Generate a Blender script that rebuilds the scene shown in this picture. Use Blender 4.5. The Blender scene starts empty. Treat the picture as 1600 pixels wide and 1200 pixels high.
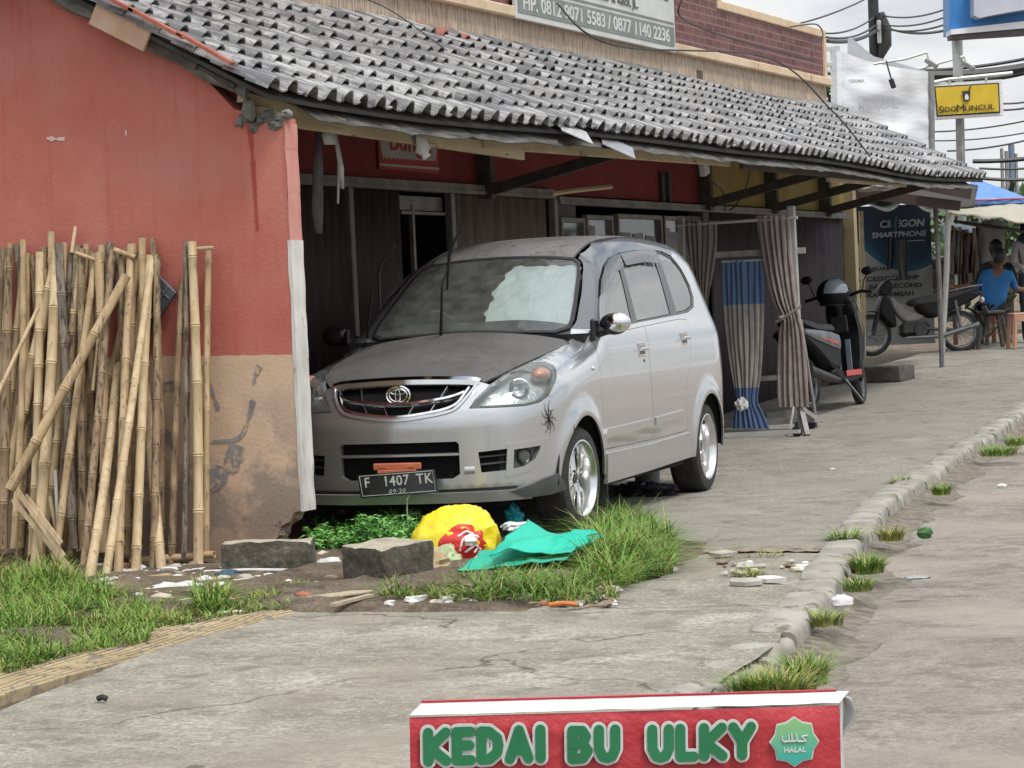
import bpy, math, random
from mathutils import Vector, Matrix, noise
from mathutils.geometry import delaunay_2d_cdt
rnd = random.Random(7)
PI = math.pi
scene = bpy.context.scene
COL = scene.collection
def R(a): return math.radians(a)

# ------------------------------------------------------------------ camera numbers
FOC = 4000.0; YAW = R(23.6); PIT = math.atan(116/4000); ROL = math.atan(.045); CH = 1.22
fw = Vector((-math.sin(YAW)*math.cos(PIT), math.cos(YAW)*math.cos(PIT), -math.sin(PIT)))
r0 = Vector((math.cos(YAW), math.sin(YAW), 0)); u0 = r0.cross(fw)
ex = math.cos(ROL)*r0-math.sin(ROL)*u0; ey = math.sin(ROL)*r0+math.cos(ROL)*u0
CAM = Vector((0, 0, CH))
fh = Vector((-math.sin(YAW), math.cos(YAW), 0))
def ray(x, y): return fw+ex*((x-800)/FOC)-ey*((y-600)/FOC)
def atX(x, y, X): d = ray(x, y); return CAM+d*(X/d.x)
def atY(x, y, Y): d = ray(x, y); return CAM+d*(Y/d.y)
def atD(x, y, D): return CAM+ray(x, y)*D
GT = [(-50, 0), (17, 0), (20, .06), (24, .20), (28, .35), (31, .45), (40, .60), (400, .60)]
def g(y):
    for (a, p), (b, q) in zip(GT, GT[1:]):
        if y <= b:
            t = (y-a)/(b-a); return p+(q-p)*t
    return .6
def G(x, y, dz=0):
    d = ray(x, y); z = 0
    for _ in range(30):
        p = CAM+d*((z-CH)/d.z); z = z*.4+.6*(g(p.y)+dz)
    return p
KT = [(-4, -1.2), (2, -1.75), (6, -2.38), (7.8, -2.70), (8.7, -2.79), (9.8, -2.96), (11.24, -3.30), (14.3, -3.93), (18, -4.45), (21.5, -4.75), (26, -5.2), (34, -6.2), (60, -9.5), (300, -40)]
def kx(y):
    for (a, p), (b, q) in zip(KT, KT[1:]):
        if y <= b: return p+(q-p)*(y-a)/(b-a)
    return KT[-1][1]

# ------------------------------------------------------------------ materials
MATS = {}
def nt(name):
    m = bpy.data.materials.new(name); m.use_nodes = True
    t = m.node_tree; b = t.nodes['Principled BSDF']
    return m, t, b
def L(t, a, b): t.links.new(a, b)
def N(t, typ, **kw):
    n = t.nodes.new(typ)
    for k, v in kw.items():
        if k in n.inputs.keys(): n.inputs[k].default_value = v
        else: setattr(n, k, v)
    return n
def ramp(t, fac, stops):
    r = N(t, 'ShaderNodeValToRGB'); e = r.color_ramp.elements
    while len(e) < len(stops): e.new(.5)
    for i, (p, c) in enumerate(stops):
        e[i].position = p; e[i].color = (c[0], c[1], c[2], 1) if not isinstance(c, (int, float)) else (c, c, c, 1)
    L(t, fac, r.inputs[0]); return r.outputs[0]
def mix(t, f, a, b, mode='MIX'):
    n = N(t, 'ShaderNodeMix'); n.data_type = 'RGBA'; n.blend_type = mode
    for s, v in ((n.inputs[0], f), (n.inputs[6], a), (n.inputs[7], b)):
        if hasattr(v, 'is_output'): L(t, v, s)
        elif isinstance(v, (int, float)): s.default_value = v
        else: s.default_value = (v[0], v[1], v[2], 1)
    return n.outputs[2]
def coords(t, scale=(1, 1, 1), rot=(0, 0, 0), kind='Object'):
    c = N(t, 'ShaderNodeTexCoord'); m = N(t, 'ShaderNodeMapping')
    m.inputs['Scale'].default_value = scale; m.inputs['Rotation'].default_value = rot
    L(t, c.outputs[kind], m.inputs[0]); return m.outputs[0]
def noi(t, v, scale, detail=4, rough=.55):
    n = N(t, 'ShaderNodeTexNoise'); n.inputs['Scale'].default_value = scale; n.inputs['Detail'].default_value = detail
    n.inputs['Roughness'].default_value = rough; L(t, v, n.inputs['Vector']); return n.outputs['Fac']
def bump(t, b, h, strength=.3, dist=.01):
    n = N(t, 'ShaderNodeBump'); n.inputs['Strength'].default_value = strength; n.inputs['Distance'].default_value = dist
    L(t, h, n.inputs['Height']); L(t, n.outputs[0], b.inputs['Normal'])
def pm(name, c1, c2=None, scale=6, rough=.7, metal=0, bs=0, bscale=60, bd=.004, stretch=(1, 1, 1), detail=5, lo=.35, hi=.65, spec=None, coat=0, third=None):
    """a procedural surface: two colours mixed by noise, optional speckle colour and bump"""
    if name in MATS: return MATS[name]
    m, t, b = nt(name); c2 = c2 or c1
    v = coords(t, stretch)
    col = ramp(t, noi(t, v, scale, detail), [(lo, c1), (hi, c2)])
    if third:
        f = ramp(t, noi(t, v, third[1], 6, .7), [(third[2], 0), (third[2]+.06, 1)])
        col = mix(t, f, col, third[0])
    L(t, col, b.inputs['Base Color'])
    b.inputs['Roughness'].default_value = rough; b.inputs['Metallic'].default_value = metal
    if spec is not None: b.inputs['Specular IOR Level'].default_value = spec
    if coat: b.inputs['Coat Weight'].default_value = coat; b.inputs['Coat Roughness'].default_value = .05
    if bs: bump(t, b, noi(t, v, bscale, 5, .6), bs, bd)
    MATS[name] = m; return m

# ------------------------------------------------------------------ mesh builder
class MB:
    def __init__(s): s.v = []; s.f = []; s.mi = []; s.m = 0
    def add(s, vs, fs, mi=None):
        o = len(s.v); s.v += [tuple(p) for p in vs]; s.f += [tuple(i+o for i in f) for f in fs]; s.mi += [s.m if mi is None else mi]*len(fs); return s
    def box(s, c, d, rot=None, mi=None, bev=0):
        """axis box centre c, full size d, optional rotation matrix, small chamfer on the vertical silhouette when bev>0"""
        hx, hy, hz = d[0]/2, d[1]/2, d[2]/2
        if bev <= 0:
            vs = [(x*hx, y*hy, z*hz) for x in (-1, 1) for y in (-1, 1) for z in (-1, 1)]
            fs = [(0, 1, 3, 2), (4, 6, 7, 5), (0, 4, 5, 1), (2, 3, 7, 6), (0, 2, 6, 4), (1, 5, 7, 3)]
        else:
            b = min(bev, hx*.9, hy*.9, hz*.9); vs = []; 
            idx = {}
            for x in (-1, 1):
                for y in (-1, 1):
                    for z in (-1, 1):
                        for k in range(3):
                            p = [x*hx, y*hy, z*hz]
                            for j in range(3):
                                if j != k: p[j] -= (x, y, z)[j]*b
                            idx[(x, y, z, k)] = len(vs); vs.append(tuple(p))
            fs = []
            for k in range(3):
                for sg in (-1, 1):
                    a = [];
                    for (p, q) in ((-1, -1), (1, -1), (1, 1), (-1, 1)):
                        s3 = [p, q]; s3.insert(k, sg); a.append(idx[tuple(s3)+(k,)])
                    if (sg == 1) == (k == 1): a.reverse()
                    fs.append(tuple(a))
            for k in range(3):
                i, j = [q for q in range(3) if q != k]
                for p in (-1, 1):
                    for q in (-1, 1):
                        def key(e, kk):
                            s3 = [0, 0, 0]; s3[k] = e; s3[i] = p; s3[j] = q; return idx[tuple(s3)+(kk,)]
                        fs.append((key(-1, i), key(1, i), key(1, j), key(-1, j)))
            for x in (-1, 1):
                for y in (-1, 1):
                    for z in (-1, 1): fs.append((idx[(x, y, z, 0)], idx[(x, y, z, 1)], idx[(x, y, z, 2)]))
        c = Vector(c)
        if rot is not None: vs = [rot @ Vector(p) for p in vs]
        return s.add([Vector(p)+c for p in vs], fs, mi)
    def beam(s, a, b, w, h, mi=None, up=(0, 0, 1), bev=0):
        a = Vector(a); b = Vector(b); d = (b-a); l = d.length; d.normalize()
        x = d.cross(Vector(up)); 
        if x.length < 1e-4: x = Vector((1, 0, 0))
        x.normalize(); z = x.cross(d)
        M = Matrix((x, d, z)).transposed()
        return s.box((a+b)/2, (w, l, h), M, mi, bev)
    def tube(s, pts, rad, n=8, cap=True, mi=None, ry=1.0):
        pts = [Vector(p) for p in pts]; k = len(pts)
        if not hasattr(rad, '__len__'): rad = [rad]*k
        d0 = (pts[1]-pts[0]).normalized(); nx = d0.cross(Vector((0, 0, 1)))
        if nx.length < .05: nx = d0.cross(Vector((1, 0, 0)))
        nx.normalize(); vs = []; 
        for i, p in enumerate(pts):
            d = (pts[min(i+1, k-1)]-pts[max(i-1, 0)]).normalized()
            nx = (nx-d*nx.dot(d)); nx.normalize(); ny = d.cross(nx)
            for j in range(n):
                a = 2*PI*j/n; vs.append(p+nx*(math.cos(a)*rad[i])+ny*(math.sin(a)*rad[i]*ry))
        fs = [(i*n+j, i*n+(j+1) % n, (i+1)*n+(j+1) % n, (i+1)*n+j) for i in range(k-1) for j in range(n)]
        if cap: fs += [tuple(range(n-1, -1, -1)), tuple((k-1)*n+j for j in range(n))]
        return s.add(vs, fs, mi)
    def lathe(s, prof, n=24, M=None, mi=None, close=False):
        """profile of (radius, height) turned round z"""
        M = M or Matrix.Identity(4); k = len(prof)
        vs = [M @ Vector((r*math.cos(2*PI*j/n), r*math.sin(2*PI*j/n), h)) for r, h in prof for j in range(n)]
        kk = k if close else k-1
        fs = [(i*n+j, i*n+(j+1) % n, ((i+1) % k)*n+(j+1) % n, ((i+1) % k)*n+j) for i in range(kk) for j in range(n)]
        return s.add(vs, fs, mi)
    def prism(s, poly, depth, M=None, mi=None):
        """flat outline (x,y) extruded along z from 0 to depth"""
        M = M or Matrix.Identity(4); n = len(poly)
        vs = [M @ Vector((x, y, 0)) for x, y in poly]+[M @ Vector((x, y, depth)) for x, y in poly]
        tri = tess(poly)
        fs = [tuple(reversed(f)) for f in tri]+[tuple(i+n for i in f) for f in tri]
        fs += [(i, (i+1) % n, n+(i+1) % n, n+i) for i in range(n)]
        return s.add(vs, fs, mi)
    def blob(s, c, r, seg=12, rings=8, M=None, amp=0, freq=3, seed=0, mi=None):
        c = Vector(c); vs = []; 
        for i in range(rings+1):
            th = PI*i/rings
            for j in range(seg):
                ph = 2*PI*j/seg; d = Vector((math.sin(th)*math.cos(ph), math.sin(th)*math.sin(ph), math.cos(th)))
                k = 1+amp*noise.noise(d*freq+Vector((seed*7.1, seed*3.3, 0))) if amp else 1
                p = Vector((d.x*r[0], d.y*r[1], d.z*r[2]))*k
                vs.append(c+(M @ p if M is not None else p))
        fs = [(i*seg+j, (i+1)*seg+j, (i+1)*seg+(j+1) % seg, i*seg+(j+1) % seg) for i in range(rings) for j in range(seg)]
        return s.add(vs, fs, mi)
    def grid(s, fn, nu, nv, mi=None):
        vs = [fn(i/nu, j/nv) for i in range(nu+1) for j in range(nv+1)]
        fs = [(i*(nv+1)+j, (i+1)*(nv+1)+j, (i+1)*(nv+1)+j+1, i*(nv+1)+j+1) for i in range(nu) for j in range(nv)]
        return s.add(vs, fs, mi)
    def mesh(s, name, mats, angle=35):
        me = bpy.data.meshes.new(name); me.from_pydata(s.v, [], s.f)
        if not isinstance(mats, (list, tuple)): mats = [mats]
        for m in mats: me.materials.append(m)
        me.polygons.foreach_set('material_index', s.mi)
        me.validate(); me.update()
        if angle:
            me.shade_smooth(); me.set_sharp_from_angle(angle=R(angle))
        return me
    def build(s, name, mats, parent=None, angle=35, thick=0):
        o = bpy.data.objects.new(name, s.mesh(name, mats, angle)); COL.objects.link(o)
        if parent is not None: o.parent = parent
        if thick:
            md = o.modifiers.new('thickness', 'SOLIDIFY'); md.thickness = thick; md.offset = 0
        return o
def tess(poly):
    from mathutils.geometry import tessellate_polygon
    t = tessellate_polygon([[Vector((x, y, 0)) for x, y in poly]])
    out = []
    for a, b, c in t:
        (x0, y0), (x1, y1), (x2, y2) = poly[a], poly[b], poly[c]
        out.append((a, b, c) if (x1-x0)*(y2-y0)-(x2-x0)*(y1-y0) > 0 else (c, b, a))
    return out
def frame(o, x, y):
    """matrix with local x along x, y along y, z = x cross y, origin o"""
    x = Vector(x).normalized(); y = Vector(y); y = (y-x*y.dot(x)).normalized(); z = x.cross(y)
    M = Matrix((x, y, z)).transposed().to_4x4(); M.translation = Vector(o); return M
def tag(o, label, cat, group=None, kind=None):
    if label: o['label'] = label
    if cat: o['category'] = cat
    if group: o['group'] = group
    if kind: o['kind'] = kind
    return o
def thing(name, label, cat, loc=(0, 0, 0), rz=0, group=None):
    o = bpy.data.objects.new(name, None); COL.objects.link(o); o.location = loc; o.rotation_euler = (0, 0, rz)
    o.empty_display_size = .1
    return tag(o, label, cat, group)
def struct(o, kind='structure'): o['kind'] = kind; return o
def copytree(o, parent=None):
    c = o.copy(); COL.objects.link(c); c.parent = parent
    for ch in list(o.children): copytree(ch, c)
    return c
def text_mesh(txt, size, depth=.004, bold=0.0, font=None, sx=1.0, shear=0, align='CENTER', spacing=1.0):
    """lettering converted to a mesh, centred, in the local xy plane"""
    cu = bpy.data.curves.new('lettering', 'FONT'); cu.body = txt; cu.size = size; cu.extrude = depth/2; cu.offset = bold; cu.shear = shear
    cu.align_x = align; cu.align_y = 'CENTER'; cu.resolution_u = 3; cu.space_character = spacing
    o = bpy.data.objects.new('lettering', cu); COL.objects.link(o)
    dg = bpy.context.evaluated_depsgraph_get(); dg.update()
    me = bpy.data.meshes.new_from_object(o.evaluated_get(dg)); bpy.data.objects.remove(o); bpy.data.curves.remove(cu)
    vs = [Vector((v.co.x*sx, v.co.y, v.co.z)) for v in me.vertices]; fs = [tuple(p.vertices) for p in me.polygons]
    bpy.data.meshes.remove(me); return vs, fs
def add_text(mb, txt, size, M, mi=None, fit=None, **kw):
    vs, fs = text_mesh(txt, size, **kw)
    if fit:                                   # stretch to a given width and height, centred
        x0, x1 = min(v.x for v in vs), max(v.x for v in vs); y0, y1 = min(v.y for v in vs), max(v.y for v in vs)
        fx = fit[0]/(x1-x0); fy = fit[1]/(y1-y0) if fit[1] else fx
        vs = [Vector(((v.x-(x0+x1)/2)*fx, (v.y-(y0+y1)/2)*fy, v.z)) for v in vs]
    mb.add([M @ v for v in vs], fs, mi)
def spline(pts, n=6, closed=False):
    """Catmull-Rom through 2D or 3D points"""
    P = [Vector(p) for p in pts]; out = []; k = len(P)
    for i in range(k if closed else k-1):
        p0 = P[(i-1) % k] if closed or i > 0 else P[i]; p1 = P[i]; p2 = P[(i+1) % k]; p3 = P[(i+2) % k] if closed or i+2 < k else P[i+1]
        for j in range(n):
            t = j/n; out.append(.5*((2*p1)+(p2-p0)*t+(2*p0-5*p1+4*p2-p3)*t*t+(3*p1-p0-3*p2+p3)*t**3))
    if not closed: out.append(P[-1])
    return out

# ------------------------------------------------------------------ camera, sky, sun
cam = bpy.data.cameras.new('camera'); co = bpy.data.objects.new('camera', cam); COL.objects.link(co)
cam.sensor_width = 36; cam.lens = FOC/1600*36; cam.clip_end = 3000; cam.clip_start = .05
Mc = Matrix((ex, ey, -fw)).transposed().to_4x4(); Mc.translation = CAM; co.matrix_world = Mc
scene.camera = co
SUN_EL, SUN_AZ = 62, 120      # elevation, direction the light comes from (degrees, 0 = +Y, clockwise)
w = bpy.data.worlds.new('World'); scene.world = w; w.use_nodes = True
t = w.node_tree; bg = t.nodes['Background']
sky = N(t, 'ShaderNodeTexSky'); sky.sky_type = 'NISHITA'; sky.sun_disc = False
sky.sun_elevation = R(SUN_EL); sky.sun_rotation = R(SUN_AZ); sky.air_density = 1.0; sky.dust_density = 2.5
tc = N(t, 'ShaderNodeTexCoord'); mp = N(t, 'ShaderNodeMapping'); mp.inputs['Scale'].default_value = (1, 1, 3.2)
L(t, tc.outputs['Generated'], mp.inputs[0])
cn = noi(t, mp.outputs[0], 2.6, 8, .58)
cn2 = noi(t, mp.outputs[0], 9, 6, .6)
cloud = ramp(t, cn2, [(.28, (4.7, 5.0, 5.4)), (.66, (7.4, 7.4, 7.3))])
sz_ = N(t, 'ShaderNodeSeparateXYZ'); L(t, tc.outputs['Generated'], sz_.inputs[0])
zb = N(t, 'ShaderNodeMapRange'); zb.inputs['From Min'].default_value = .12; zb.inputs['From Max'].default_value = .75; zb.inputs['To Min'].default_value = 1.0; zb.inputs['To Max'].default_value = 1.75; L(t, sz_.outputs[2], zb.inputs[0])
vm_ = N(t, 'ShaderNodeVectorMath', operation='SCALE'); L(t, cloud, vm_.inputs[0]); L(t, zb.outputs[0], vm_.inputs['Scale']); cloud = vm_.outputs[0]
cmask = ramp(t, cn, [(.36, 0), (.50, 1)])
L(t, mix(t, cmask, sky.outputs[0], cloud), bg.inputs[0]); bg.inputs[1].default_value = .092
sl = bpy.data.lights.new('sun', 'SUN'); sl.energy = 1.5; sl.angle = R(11); sl.color = (1, .975, .94)
so = bpy.data.objects.new('sun', sl); COL.objects.link(so)
sd = Vector((math.sin(R(SUN_AZ))*math.cos(R(SUN_EL)), math.cos(R(SUN_AZ))*math.cos(R(SUN_EL)), math.sin(R(SUN_EL))))
so.rotation_euler = sd.to_track_quat('Z', 'Y').to_euler()
scene.view_settings.view_transform = 'Standard'; scene.view_settings.look = 'None'; scene.view_settings.exposure = 0.58
scene.render.engine = 'CYCLES'
# ---- car body as a smooth implicit surface (x forward from front axle, y left, z up) ----
def lerp_tab(tab, x):
    if x <= tab[0][0]: return tab[0][1]
    for i in range(len(tab)-1):
        x0, v0 = tab[i]; x1, v1 = tab[i+1]
        if x <= x1:
            m0 = (v1-v0)/(x1-x0) if i == 0 else (v1-tab[i-1][1])/(x1-tab[i-1][0])
            m1 = (v1-v0)/(x1-x0) if i == len(tab)-2 else (tab[i+2][1]-v0)/(tab[i+2][0]-x0)
            h = x1-x0; t = (x-x0)/h
            return ((2*t**3-3*t*t+1)*v0+(t**3-2*t*t+t)*h*m0+(-2*t**3+3*t*t)*v1+(t**3-t*t)*h*m1)
    return tab[-1][1]
ZT = [(-3.50,1.50),(-3.30,1.575),(-2.9,1.632),(-2.4,1.660),(-1.9,1.660),(-1.45,1.625),(-1.17,1.565),(-1.02,1.505),(-.8,1.375),
      (-.5,1.190),(-.36,1.110),(-.27,1.082),(0,1.035),(.3,.975),(.52,.905),(.66,.83),(.80,.70)]
WZ = [(.10,.74),(.22,.785),(.35,.800),(.55,.812),(.75,.815),(.92,.805),(1.04,.785),(1.15,.745),(1.35,.672),(1.55,.590),(1.7,.53)]
def smax(a, b, k):
    h = max(k-abs(a-b), 0.0)/k
    return max(a, b)+h*h*k*.25
def FB(x, y, z):
    y = abs(y)
    zt = lerp_tab(ZT, x)
    yy = y/.75
    crown = .045 if x < -1.1 else (.085 if x > -.3 else .045+.04*(x+1.1)/.8)
    top = (z-(zt-crown*yy*yy-.02*yy**6))*.9
    w = lerp_tab(WZ, z)-.015
    if x > .1: w -= .10*((x-.1)/.5)**2
    if x < -2.9: w -= .12*((-2.9-x)/.5)**2
    r = ((x)**2+(z-.285)**2)**.5; w += .020*math.exp(-((r-.36)/.055)**2)
    r = ((x+2.655)**2+(z-.285)**2)**.5; w += .022*math.exp(-((r-.36)/.055)**2)
    # shoulder crease under the belt line
    w += .004*math.exp(-((z-(.97-.01*x))/.06)**2)
    side = y-w
    xf = .745-.13*yy*yy-.16*yy**6-.55*max(z-.62,0)**2*2-.06*max(.30-z,0)/.2
    fr = (x-xf)*.95
    xr = -3.44+.10*yy**4+(.30*(z-1.0) if z > 1.0 else 0)-.02*math.exp(-((z-.5)/.12)**2)
    re = xr-x
    v = smax(top, side, .10+.04*min(1, max(0, (-.6-x)/.6)))
    v = smax(v, fr, .13)
    v = smax(v, re, .12)
    return v
# ================================================================== GROUND, ROAD, KERB
def ground_material(name, base, light, dark, crack=.0, streak=(1, 1, 1), sc=1.0, dirt=None):
    m, t, b = nt(name)
    v = coords(t)
    n1 = noi(t, v, 1.1*sc, 6, .6); n2 = noi(t, v, 22*sc, 6, .7); n3 = noi(t, v, 160, 4, .6)
    col = ramp(t, n1, [(.32, dark), (.5, base), (.68, light)])
    col = mix(t, ramp(t, n2, [(.42, .75), (.60, 0)]), col, dark)
    col = mix(t, ramp(t, n3, [(.35, .45), (.55, 0)]), col, tuple(c*.55 for c in dark))
    sv = coords(t, streak, (0, 0, R(-6)))
    n4 = noi(t, sv, 7, 6, .65)
    col = mix(t, ramp(t, n4, [(.52, 0), (.70, .38)]), col, light)
    nf = noi(t, v, 60, 5, .8)
    col = mix(t, ramp(t, nf, [(.54, 0), (.62, .8)]), col, light)
    nd = noi(t, v, 4.5, 9, .78)
    col = mix(t, ramp(t, nd, [(.50, 0), (.60, .75)]), col, tuple(c*.75 for c in dark))
    if dirt:
        n5 = noi(t, v, .55, 5, .6)
        col = mix(t, ramp(t, n5, [(.48, 0), (.62, .8)]), col, dirt)
    h = N(t, 'ShaderNodeMath', operation='ADD'); 
    a1 = N(t, 'ShaderNodeMath', operation='MULTIPLY'); a1.inputs[1].default_value = .8; L(t, n4, a1.inputs[0])
    L(t, a1.outputs[0], h.inputs[0]); L(t, n2, h.inputs[1]); hh = h.outputs[0]
    if crack:
        wv = N(t, 'ShaderNodeVectorMath', operation='ADD'); nn = N(t, 'ShaderNodeTexNoise'); nn.inputs['Scale'].default_value = 3.2; nn.inputs['Detail'].default_value = 6
        L(t, v, nn.inputs['Vector']); sc2 = N(t, 'ShaderNodeVectorMath', operation='SCALE'); sc2.inputs['Scale'].default_value = .55
        L(t, nn.outputs['Color'], sc2.inputs[0]); L(t, v, wv.inputs[0]); L(t, sc2.outputs[0], wv.inputs[1])
        vo = N(t, 'ShaderNodeTexVoronoi', feature='DISTANCE_TO_EDGE'); vo.inputs['Scale'].default_value = .62; L(t, wv.outputs[0], vo.inputs['Vector'])
        cm = ramp(t, vo.outputs['Distance'], [(.004, 1), (.010, 0)])
        ms = ramp(t, noi(t, v, .9, 3), [(.46, 0), (.54, crack)])
        mm = N(t, 'ShaderNodeMath', operation='MULTIPLY'); L(t, cm, mm.inputs[0]); L(t, ms, mm.inputs[1])
        col = mix(t, mm.outputs[0], col, (.06, .05, .04))
    L(t, col, b.inputs['Base Color']); b.inputs['Roughness'].default_value = .92; b.inputs['Specular IOR Level'].default_value = .25
    bump(t, b, hh, .9, .018)
    return m
M_conc = ground_material('worn_concrete', (.38, .355, .29), (.60, .57, .48), (.235, .215, .175), crack=.65, streak=(1, 2.6, 1), sc=1.5, dirt=(.31, .275, .22))
M_apron = ground_material('apron_concrete', (.33, .31, .27), (.44, .42, .375), (.23, .215, .185), crack=.3, streak=(1, 2.8, 1), sc=1.4, dirt=(.29, .265, .225))
M_road = ground_material('dusty_asphalt', (.34, .30, .262), (.43, .385, .34), (.235, .205, .175), streak=(1.6, 1, 1), sc=1.6, dirt=(.37, .325, .28))
M_soil = ground_material('bare_soil', (.21, .165, .115), (.30, .25, .185), (.11, .085, .06), sc=3)
M_kerb = pm('kerb_concrete', (.24, .225, .19), (.37, .35, .305), 5, .95, bs=.7, bscale=60, bd=.006, third=((.15, .14, .11), 7, .56))

def sheet(name, mat, xs_fn, ys, nx, zoff, jit=0.0, kind='structure'):
    mb = MB(); k = len(ys)-1
    def fn(a, b):
        i = int(round(a*k)); y = ys[i]; x0, x1 = xs_fn(y); x = x0+(x1-x0)*b
        z = g(y)+zoff+(jit*noise.noise(Vector((x*1.3, y*1.3, 0)))+jit*.5*noise.noise(Vector((x*5, y*5, 3))) if jit else 0)
        return (x, y, z)
    mb.grid(fn, k, nx); o = mb.build(name, mat, angle=0)
    for p in o.data.polygons: p.use_smooth = True
    return struct(o, kind)
ys_far = [-60, -20, -6, 0, 5, 10, 15, 17, 20, 24, 28, 31, 35, 40, 60, 100, 200, 400, 900]
sheet('ground', M_soil, lambda y: (-500, 500), ys_far, 40, -.16)
ysn = [-5+i*.25 for i in range(0, 140)]+[30+i*1.0 for i in range(0, 20)]+[60, 90, 150, 290]
sheet('road', M_road, lambda y: (kx(y)-.12, 18 if y < 60 else 40), ysn, 60, -.10, .012)
# concrete footway: rough near slab, smoother apron beyond the cross joint
def lx(y):   # left edge of the near slab along the tactile strip
    T = [(-5, -4.2), (6.0, -4.78), (6.88, -4.86), (8.35, -5.15), (9.3, -5.27), (9.7, -4.95), (9.9, -4.45), (10.1, -4.1), (10.6, -3.96), (11.83, -4.25)]
    for (a, p), (b, q) in zip(T, T[1:]):
        if y <= b: return p+(q-p)*(y-a)/(b-a)
    return -4.25
ysl = [-5+i*.12 for i in range(0, 141)]
sheet('footway', M_conc, lambda y: (lx(y), kx(y)-.11+.10*min(1, max(0, (9.6-y)/1.0))), [y for y in ysl if y < 11.80], 34, 0.0, .010)
sheet('apron', M_apron, lambda y: (-8.0 if y > 11.86 else -4.30, kx(y)-.11), [11.84, 11.88]+[12+i*.2 for i in range(0, 100)]+[32+i for i in range(20)], 40, .004, .008)
# soil bed in front of the wall, slightly heaped
mb = MB()
def soil(a, b):
    x = -9.5+b*5.6; y = 5.5+a*7.2
    e = min(1, max(0, (x+9.5)/1, )) 
    h = .03*noise.noise(Vector((x*1.7, y*1.7, 1)))+.03*noise.noise(Vector((x*6, y*6, 4)))
    d = min(1, max(0, (-5.35-x)/.5)) if y < 9.4 else 1
    side = min(1, max(0, (12.5-y)/.5))*min(1, max(0, (-3.95-x)/.4))
    return (x, y, -.045+(.045+h)*d*side+(.05*side if (y > 9.9 and x > -5.9) else .02*d))
mb.grid(soil, 60, 50); o = mb.build('soil', M_soil, angle=0); struct(o)
for p in o.data.polygons: p.use_smooth = True
# joint of dirt between slab and apron
mb = MB(); mb.grid(lambda a, b: (-4.4+a*(kx(11.8)+4.25), 11.70+b*.30+.04*noise.noise(Vector((a*9, 0, 2))), .0065+.012*noise.noise(Vector((a*14, b*4, 0)))), 40, 5)
struct(mb.build('dirt_joint', pm('joint_dirt', (.17, .14, .10), (.28, .24, .19), 14, .95, bs=.6, bscale=80), angle=0))

# kerb stones, each its own block
kst = []
y = 4.5; i = -5
kerb_places = {0: 'nearest the red banner, its face crumbled away', 1: 'second from the red banner, worn down and rounded', 2: 'third from the banner, low and half buried', 3: 'behind the grass tuft nearest the broken cross joint'}
rk = random.Random(3)
while y < 44:
    ln = .55 if y < 12 else .66
    dy = rk.uniform(-.02, .02); x0, x1 = kx(y), kx(y+ln)
    a = Vector((x0-.09, y+.016, g(y)-.045)); b = Vector((x1-.09, y+ln-.016, g(y+ln)-.045))
    mb = MB(); 
    n = 10; d = (b-a); L_ = d.length; dn = d.normalized(); sx = Vector((dn.y, -dn.x, 0))
    tilt = rk.uniform(-.06, .06); zz = rk.uniform(-.012, .012)-(.02 if i < 3 else 0); wear = .006 if i > 2 else .040
    prof = [(-.075, -.14), (-.075, .050), (-.065, .060), (0, .063), (.075, .060), (.092, .050), (.100, .03), (.106, -.14)]
    vs = []
    for q in range(n+1):
        s_ = q/n; endr = .022 if q in (0, n) else 0
        for (px_, pz_) in prof:
            nn = noise.noise(Vector((px_*9+i*3.1, s_*4+i, pz_*8)))*wear+noise.noise(Vector((px_*16+i*3.1, s_*8+i, pz_*12)))*.004
            p = a+d*s_+sx*(px_+(nn*.6 if px_ > 0 else 0))+Vector((0, 0, pz_+zz+px_*tilt+(nn if pz_ > 0 else 0)-(endr if pz_ > 0 else 0)-(wear*.6 if i < 3 and px_ > .02 and pz_ > 0 else 0)))
            vs.append(p)
    m_ = len(prof)
    fs = [(q*m_+j, q*m_+j+1, (q+1)*m_+j+1, (q+1)*m_+j) for q in range(n) for j in range(m_-1)]+[tuple(range(m_-1, -1, -1)), tuple(n*m_+j for j in range(m_))]
    mb.add(vs, fs); o = mb.build('kerb_stone', M_kerb, angle=50)
    kst.append((o, y, i)); y += ln; i += 1
for o, yy, i in kst:
    if i in kerb_places: lab = 'grey kerb stone '+kerb_places[i]
    elif i < 0: lab = 'worn kerb stone behind the red banner stand, hidden by it in the photo'
    elif yy < 12: lab = 'pale flat kerb stone level with the end of the green mat, by the gutter weeds'
    elif yy < 16: lab = 'grey kerb stone along the curve beside the small grass tufts'
    elif yy < 24: lab = 'grey kerb stone on the stretch rising level with the curtain rack'
    else: lab = 'small far kerb stone beyond the right edge of the curtain rack stretch'
    tag(o, lab, 'kerb stone', 'concrete kerb stones along the road')

# yellow tactile paving strip: ribbed blocks
M_tact = pm('tactile_paver', (.30, .23, .13), (.42, .34, .21), 5, .95, bs=.5, bscale=70, third=((.22, .19, .14), 9, .52))
mb = MB(); rk = random.Random(5)
for j in range(0, 32):
    for c in range(2):
        yy = 4.2+j*.165; xx = -5.12-.018*(yy-4)-c*.165+.0
        if yy > 9.35: continue
        M = Matrix.Rotation(rk.uniform(-.02, .02), 3, 'Z') @ Matrix.Rotation(rk.uniform(-.03, .03), 3, 'X'); zz = rk.uniform(-.006, .006)
        mb.box((xx, yy, -.030+zz), (.162, .162, .06), M, bev=.006)
        for k in range(4): mb.box(Vector((xx, yy, .002+zz))+M @ Vector((-.058+.039*k, 0, 0)), (.018, .15, .009), M, bev=.004)
struct(mb.build('paving', M_tact))
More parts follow.
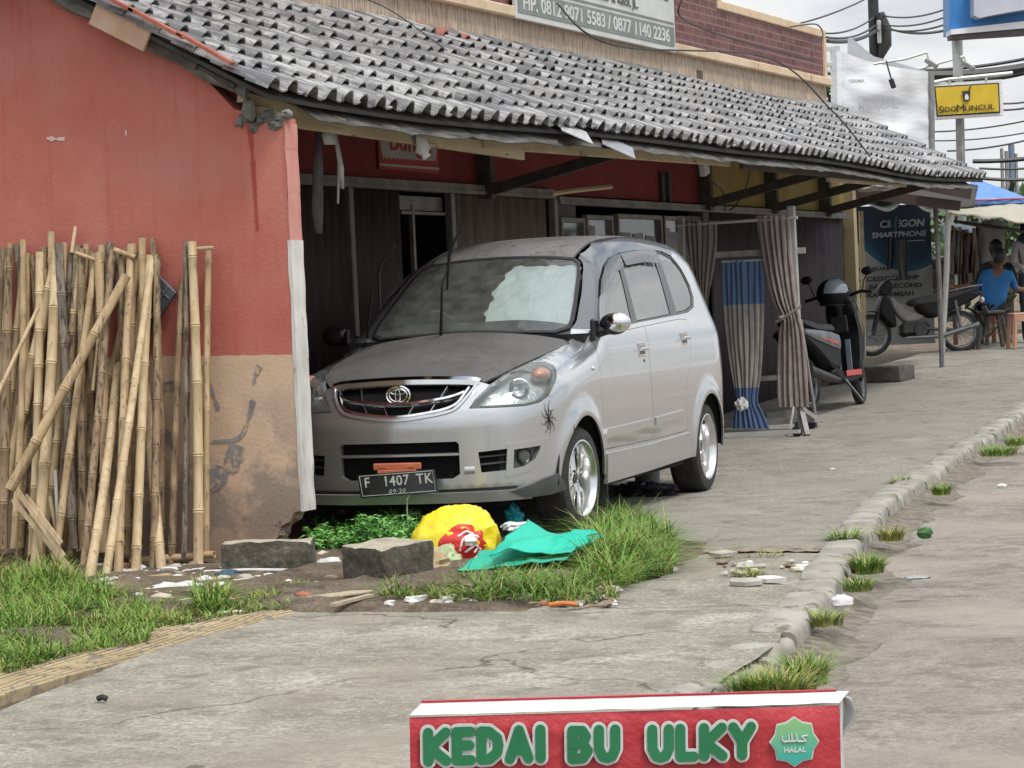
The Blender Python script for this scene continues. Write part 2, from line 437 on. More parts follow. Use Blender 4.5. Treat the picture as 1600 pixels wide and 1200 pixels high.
# dirt collected in the gutter along the kerb
mb = MB()
def gut_(a, b):
    y = 7+a*40; x = kx(y)+.0+b*(.26+.16*noise.noise(Vector((y*1.1, 2, 0)))); return (x, y, g(y)-.085+.010*noise.noise(Vector((x*9, y*4, 0)))+.03*(1-b)**2-.022*b)
mb.grid(gut_, 220, 6); struct(mb.build('gutter_dirt', pm('gutter_dirt_mat', (.11, .095, .07), (.24, .21, .17), 16, .97, bs=1, bscale=50, bd=.01), angle=0))
# a few slabs of broken concrete by the joint
M_chunk = pm('broken_concrete', (.33, .31, .27), (.47, .45, .40), 11, .95, bs=.7, bscale=50)
M_chunk2 = pm('dark_concrete', (.10, .092, .075), (.22, .205, .17), 14, .97, bs=1.0, bscale=40, bd=.012, third=((.30, .28, .24), 22, .60))
for k, (px_, py_, w_, l_, a_, lab) in enumerate([(1165, 912, .15, .09, .3, 'flat pale concrete slab lying in the broken joint, left of the white shell'),
        (1205, 908, .14, .06, -.3, 'white curved shard lying on the broken joint beside the kerb'),
        (1130, 868, .12, .08, .1, 'small flat concrete chip in the joint near the grass clump')]):
    p = G(px_, py_, .01); mb = MB()
    poly = [(w_*.5*math.cos(q*PI/4)*(1+.2*math.sin(q*3+k)), l_*.5*math.sin(q*PI/4)*(1+.25*math.cos(q*2+k))) for q in range(8)]
    mb.prism(poly, .018, Matrix.Translation(p) @ Matrix.Rotation(a_, 4, 'Z') @ Matrix.Rotation(.12, 4, 'X'))
    tag(mb.build('concrete_chip', M_chunk if k != 1 else pm('white_shard', (.6, .59, .55), (.7, .69, .66), 9, .6)), lab, 'rubble')
# ================================================================== SHOP BUILDING
FX = -7.8                       # shop front plane
def wall_paint():
    m, t, b = nt('weathered_two_tone_paint')
    v = coords(t); sep = N(t, 'ShaderNodeSeparateXYZ'); L(t, v, sep.inputs[0])
    red = ramp(t, noi(t, v, 1.3, 6, .6), [(.3, (.43, .115, .09)), (.5, (.48, .155, .120)), (.72, (.53, .21, .17))])
    # soft vertical wash marks
    sv = coords(t, (9, 9, .55)); red = mix(t, ramp(t, noi(t, sv, 1.6, 5, .6), [(.55, 0), (.75, .45)]), red, (.36, .06, .05))
    red = mix(t, ramp(t, noi(t, v, 70, 3), [(.60, 0), (.70, .35)]), red, (.30, .07, .055))
    tan = ramp(t, noi(t, v, 2.2, 6, .62), [(.3, (.52, .36, .25)), (.55, (.60, .43, .31)), (.75, (.48, .34, .245))])
    grime = ramp(t, noi(t, v, 2.1, 7, .62), [(.46, 0), (.54, .75)])
    mlow = N(t, 'ShaderNodeMapRange'); mlow.inputs['From Min'].default_value = .95; mlow.inputs['From Max'].default_value = .45; L(t, sep.outputs[2], mlow.inputs[0])
    gm = N(t, 'ShaderNodeMath', operation='MULTIPLY'); L(t, grime, gm.inputs[0]); L(t, mlow.outputs[0], gm.inputs[1])
    tan = mix(t, gm.outputs[0], tan, (.22, .19, .165))
    spk = ramp(t, noi(t, v, 26, 6, .7), [(.58, 0), (.64, .8)])
    ml2 = N(t, 'ShaderNodeMapRange'); ml2.inputs['From Min'].default_value = .62; ml2.inputs['From Max'].default_value = .12; L(t, sep.outputs[2], ml2.inputs[0])
    g2 = N(t, 'ShaderNodeMath', operation='MULTIPLY'); L(t, spk, g2.inputs[0]); L(t, ml2.outputs[0], g2.inputs[1])
    tan = mix(t, g2.outputs[0], tan, (.13, .075, .05))
    damp = N(t, 'ShaderNodeMapRange'); damp.inputs['From Min'].default_value = .42; damp.inputs['From Max'].default_value = .0; damp.inputs['To Max'].default_value = .65; L(t, sep.outputs[2], damp.inputs[0])
    tan = mix(t, damp.outputs[0], tan, (.20, .125, .09))
    wob = N(t, 'ShaderNodeMath', operation='MULTIPLY_ADD'); L(t, noi(t, v, 14, 4), wob.inputs[0]); wob.inputs[1].default_value = .014; L(t, sep.outputs[2], wob.inputs[2])
    slope = N(t, 'ShaderNodeMath', operation='MULTIPLY_ADD'); L(t, sep.outputs[0], slope.inputs[0]); slope.inputs[1].default_value = .022; L(t, wob.outputs[0], slope.inputs[2])
    gt = N(t, 'ShaderNodeMath', operation='GREATER_THAN'); L(t, slope.outputs[0], gt.inputs[0]); gt.inputs[1].default_value = 1.086
    col = mix(t, gt.outputs[0], tan, red)
    L(t, col, b.inputs['Base Color']); b.inputs['Roughness'].default_value = .8; b.inputs['Specular IOR Level'].default_value = .3
    h = N(t, 'ShaderNodeMath', operation='ADD'); L(t, noi(t, v, 3, 5), h.inputs[0]); L(t, noi(t, v, 45, 5, .65), h.inputs[1])
    bump(t, b, h.outputs[0], .35, .01); return m
M_wall = wall_paint()
M_edge = pm('bare_plaster', (.50, .48, .45), (.66, .64, .61), 5, .9, stretch=(3, 3, .8), bs=.5, bscale=40, third=((.30, .28, .25), 12, .60))
M_pink = pm('faded_pink_paint', (.50, .19, .16), (.56, .27, .23), 5, .85, stretch=(3, 3, .6), bs=.3)
M_brk = pm('exposed_brick', (.14, .11, .09), (.30, .24, .20), 9, .98, bs=1, bscale=30, bd=.02)
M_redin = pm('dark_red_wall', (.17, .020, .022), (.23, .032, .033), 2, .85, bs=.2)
M_yelin = pm('mustard_wall', (.25, .185, .055), (.32, .24, .08), 2, .85, bs=.2)
M_shut = pm('brown_shutter', (.040, .033, .027), (.066, .054, .043), 5, .65, stretch=(4, 4, .5), bs=.15, third=((.05, .045, .04), 5, .6))
M_shut2 = pm('sunbleached_shutter', (.11, .088, .068), (.17, .138, .108), 5, .7, stretch=(5, 5, .5), bs=.15, third=((.13, .10, .08), 6, .6))
M_shut3 = pm('maroon_shutter', (.036, .026, .030), (.055, .040, .044), 4, .6, stretch=(4, 4, .5), bs=.15)
M_rail = pm('grey_metal_rail', (.13, .125, .115), (.22, .21, .19), 7, .6, metal=.2, bs=.1)
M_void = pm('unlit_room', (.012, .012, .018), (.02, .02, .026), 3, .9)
M_wood = pm('cream_timber', (.42, .34, .21), (.54, .46, .30), 5, .85, stretch=(2, .5, 2), bs=.35, bscale=30, third=((.17, .13, .09), 8, .60))
M_dkw = pm('dark_timber', (.055, .045, .038), (.10, .082, .068), 6, .85, stretch=(2, .6, 2), bs=.3)
M_under = pm('roof_underlay', (.045, .042, .04), (.08, .075, .07), 4, .95)
def tile_mat():
    m, t, b = nt('glazed_grey_tile'); v = coords(t)
    vv = N(t, 'ShaderNodeVectorMath', operation='MULTIPLY'); vv.inputs[1].default_value = (4.2, 4.0, 4.2)
    fl = N(t, 'ShaderNodeVectorMath', operation='FLOOR'); L(t, v, vv.inputs[0]); L(t, vv.outputs[0], fl.inputs[0])
    wn = N(t, 'ShaderNodeTexWhiteNoise'); L(t, fl.outputs[0], wn.inputs['Vector'])
    base = ramp(t, wn.outputs['Value'], [(.0, (.085, .085, .09)), (.5, (.13, .13, .135)), (.9, (.18, .178, .173)), (1, (.26, .255, .245))])
    sv = coords(t, (1.0, 14, 1.0)); st = noi(t, sv, 2.6, 6, .62)
    col = mix(t, ramp(t, st, [(.46, 0), (.62, .85)]), base, (.47, .47, .465))  # pale streaks, with highlights down the slope put into the colour
    col = mix(t, ramp(t, noi(t, v, 26, 6, .7), [(.52, 0), (.62, .6)]), col, (.085, .082, .08))
    col = mix(t, ramp(t, noi(t, v, 2.0, 4), [(.62, 0), (.72, .5)]), col, (.17, .14, .11))
    L(t, col, b.inputs['Base Color']); b.inputs['Specular IOR Level'].default_value = .7; L(t, ramp(t, noi(t, v, 18, 5), [(.35, .20), (.65, .48)]), b.inputs['Roughness'])
    bump(t, b, noi(t, v, 60, 5), .35, .006); return m
M_tile = tile_mat()
M_redtile = pm('bare_clay_tile', (.30, .085, .055), (.40, .14, .09), 12, .8, bs=.3)
def brick_mat():
    m, t, b = nt('painted_maroon_brick'); v = coords(t)
    c = N(t, 'ShaderNodeCombineXYZ'); s_ = N(t, 'ShaderNodeSeparateXYZ'); L(t, v, s_.inputs[0]); L(t, s_.outputs[1], c.inputs[0]); L(t, s_.outputs[2], c.inputs[1])
    br = N(t, 'ShaderNodeTexBrick'); L(t, c.outputs[0], br.inputs['Vector']); br.inputs['Scale'].default_value = 1.0
    br.inputs['Brick Width'].default_value = .22; br.inputs['Row Height'].default_value = .072; br.inputs['Mortar Size'].default_value = .007
    br.inputs['Color1'].default_value = (.115, .048, .048, 1); br.inputs['Color2'].default_value = (.175, .075, .072, 1); br.inputs['Mortar'].default_value = (.235, .15, .145, 1)
    col = mix(t, ramp(t, noi(t, v, 5, 6, .65), [(.5, 0), (.72, .5)]), br.outputs['Color'], (.24, .15, .145))
    L(t, col, b.inputs['Base Color']); b.inputs['Roughness'].default_value = .85
    bump(t, b, br.outputs['Fac'], -.5, .01); return m
M_brick = brick_mat()
M_cream = pm('cream_cornice', (.58, .44, .29), (.68, .54, .38), 3, .85, bs=.3, stretch=(1, 1, 1.5), third=((.30, .22, .15), 7, .60))
M_streak = pm('stained_plaster', (.36, .28, .21), (.52, .42, .32), 7, .9, stretch=(5, 5, .5), lo=.4, hi=.6, bs=.4, third=((.14, .10, .08), 12, .54))

B = thing('shop_building', 'long shop row with a red and tan end wall, grey tiled roof and brown shutters', 'building', (FX, 11.4, 0))
OB = Vector((FX, 11.4, 0))
def bpart(mb, name, mat, angle=35, thick=0, parent=None):
    mb.v = [tuple(Vector(p)-OB) for p in mb.v]; return mb.build(name, mat, parent or B, angle, thick)
# object coordinates of the building parts are relative to (FX, 11.4, 0)
# --- end wall (gable side) as one slab with a broken foot
WX = -6.165
def roofz(x): return 2.36+(-6.15-x)*.53
pts = [(-13, -.3), (-13, 4.6), (-7.86, 4.6), (-7.86, roofz(-7.86)-.10), (-7.3, roofz(-7.3)-.115), (-6.9, roofz(-6.9)-.10), (-6.62, roofz(-6.62)-.13), (-6.45, 2.30), (-6.40, 2.285), (-6.385, 2.225), (-6.33, 2.215), (WX-.0, 2.235)]
edge = [(WX, 2.2-.06*k) for k in range(1, 33)]
foot = [(WX-.01, .255), (WX-.05, .245), (WX-.075, .20), (WX-.13, .175), (WX-.15, .12), (WX-.20, .095), (WX-.215, .03), (WX-.26, .0), (WX-.27, -.3)]
poly = pts+[(x+.003*math.sin(z*40), z) for x, z in edge]+foot
mb = MB(); M = frame((0, 11.52, 0), (1, 0, 0), (0, 0, 1))
mb.prism([(x, z) for x, z in poly], .12, M)
bpart(mb, 'end_wall', M_wall)
# plaster edge of that wall: pink above, bare and chalky below
for nm, z0, z1, mt, pr_ in (('corner_plaster', 1.62, 2.21, M_pink, .004), ('corner_plaster', .25, 1.62, M_edge, .008)):
    mb = MB(); n = int((z1-z0)/.04)
    vs = []; 
    for q in range(n+1):
        z = z0+(z1-z0)*q/n; jx = .005*noise.noise(Vector((1, z*9, 2))); wl = .006+.012*noise.noise(Vector((4, z*5, 2)))+(.006 if mt is M_edge else -.006)
        vs += [(WX-wl, 11.3965, z), (WX+pr_+jx, 11.395, z), (WX+pr_+jx*1.4, 11.525, z), (WX-wl, 11.525, z)]
    fs = [(q*4+j, q*4+(j+1) % 4, q*4+4+(j+1) % 4, q*4+4+j) for q in range(n) for j in range(4)]+[(3, 2, 1, 0), (n*4, n*4+1, n*4+2, n*4+3)]
    mb.add(vs, fs); o = bpart(mb, nm, mt); o['label'] = 'faded pink plaster edge' if mt is M_pink else 'chalky bare plaster edge'
mb = MB()
for k in range(16):
    z = -.05+k*.021; mb.blob((WX-.10-.009*(14-k)+.03*rnd.uniform(-1, 1), 11.45, z), (.045, .05, .022), 7, 5, amp=.5, freq=3, seed=k)
bpart(mb, 'broken_foot', M_brk, angle=0)
# graffiti smears, chips on the end wall (paint on the wall surface, very thin)
M_smear = pm('grey_smear', (.17, .165, .17), (.30, .27, .25), 9, .9, third=((.50, .34, .22), 10, .52))
def smear(pts, wds, mat, name='wall_smear', y=11.3965):
    mb = MB(); P = spline(pts, 5); k = len(P); vs = []
    for i, p in enumerate(P):
        d = (P[min(i+1, k-1)]-P[max(i-1, 0)]); d = Vector((d.x, d.y)).normalized(); nn = Vector((-d.y, d.x))
        w_ = wds[0]+(wds[1]-wds[0])*i/(k-1); w_ *= .8+.9*noise.noise(Vector((i*.45+pts[0][0]*7, 3, 1)))
        for s_ in (-1, 1): vs.append((p.x+nn.x*w_*s_, y, p.y+nn.y*w_*s_))
    mb.add(vs, [(2*i, 2*i+1, 2*i+3, 2*i+2) for i in range(k-1)]); return bpart(mb, name, mat, 0)
def wz(px_, py_): p = atY(px_, py_, 11.396); return (p.x, p.z)
smear([wz(275, 603), wz(250, 608), wz(243, 640), wz(250, 675), wz(275, 690)], (.03, .045), M_smear)
smear([wz(318, 570), wz(325, 595), wz(336, 625), wz(341, 640)], (.012, .016), M_smear)
smear([wz(395, 625), wz(388, 655), wz(372, 685), wz(330, 690)], (.018, .010), M_smear)
smear([wz(370, 695), wz(362, 725), wz(340, 745), wz(325, 755)], (.05, .07), M_smear)
smear([wz(405, 572), wz(398, 590), wz(396, 600)], (.022, .008), M_smear)
M_chip = pm('bare_chip', (.72, .52, .47), (.62, .42, .38), 20, .9)
smear([wz(73, 216), wz(85, 217), wz(101, 217)], (.012, .012), M_chip, 'paint_chip')
smear([wz(196, 203), wz(197, 208), wz(196, 212)], (.006, .006), M_chip, 'paint_chip')
M_drip = pm('dark_red_wash', (.33, .05, .042), (.36, .062, .05), 6, .85)
smear([wz(389, 195), wz(394, 245), wz(398, 300), wz(402, 360)], (.017, .008), M_drip, 'wash_mark')
mb = MB(); mb.box((-7.03, 11.39, 1.0), (.004, .006, .02))
# --- shop front: upper wall in red and yellow
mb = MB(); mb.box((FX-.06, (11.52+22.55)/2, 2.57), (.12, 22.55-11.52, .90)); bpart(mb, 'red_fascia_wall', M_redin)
mb = MB(); mb.box((FX-.06, (22.55+27.1)/2, 2.57), (.12, 27.1-22.55, .90)); bpart(mb, 'yellow_fascia_wall', M_yelin)
mb = MB(); mb.box((FX-.07, 22.5, 2.4), (.15, .16, 1.9)); bpart(mb, 'pillar', pm('dark_pillar', (.07, .055, .05), (.10, .08, .07), 5, .8))
mb = MB(); mb.box((FX+.03, 27.14, 1.15), (.16, .12, 2.4)); bpart(mb, 'tan_pillar', pm('tan_pillar_paint', (.33, .27, .15), (.42, .35, .21), 4, .8, bs=.2))
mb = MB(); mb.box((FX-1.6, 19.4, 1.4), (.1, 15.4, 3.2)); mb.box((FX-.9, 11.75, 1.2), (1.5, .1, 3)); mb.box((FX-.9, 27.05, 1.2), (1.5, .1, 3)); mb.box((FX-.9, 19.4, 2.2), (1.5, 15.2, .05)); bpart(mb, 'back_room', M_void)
mb = MB(); mb.box((FX-.8, 19.3, .02), (1.9, 15.6, .06)); bpart(mb, 'threshold', pm('threshold_concrete', (.09, .082, .072), (.15, .14, .125), 8, .9, bs=.4))
# rails
for ya, yb, z, w_ in ((12.0, 18.72, 2.115, .07), (18.80, 27.05, 2.07, .06)):
    mb = MB(); mb.box((FX+.03, (ya+yb)/2, z), (.08, yb-ya, w_)); mb.box((FX+.075, (ya+yb)/2, z-w_*.3), (.012, yb-ya, .02)); bpart(mb, 'shutter_rail', M_rail)
for ya in (15.19, 16.80, 18.74): mb = MB(); mb.box((FX+.035, ya, 1.04), (.06, .065, 2.08), bev=.006); bpart(mb, 'shutter_post', M_rail)
# folding shutters: zig-zag slats
def shutter(y0, y1, mat, pitch=.11, amp=.028, z1=2.075, z0=.05, name='folding_shutter', x=FX):
    mb = MB(); n = max(2, int((y1-y0)/pitch*2)); vs = []
    for i in range(n+1):
        y = y0+(y1-y0)*i/n; a = amp if i % 2 else -amp
        a += rnd.uniform(-.006, .006)
        vs += [(x+a, y, z0), (x+a*.9, y, z1)]
    mb.add(vs, [(2*i, 2*i+2, 2*i+3, 2*i+1) for i in range(n)])
    return bpart(mb, name, mat, 20, .006)
shutter(12.0, 15.15, M_shut); shutter(15.24, 16.02, M_shut, .085); shutter(16.9, 18.68, M_shut2, .19, .03)
mb = MB(); mb.box((FX-.06, 27.0, 1.1), (.10, .24, 2.3)); mb.box((FX-2.7, 27.12, 1.6), (5.3, .08, 3.4)); bpart(mb, 'far_end_wall', M_dkw)
shutter(22.62, 24.7, M_shut3, .10, .02, 2.04); shutter(24.75, 26.9, M_shut3, .10, .02, 2.04)
# half-open door with thin mullion
mb = MB(); mb.box((FX-.02, 16.27, 1.0), (.03, .035, 1.98)); mb.box((FX-.03, 16.42, 2.0), (.03, .72, .10)); mb.box((FX-.01, 16.42, 1.93), (.05, .76, .02)); bpart(mb, 'door_frame', M_rail)
# shop windows with things behind the glass
M_pane = pm('grimy_glass', (.05, .06, .065), (.09, .10, .105), 6, .12, spec=.6, third=((.16, .17, .17), 4, .60))
M_paper = pm('pale_paper', (.16, .165, .165), (.28, .28, .27), 8, .8)
for (ya, yb, za, zb) in ((18.95, 19.42, 1.25, 1.92), (19.5, 20.06, .9, 1.95), (20.2, 21.25, .9, 1.97), (21.34, 21.8, .9, 1.97)):
    mb = MB(); t_ = .035
    for yy in (ya, yb): mb.box((FX+.0, yy, (za+zb)/2), (.05, t_, zb-za+t_))
    for zz in (za, zb): mb.box((FX+.001, (ya+yb)/2, zz), (.046, yb-ya-t_, t_))
    wf = bpart(mb, 'window', M_rail)
    mb = MB(); mb.box((FX-.012, (ya+yb)/2, (za+zb)/2), (.006, yb-ya-t_, zb-za-t_)); bpart(mb, 'pane', M_pane, parent=wf)
    mb = MB(); rw = random.Random(int(ya*10))
    for k in range(3):
        yy = ya+.08+(yb-ya-.16)*(k+.5)/3; hh = rw.uniform(.25, .6); mb.box((FX-.006, yy, zb-.06-hh/2-rw.uniform(0, .12)), (.008, (yb-ya)*.22, hh), Matrix.Rotation(rw.uniform(-.05, .05), 3, 'X'))
    bpart(mb, 'poster', M_paper, parent=wf)
mb = MB(); mb.box((FX-.03, 20.6, .45), (.06, 3.7, .9)); mb.box((FX-.05, 19.1, 1.6), (.06, .5, 1.0)); mb.box((FX-.05, 22.15, 1.0), (.06, .7, 2.0)); bpart(mb, 'panel', pm('dark_door_panel', (.05, .045, .045), (.08, .072, .07), 4, .7))
mb = MB()
for yy in (20.75, 20.92): mb.box((FX+.02, yy+.55, 2.24), (.04, .06, .26))
bpart(mb, 'vent_bars', M_dkw)

# --- roof: underlay, tiles, timbers
Y0, Y1 = 11.22, 26.75
def rp(s_, y, dz=0):      # s_ metres up the slope from the eave edge
    c = math.cos(math.atan(.53)); sn = math.sin(math.atan(.53))
    sag = -.018*math.sin((y-11)/15.5*PI*3)-.012*math.sin(y*1.1)
    return Vector((-6.15-s_*c, y, 2.355+s_*sn+dz+sag))
mb = MB(); SL = 1.88
mb.grid(lambda a, b: rp(.02+b*(SL-.02), Y0+.05+a*(Y1-Y0-.1), -.035), 60, 2)
bpart(mb, 'roof_underlay', M_under, 0, .02)
nrm = Vector((math.sin(math.atan(.53)), 0, math.cos(math.atan(.53))))
mb = MB(); mr = MB(); TW = .192; rows = 8; RS = SL/rows; ncol = int((Y1-Y0)/TW); rt = random.Random(21)
prof = [(0, .0), (.03, .016), (.08, .031), (.15, .043), (.24, .050), (.33, .050), (.42, .043), (.49, .031), (.54, .016), (.58, .003), (.68, -.004), (.82, -.006), (.94, -.002), (1.05, .004)]
for r in range(rows):
    for c in range(ncol+1):
        if (r, c) in ((4, 60), (4, 61)): continue
        y0 = Y0+c*TW+(TW*.5 if r % 2 else 0)*0+rt.uniform(-.012, .012); s0 = r*RS+rt.uniform(-.014, .014); lift = .019+rt.uniform(-.003, .007)
        if y0+TW > Y1+.1: continue
        tw = rt.uniform(-.02, .02); red = (r, c) in ((7, 27), (7, 29))
        q = mr if red else mb
        vs = []; ln = RS+.045
        for (a_, lf, hs) in ((0, lift+.002, 1.16), (ln*.5, lift*.55, .98), (ln, .002, .80)):
            for (u, h) in prof:
                vs.append(rp(s0+a_, y0+u*TW+tw*a_)+nrm*(h*hs+lf))
        m_ = len(prof)
        low = [p-nrm*.010 for p in vs[:m_]]; low2 = [p-nrm*.010 for p in vs[m_:2*m_]]
        k0 = len(vs); vs = vs+low+low2
        fs = [(i*m_+j, (i+1)*m_+j, (i+1)*m_+j+1, i*m_+j+1) for i in range(2) for j in range(m_-1)]
        fs += [(j, j+1, k0+j+1, k0+j) for j in range(m_-1)]
        fs += [(k0+j, k0+j+1, k0+m_+j+1, k0+m_+j) for j in range(m_-1)]
        fs += [(0, k0, k0+m_, m_), (m_-1, 2*m_-1, k0+2*m_-1, k0+m_-1)]
        q.add(vs, fs)
bpart(mb, 'roof_tiles', M_tile, 50); bpart(mr, 'clay_tiles', M_redtile, 50)
# slipped tile and loose tin sheet at the eave
for (px_, py_, w_, l_, rot, mt, nm) in ((897, 205, .22, .40, .55, pm('bare_tin', (.62, .62, .62), (.72, .72, .72), 8, .35, metal=.5), 'tin_sheet'), (965, 228, .24, .46, .45, pm('weathered_tin', (.30, .31, .33), (.38, .39, .41), 8, .5, metal=.3), 'tin_sheet'), (870, 182, .06, .30, .6, M_redtile, 'slipped_tile')):
    p = atX(px_, py_, -6.12 if nm == 'tin_sheet' else -6.25); mb = MB()
    mb.box(p, (w_, l_, .006), (Matrix.Rotation(.52, 3, 'Y') @ Matrix.Rotation(rot, 3, 'Z'))); bpart(mb, nm, mt)
# eave sheet hanging under the lowest row, ragged
mb = MB()
def ragged(a, b):
    y = Y0+.5+a*(Y1-Y0-1.0); n_ = noise.noise(Vector((y*2.3, b*3, 8)))
    p = rp(-.02+.34*b, y, -.055); p.z -= (1-b)*(.045+.022*n_)+.01*noise.noise(Vector((y*7, 1, 1))); p.x += .03*n_*(1-b); return p
mb.grid(ragged, 150, 4)
bpart(mb, 'eave_lining', pm('ragged_lining', (.045, .042, .038), (.15, .145, .13), 9, .9, stretch=(1, .5, 3), bs=.4), 0, .006)
# timbers
mb = MB(); mb.beam((-6.35, 11.45, 2.27), (-6.35, 14.86, 2.20), .035, .085, bev=.004); bpart(mb, 'eave_beam', M_wood)
mb = MB(); mb.beam((-6.33, 14.2, 2.245), (-6.33, 18.85, 2.292), .035, .085, bev=.004); bpart(mb, 'eave_beam', M_wood)
mb = MB(); mb.beam((-6.35, 21.6, 2.27), (-6.35, 24.2, 2.29), .04, .12, bev=.004); bpart(mb, 'eave_beam', M_wood)
mb = MB(); mb.beam((-6.31, 19.1, 2.26), (-6.31, 26.7, 2.28), .03, .05); bpart(mb, 'eave_beam', M_dkw)
for yy in (11.9, 13.3, 14.7, 16.0, 17.4, 19.0, 20.6, 22.35, 24.35, 26.2):
    mb = MB(); mb.beam(rp(.12, yy, -.09), rp(SL-.02, yy, -.09), .05, .07); bpart(mb, 'rafter', M_dkw)
for yy in (17.4, 22.35, 24.35, 26.2):
    mb = MB(); mb.beam((FX+.06, yy, 2.05), (FX+.06, yy, 2.95), .08, .12, up=(1, 0, 0)); mb.beam((FX+.04, yy, 2.1), (-6.5, yy, 2.36), .06, .08); bpart(mb, 'bracket', M_dkw)
# bargeboard and mortar along the gable
M_mort = pm('old_mortar', (.13, .125, .115), (.24, .235, .22), 10, .95, bs=.9, bscale=40, bd=.015)
mb = MB()
mb.grid(lambda a, b: rp(-.02+a*(SL+.02), 0)*1 if False else (lambda p: Vector((p.x, 11.375-.04*b+.02*noise.noise(Vector((a*12, b, 4))), p.z-.035-.075*(b)-(.05 if b == 1 else 0)*noise.noise(Vector((a*7, 3, 1))))))(rp(.22+a*(SL+.5-.22), 11.4)), 50, 2)
bpart(mb, 'gable_mortar', M_mort, 0, .05)
mb = MB(); mb.beam(rp(.5, 11.31, -.045), rp(1.05, 11.31, -.045), .02, .09); mb.beam(rp(.28, 11.33, -.08), rp(.8, 11.33, -.075), .03, .03); bpart(mb, 'bargeboard', M_dkw)
a_ = atY(190, 38, 11.26); mb = MB(); dv = (rp(1, 11, 0)-rp(0, 11, 0)).normalized(); Mx = Matrix((dv, Vector((0, -1, 0)), dv.cross(Vector((0, -1, 0))))).transposed()
mb.box(a_, (.36, .02, .15), Mx, bev=.004); o = bpart(mb, 'board_patch', pm('salmon_board', (.52, .34, .23), (.60, .42, .30), 8, .8, bs=.3, third=((.16, .10, .07), 24, .66)))
mb = MB()
for k in range(5): mb.beam(rp(.20+k*.31, 11.19, .055+.008*k % 2), rp(.20+k*.31+.34, 11.19, .075), .05, .018)
bpart(mb, 'gable_edge_tiles', M_redtile)
mb = MB(); rb = random.Random(9)
for k in range(12): mb.blob((-6.42+.024*k+rb.uniform(-.01, .01), 11.42, 2.225+.03*math.sin(k*1.3)), (.03, .05, .028), 7, 5, amp=.6, freq=4, seed=k)
mb.blob((-6.36, 11.39, 2.29), (.04, .03, .06), 8, 6, amp=.4, seed=3)
bpart(mb, 'mortar_lump', M_mort, 0)
mb = MB(); mb.beam((-6.42, 11.42, 2.36), (-6.20, 12.1, 2.24), .05, .05); bpart(mb, 'eave_stub', M_wood)

# --- upper wall: stained band, cornice, painted brick, stepped parapet
UY1 = 26.62
mb = MB(); mb.box((FX-.12, (11.0+UY1)/2, 3.26), (.24, UY1-11.0, .44)); bpart(mb, 'plinth_band', M_streak)
mb = MB(); mb.box((FX-.09, (11.0+UY1+.03)/2, 3.50), (.30, UY1+.03-11.0, .085), bev=.01); bpart(mb, 'cornice', M_cream)
mb = MB(); M = frame((FX-.10, 0, 0), (0, 1, 0), (0, 0, 1))
mb.prism([(11.0, 3.52), (UY1-.02, 3.52), (UY1-.02, 3.98), (23.2, 3.98), (23.2, 5.6), (11.0, 5.6)], .095, M); bpart(mb, 'brick_wall', M_brick)
mb = MB(); mb.box((FX-.095, (23.10+UY1)/2, 4.015), (.22, UY1+.02-23.10, .085), bev=.008); mb.box((FX-.094, 23.14, 4.9), (.216, .10, 1.68)); mb.box((FX-.093, UY1-.035, 3.76), (.22, .09, .42)); bpart(mb, 'parapet_cap', M_cream)
# roof of the shop behind the parapet
mb = MB(); mb.box((FX-3.0, 19.1, 3.3), (5.6, 15.0, .1)); bpart(mb, 'flat_roof', M_under)

# signs on the building
def yz(o_): return frame(o_, (0, 1, 0), (0, 0, 1))
M_signw = pm('sign_white', (.50, .52, .49), (.60, .61, .58), 3, .6, bs=.1, third=((.42, .43, .41), 6, .6))
M_signg = pm('sign_green_grey', (.17, .20, .185), (.22, .25, .235), 6, .6)
M_sigt = pm('sign_lettering', (.11, .12, .125), (.15, .16, .165), 8, .7)
S = thing('signboard', 'wide pale signboard with grey lettering fixed on the maroon brick wall above the roof', 'sign', (FX+.05, 18.1, 3.45))
OS = Vector((FX+.05, 18.1, 3.45))
mb = MB(); mb.box((0, 1.80, .50), (.03, 3.6, 1.0), bev=.004); p_ = mb.build('board', M_signw, S)
mb = MB(); mb.box((.019, 1.80, .135), (.004, 3.52, .17)); mb.box((.019, 1.8, .255), (.004, 3.52, .016)); mb.build('stripe', M_signg, S)
mb = MB(); rs = random.Random(4)
add_text(mb, 'Menerima Pesanan Partai Besar & Kecil, JL.', .135, yz((.021, 1.42, .335)), depth=.004, bold=.002, fit=(2.5, .10))
add_text(mb, 'TERIMA: SERVIS DAN PASANG', .15, yz((.021, 1.85, .50)), depth=.004, bold=.003, fit=(3.2, .11))
mb.build('lettering', M_sigt, S)
mb = MB(); add_text(mb, 'HP. 0812 9071 5583 / 0877 1140 2236', .155, yz((.023, 1.78, .135)), depth=.003, bold=.003, fit=(3.3, .12)); mb.build('phone_number', M_signw, S)
# red and white banner on the red wall
S = thing('banner', 'small red and white shop banner on the dark red wall behind the eave beam', 'sign', (FX+.012, 15.72, 2.24))
M_rb = pm('banner_red', (.34, .03, .025), (.40, .045, .04), 5, .6); M_wb = pm('banner_white', (.38, .36, .33), (.45, .43, .40), 5, .6)
mb = MB(); mb.box((0, .48, .16), (.008, .96, .36)); mb.build('panel', M_rb, S)
pl = [(.06+.84*i/26, .05+.02*abs(math.sin(i*1.6))) for i in range(27)]+[(.93, .12), (.93, .30), (.03, .30), (.03, .12)]
mb = MB(); mb.prism(pl, .003, frame((.005, 0, 0), (0, 1, 0), (0, 0, 1))); mb.box((.006, .48, .012), (.004, .95, .016)); mb.build('scalloped_field', M_wb, S)
mb = MB(); add_text(mb, 'Bunga', .27, yz((.011, .50, .165)), depth=.003, bold=.004, fit=(.66, .19)); mb.build('lettering', M_rb, S)
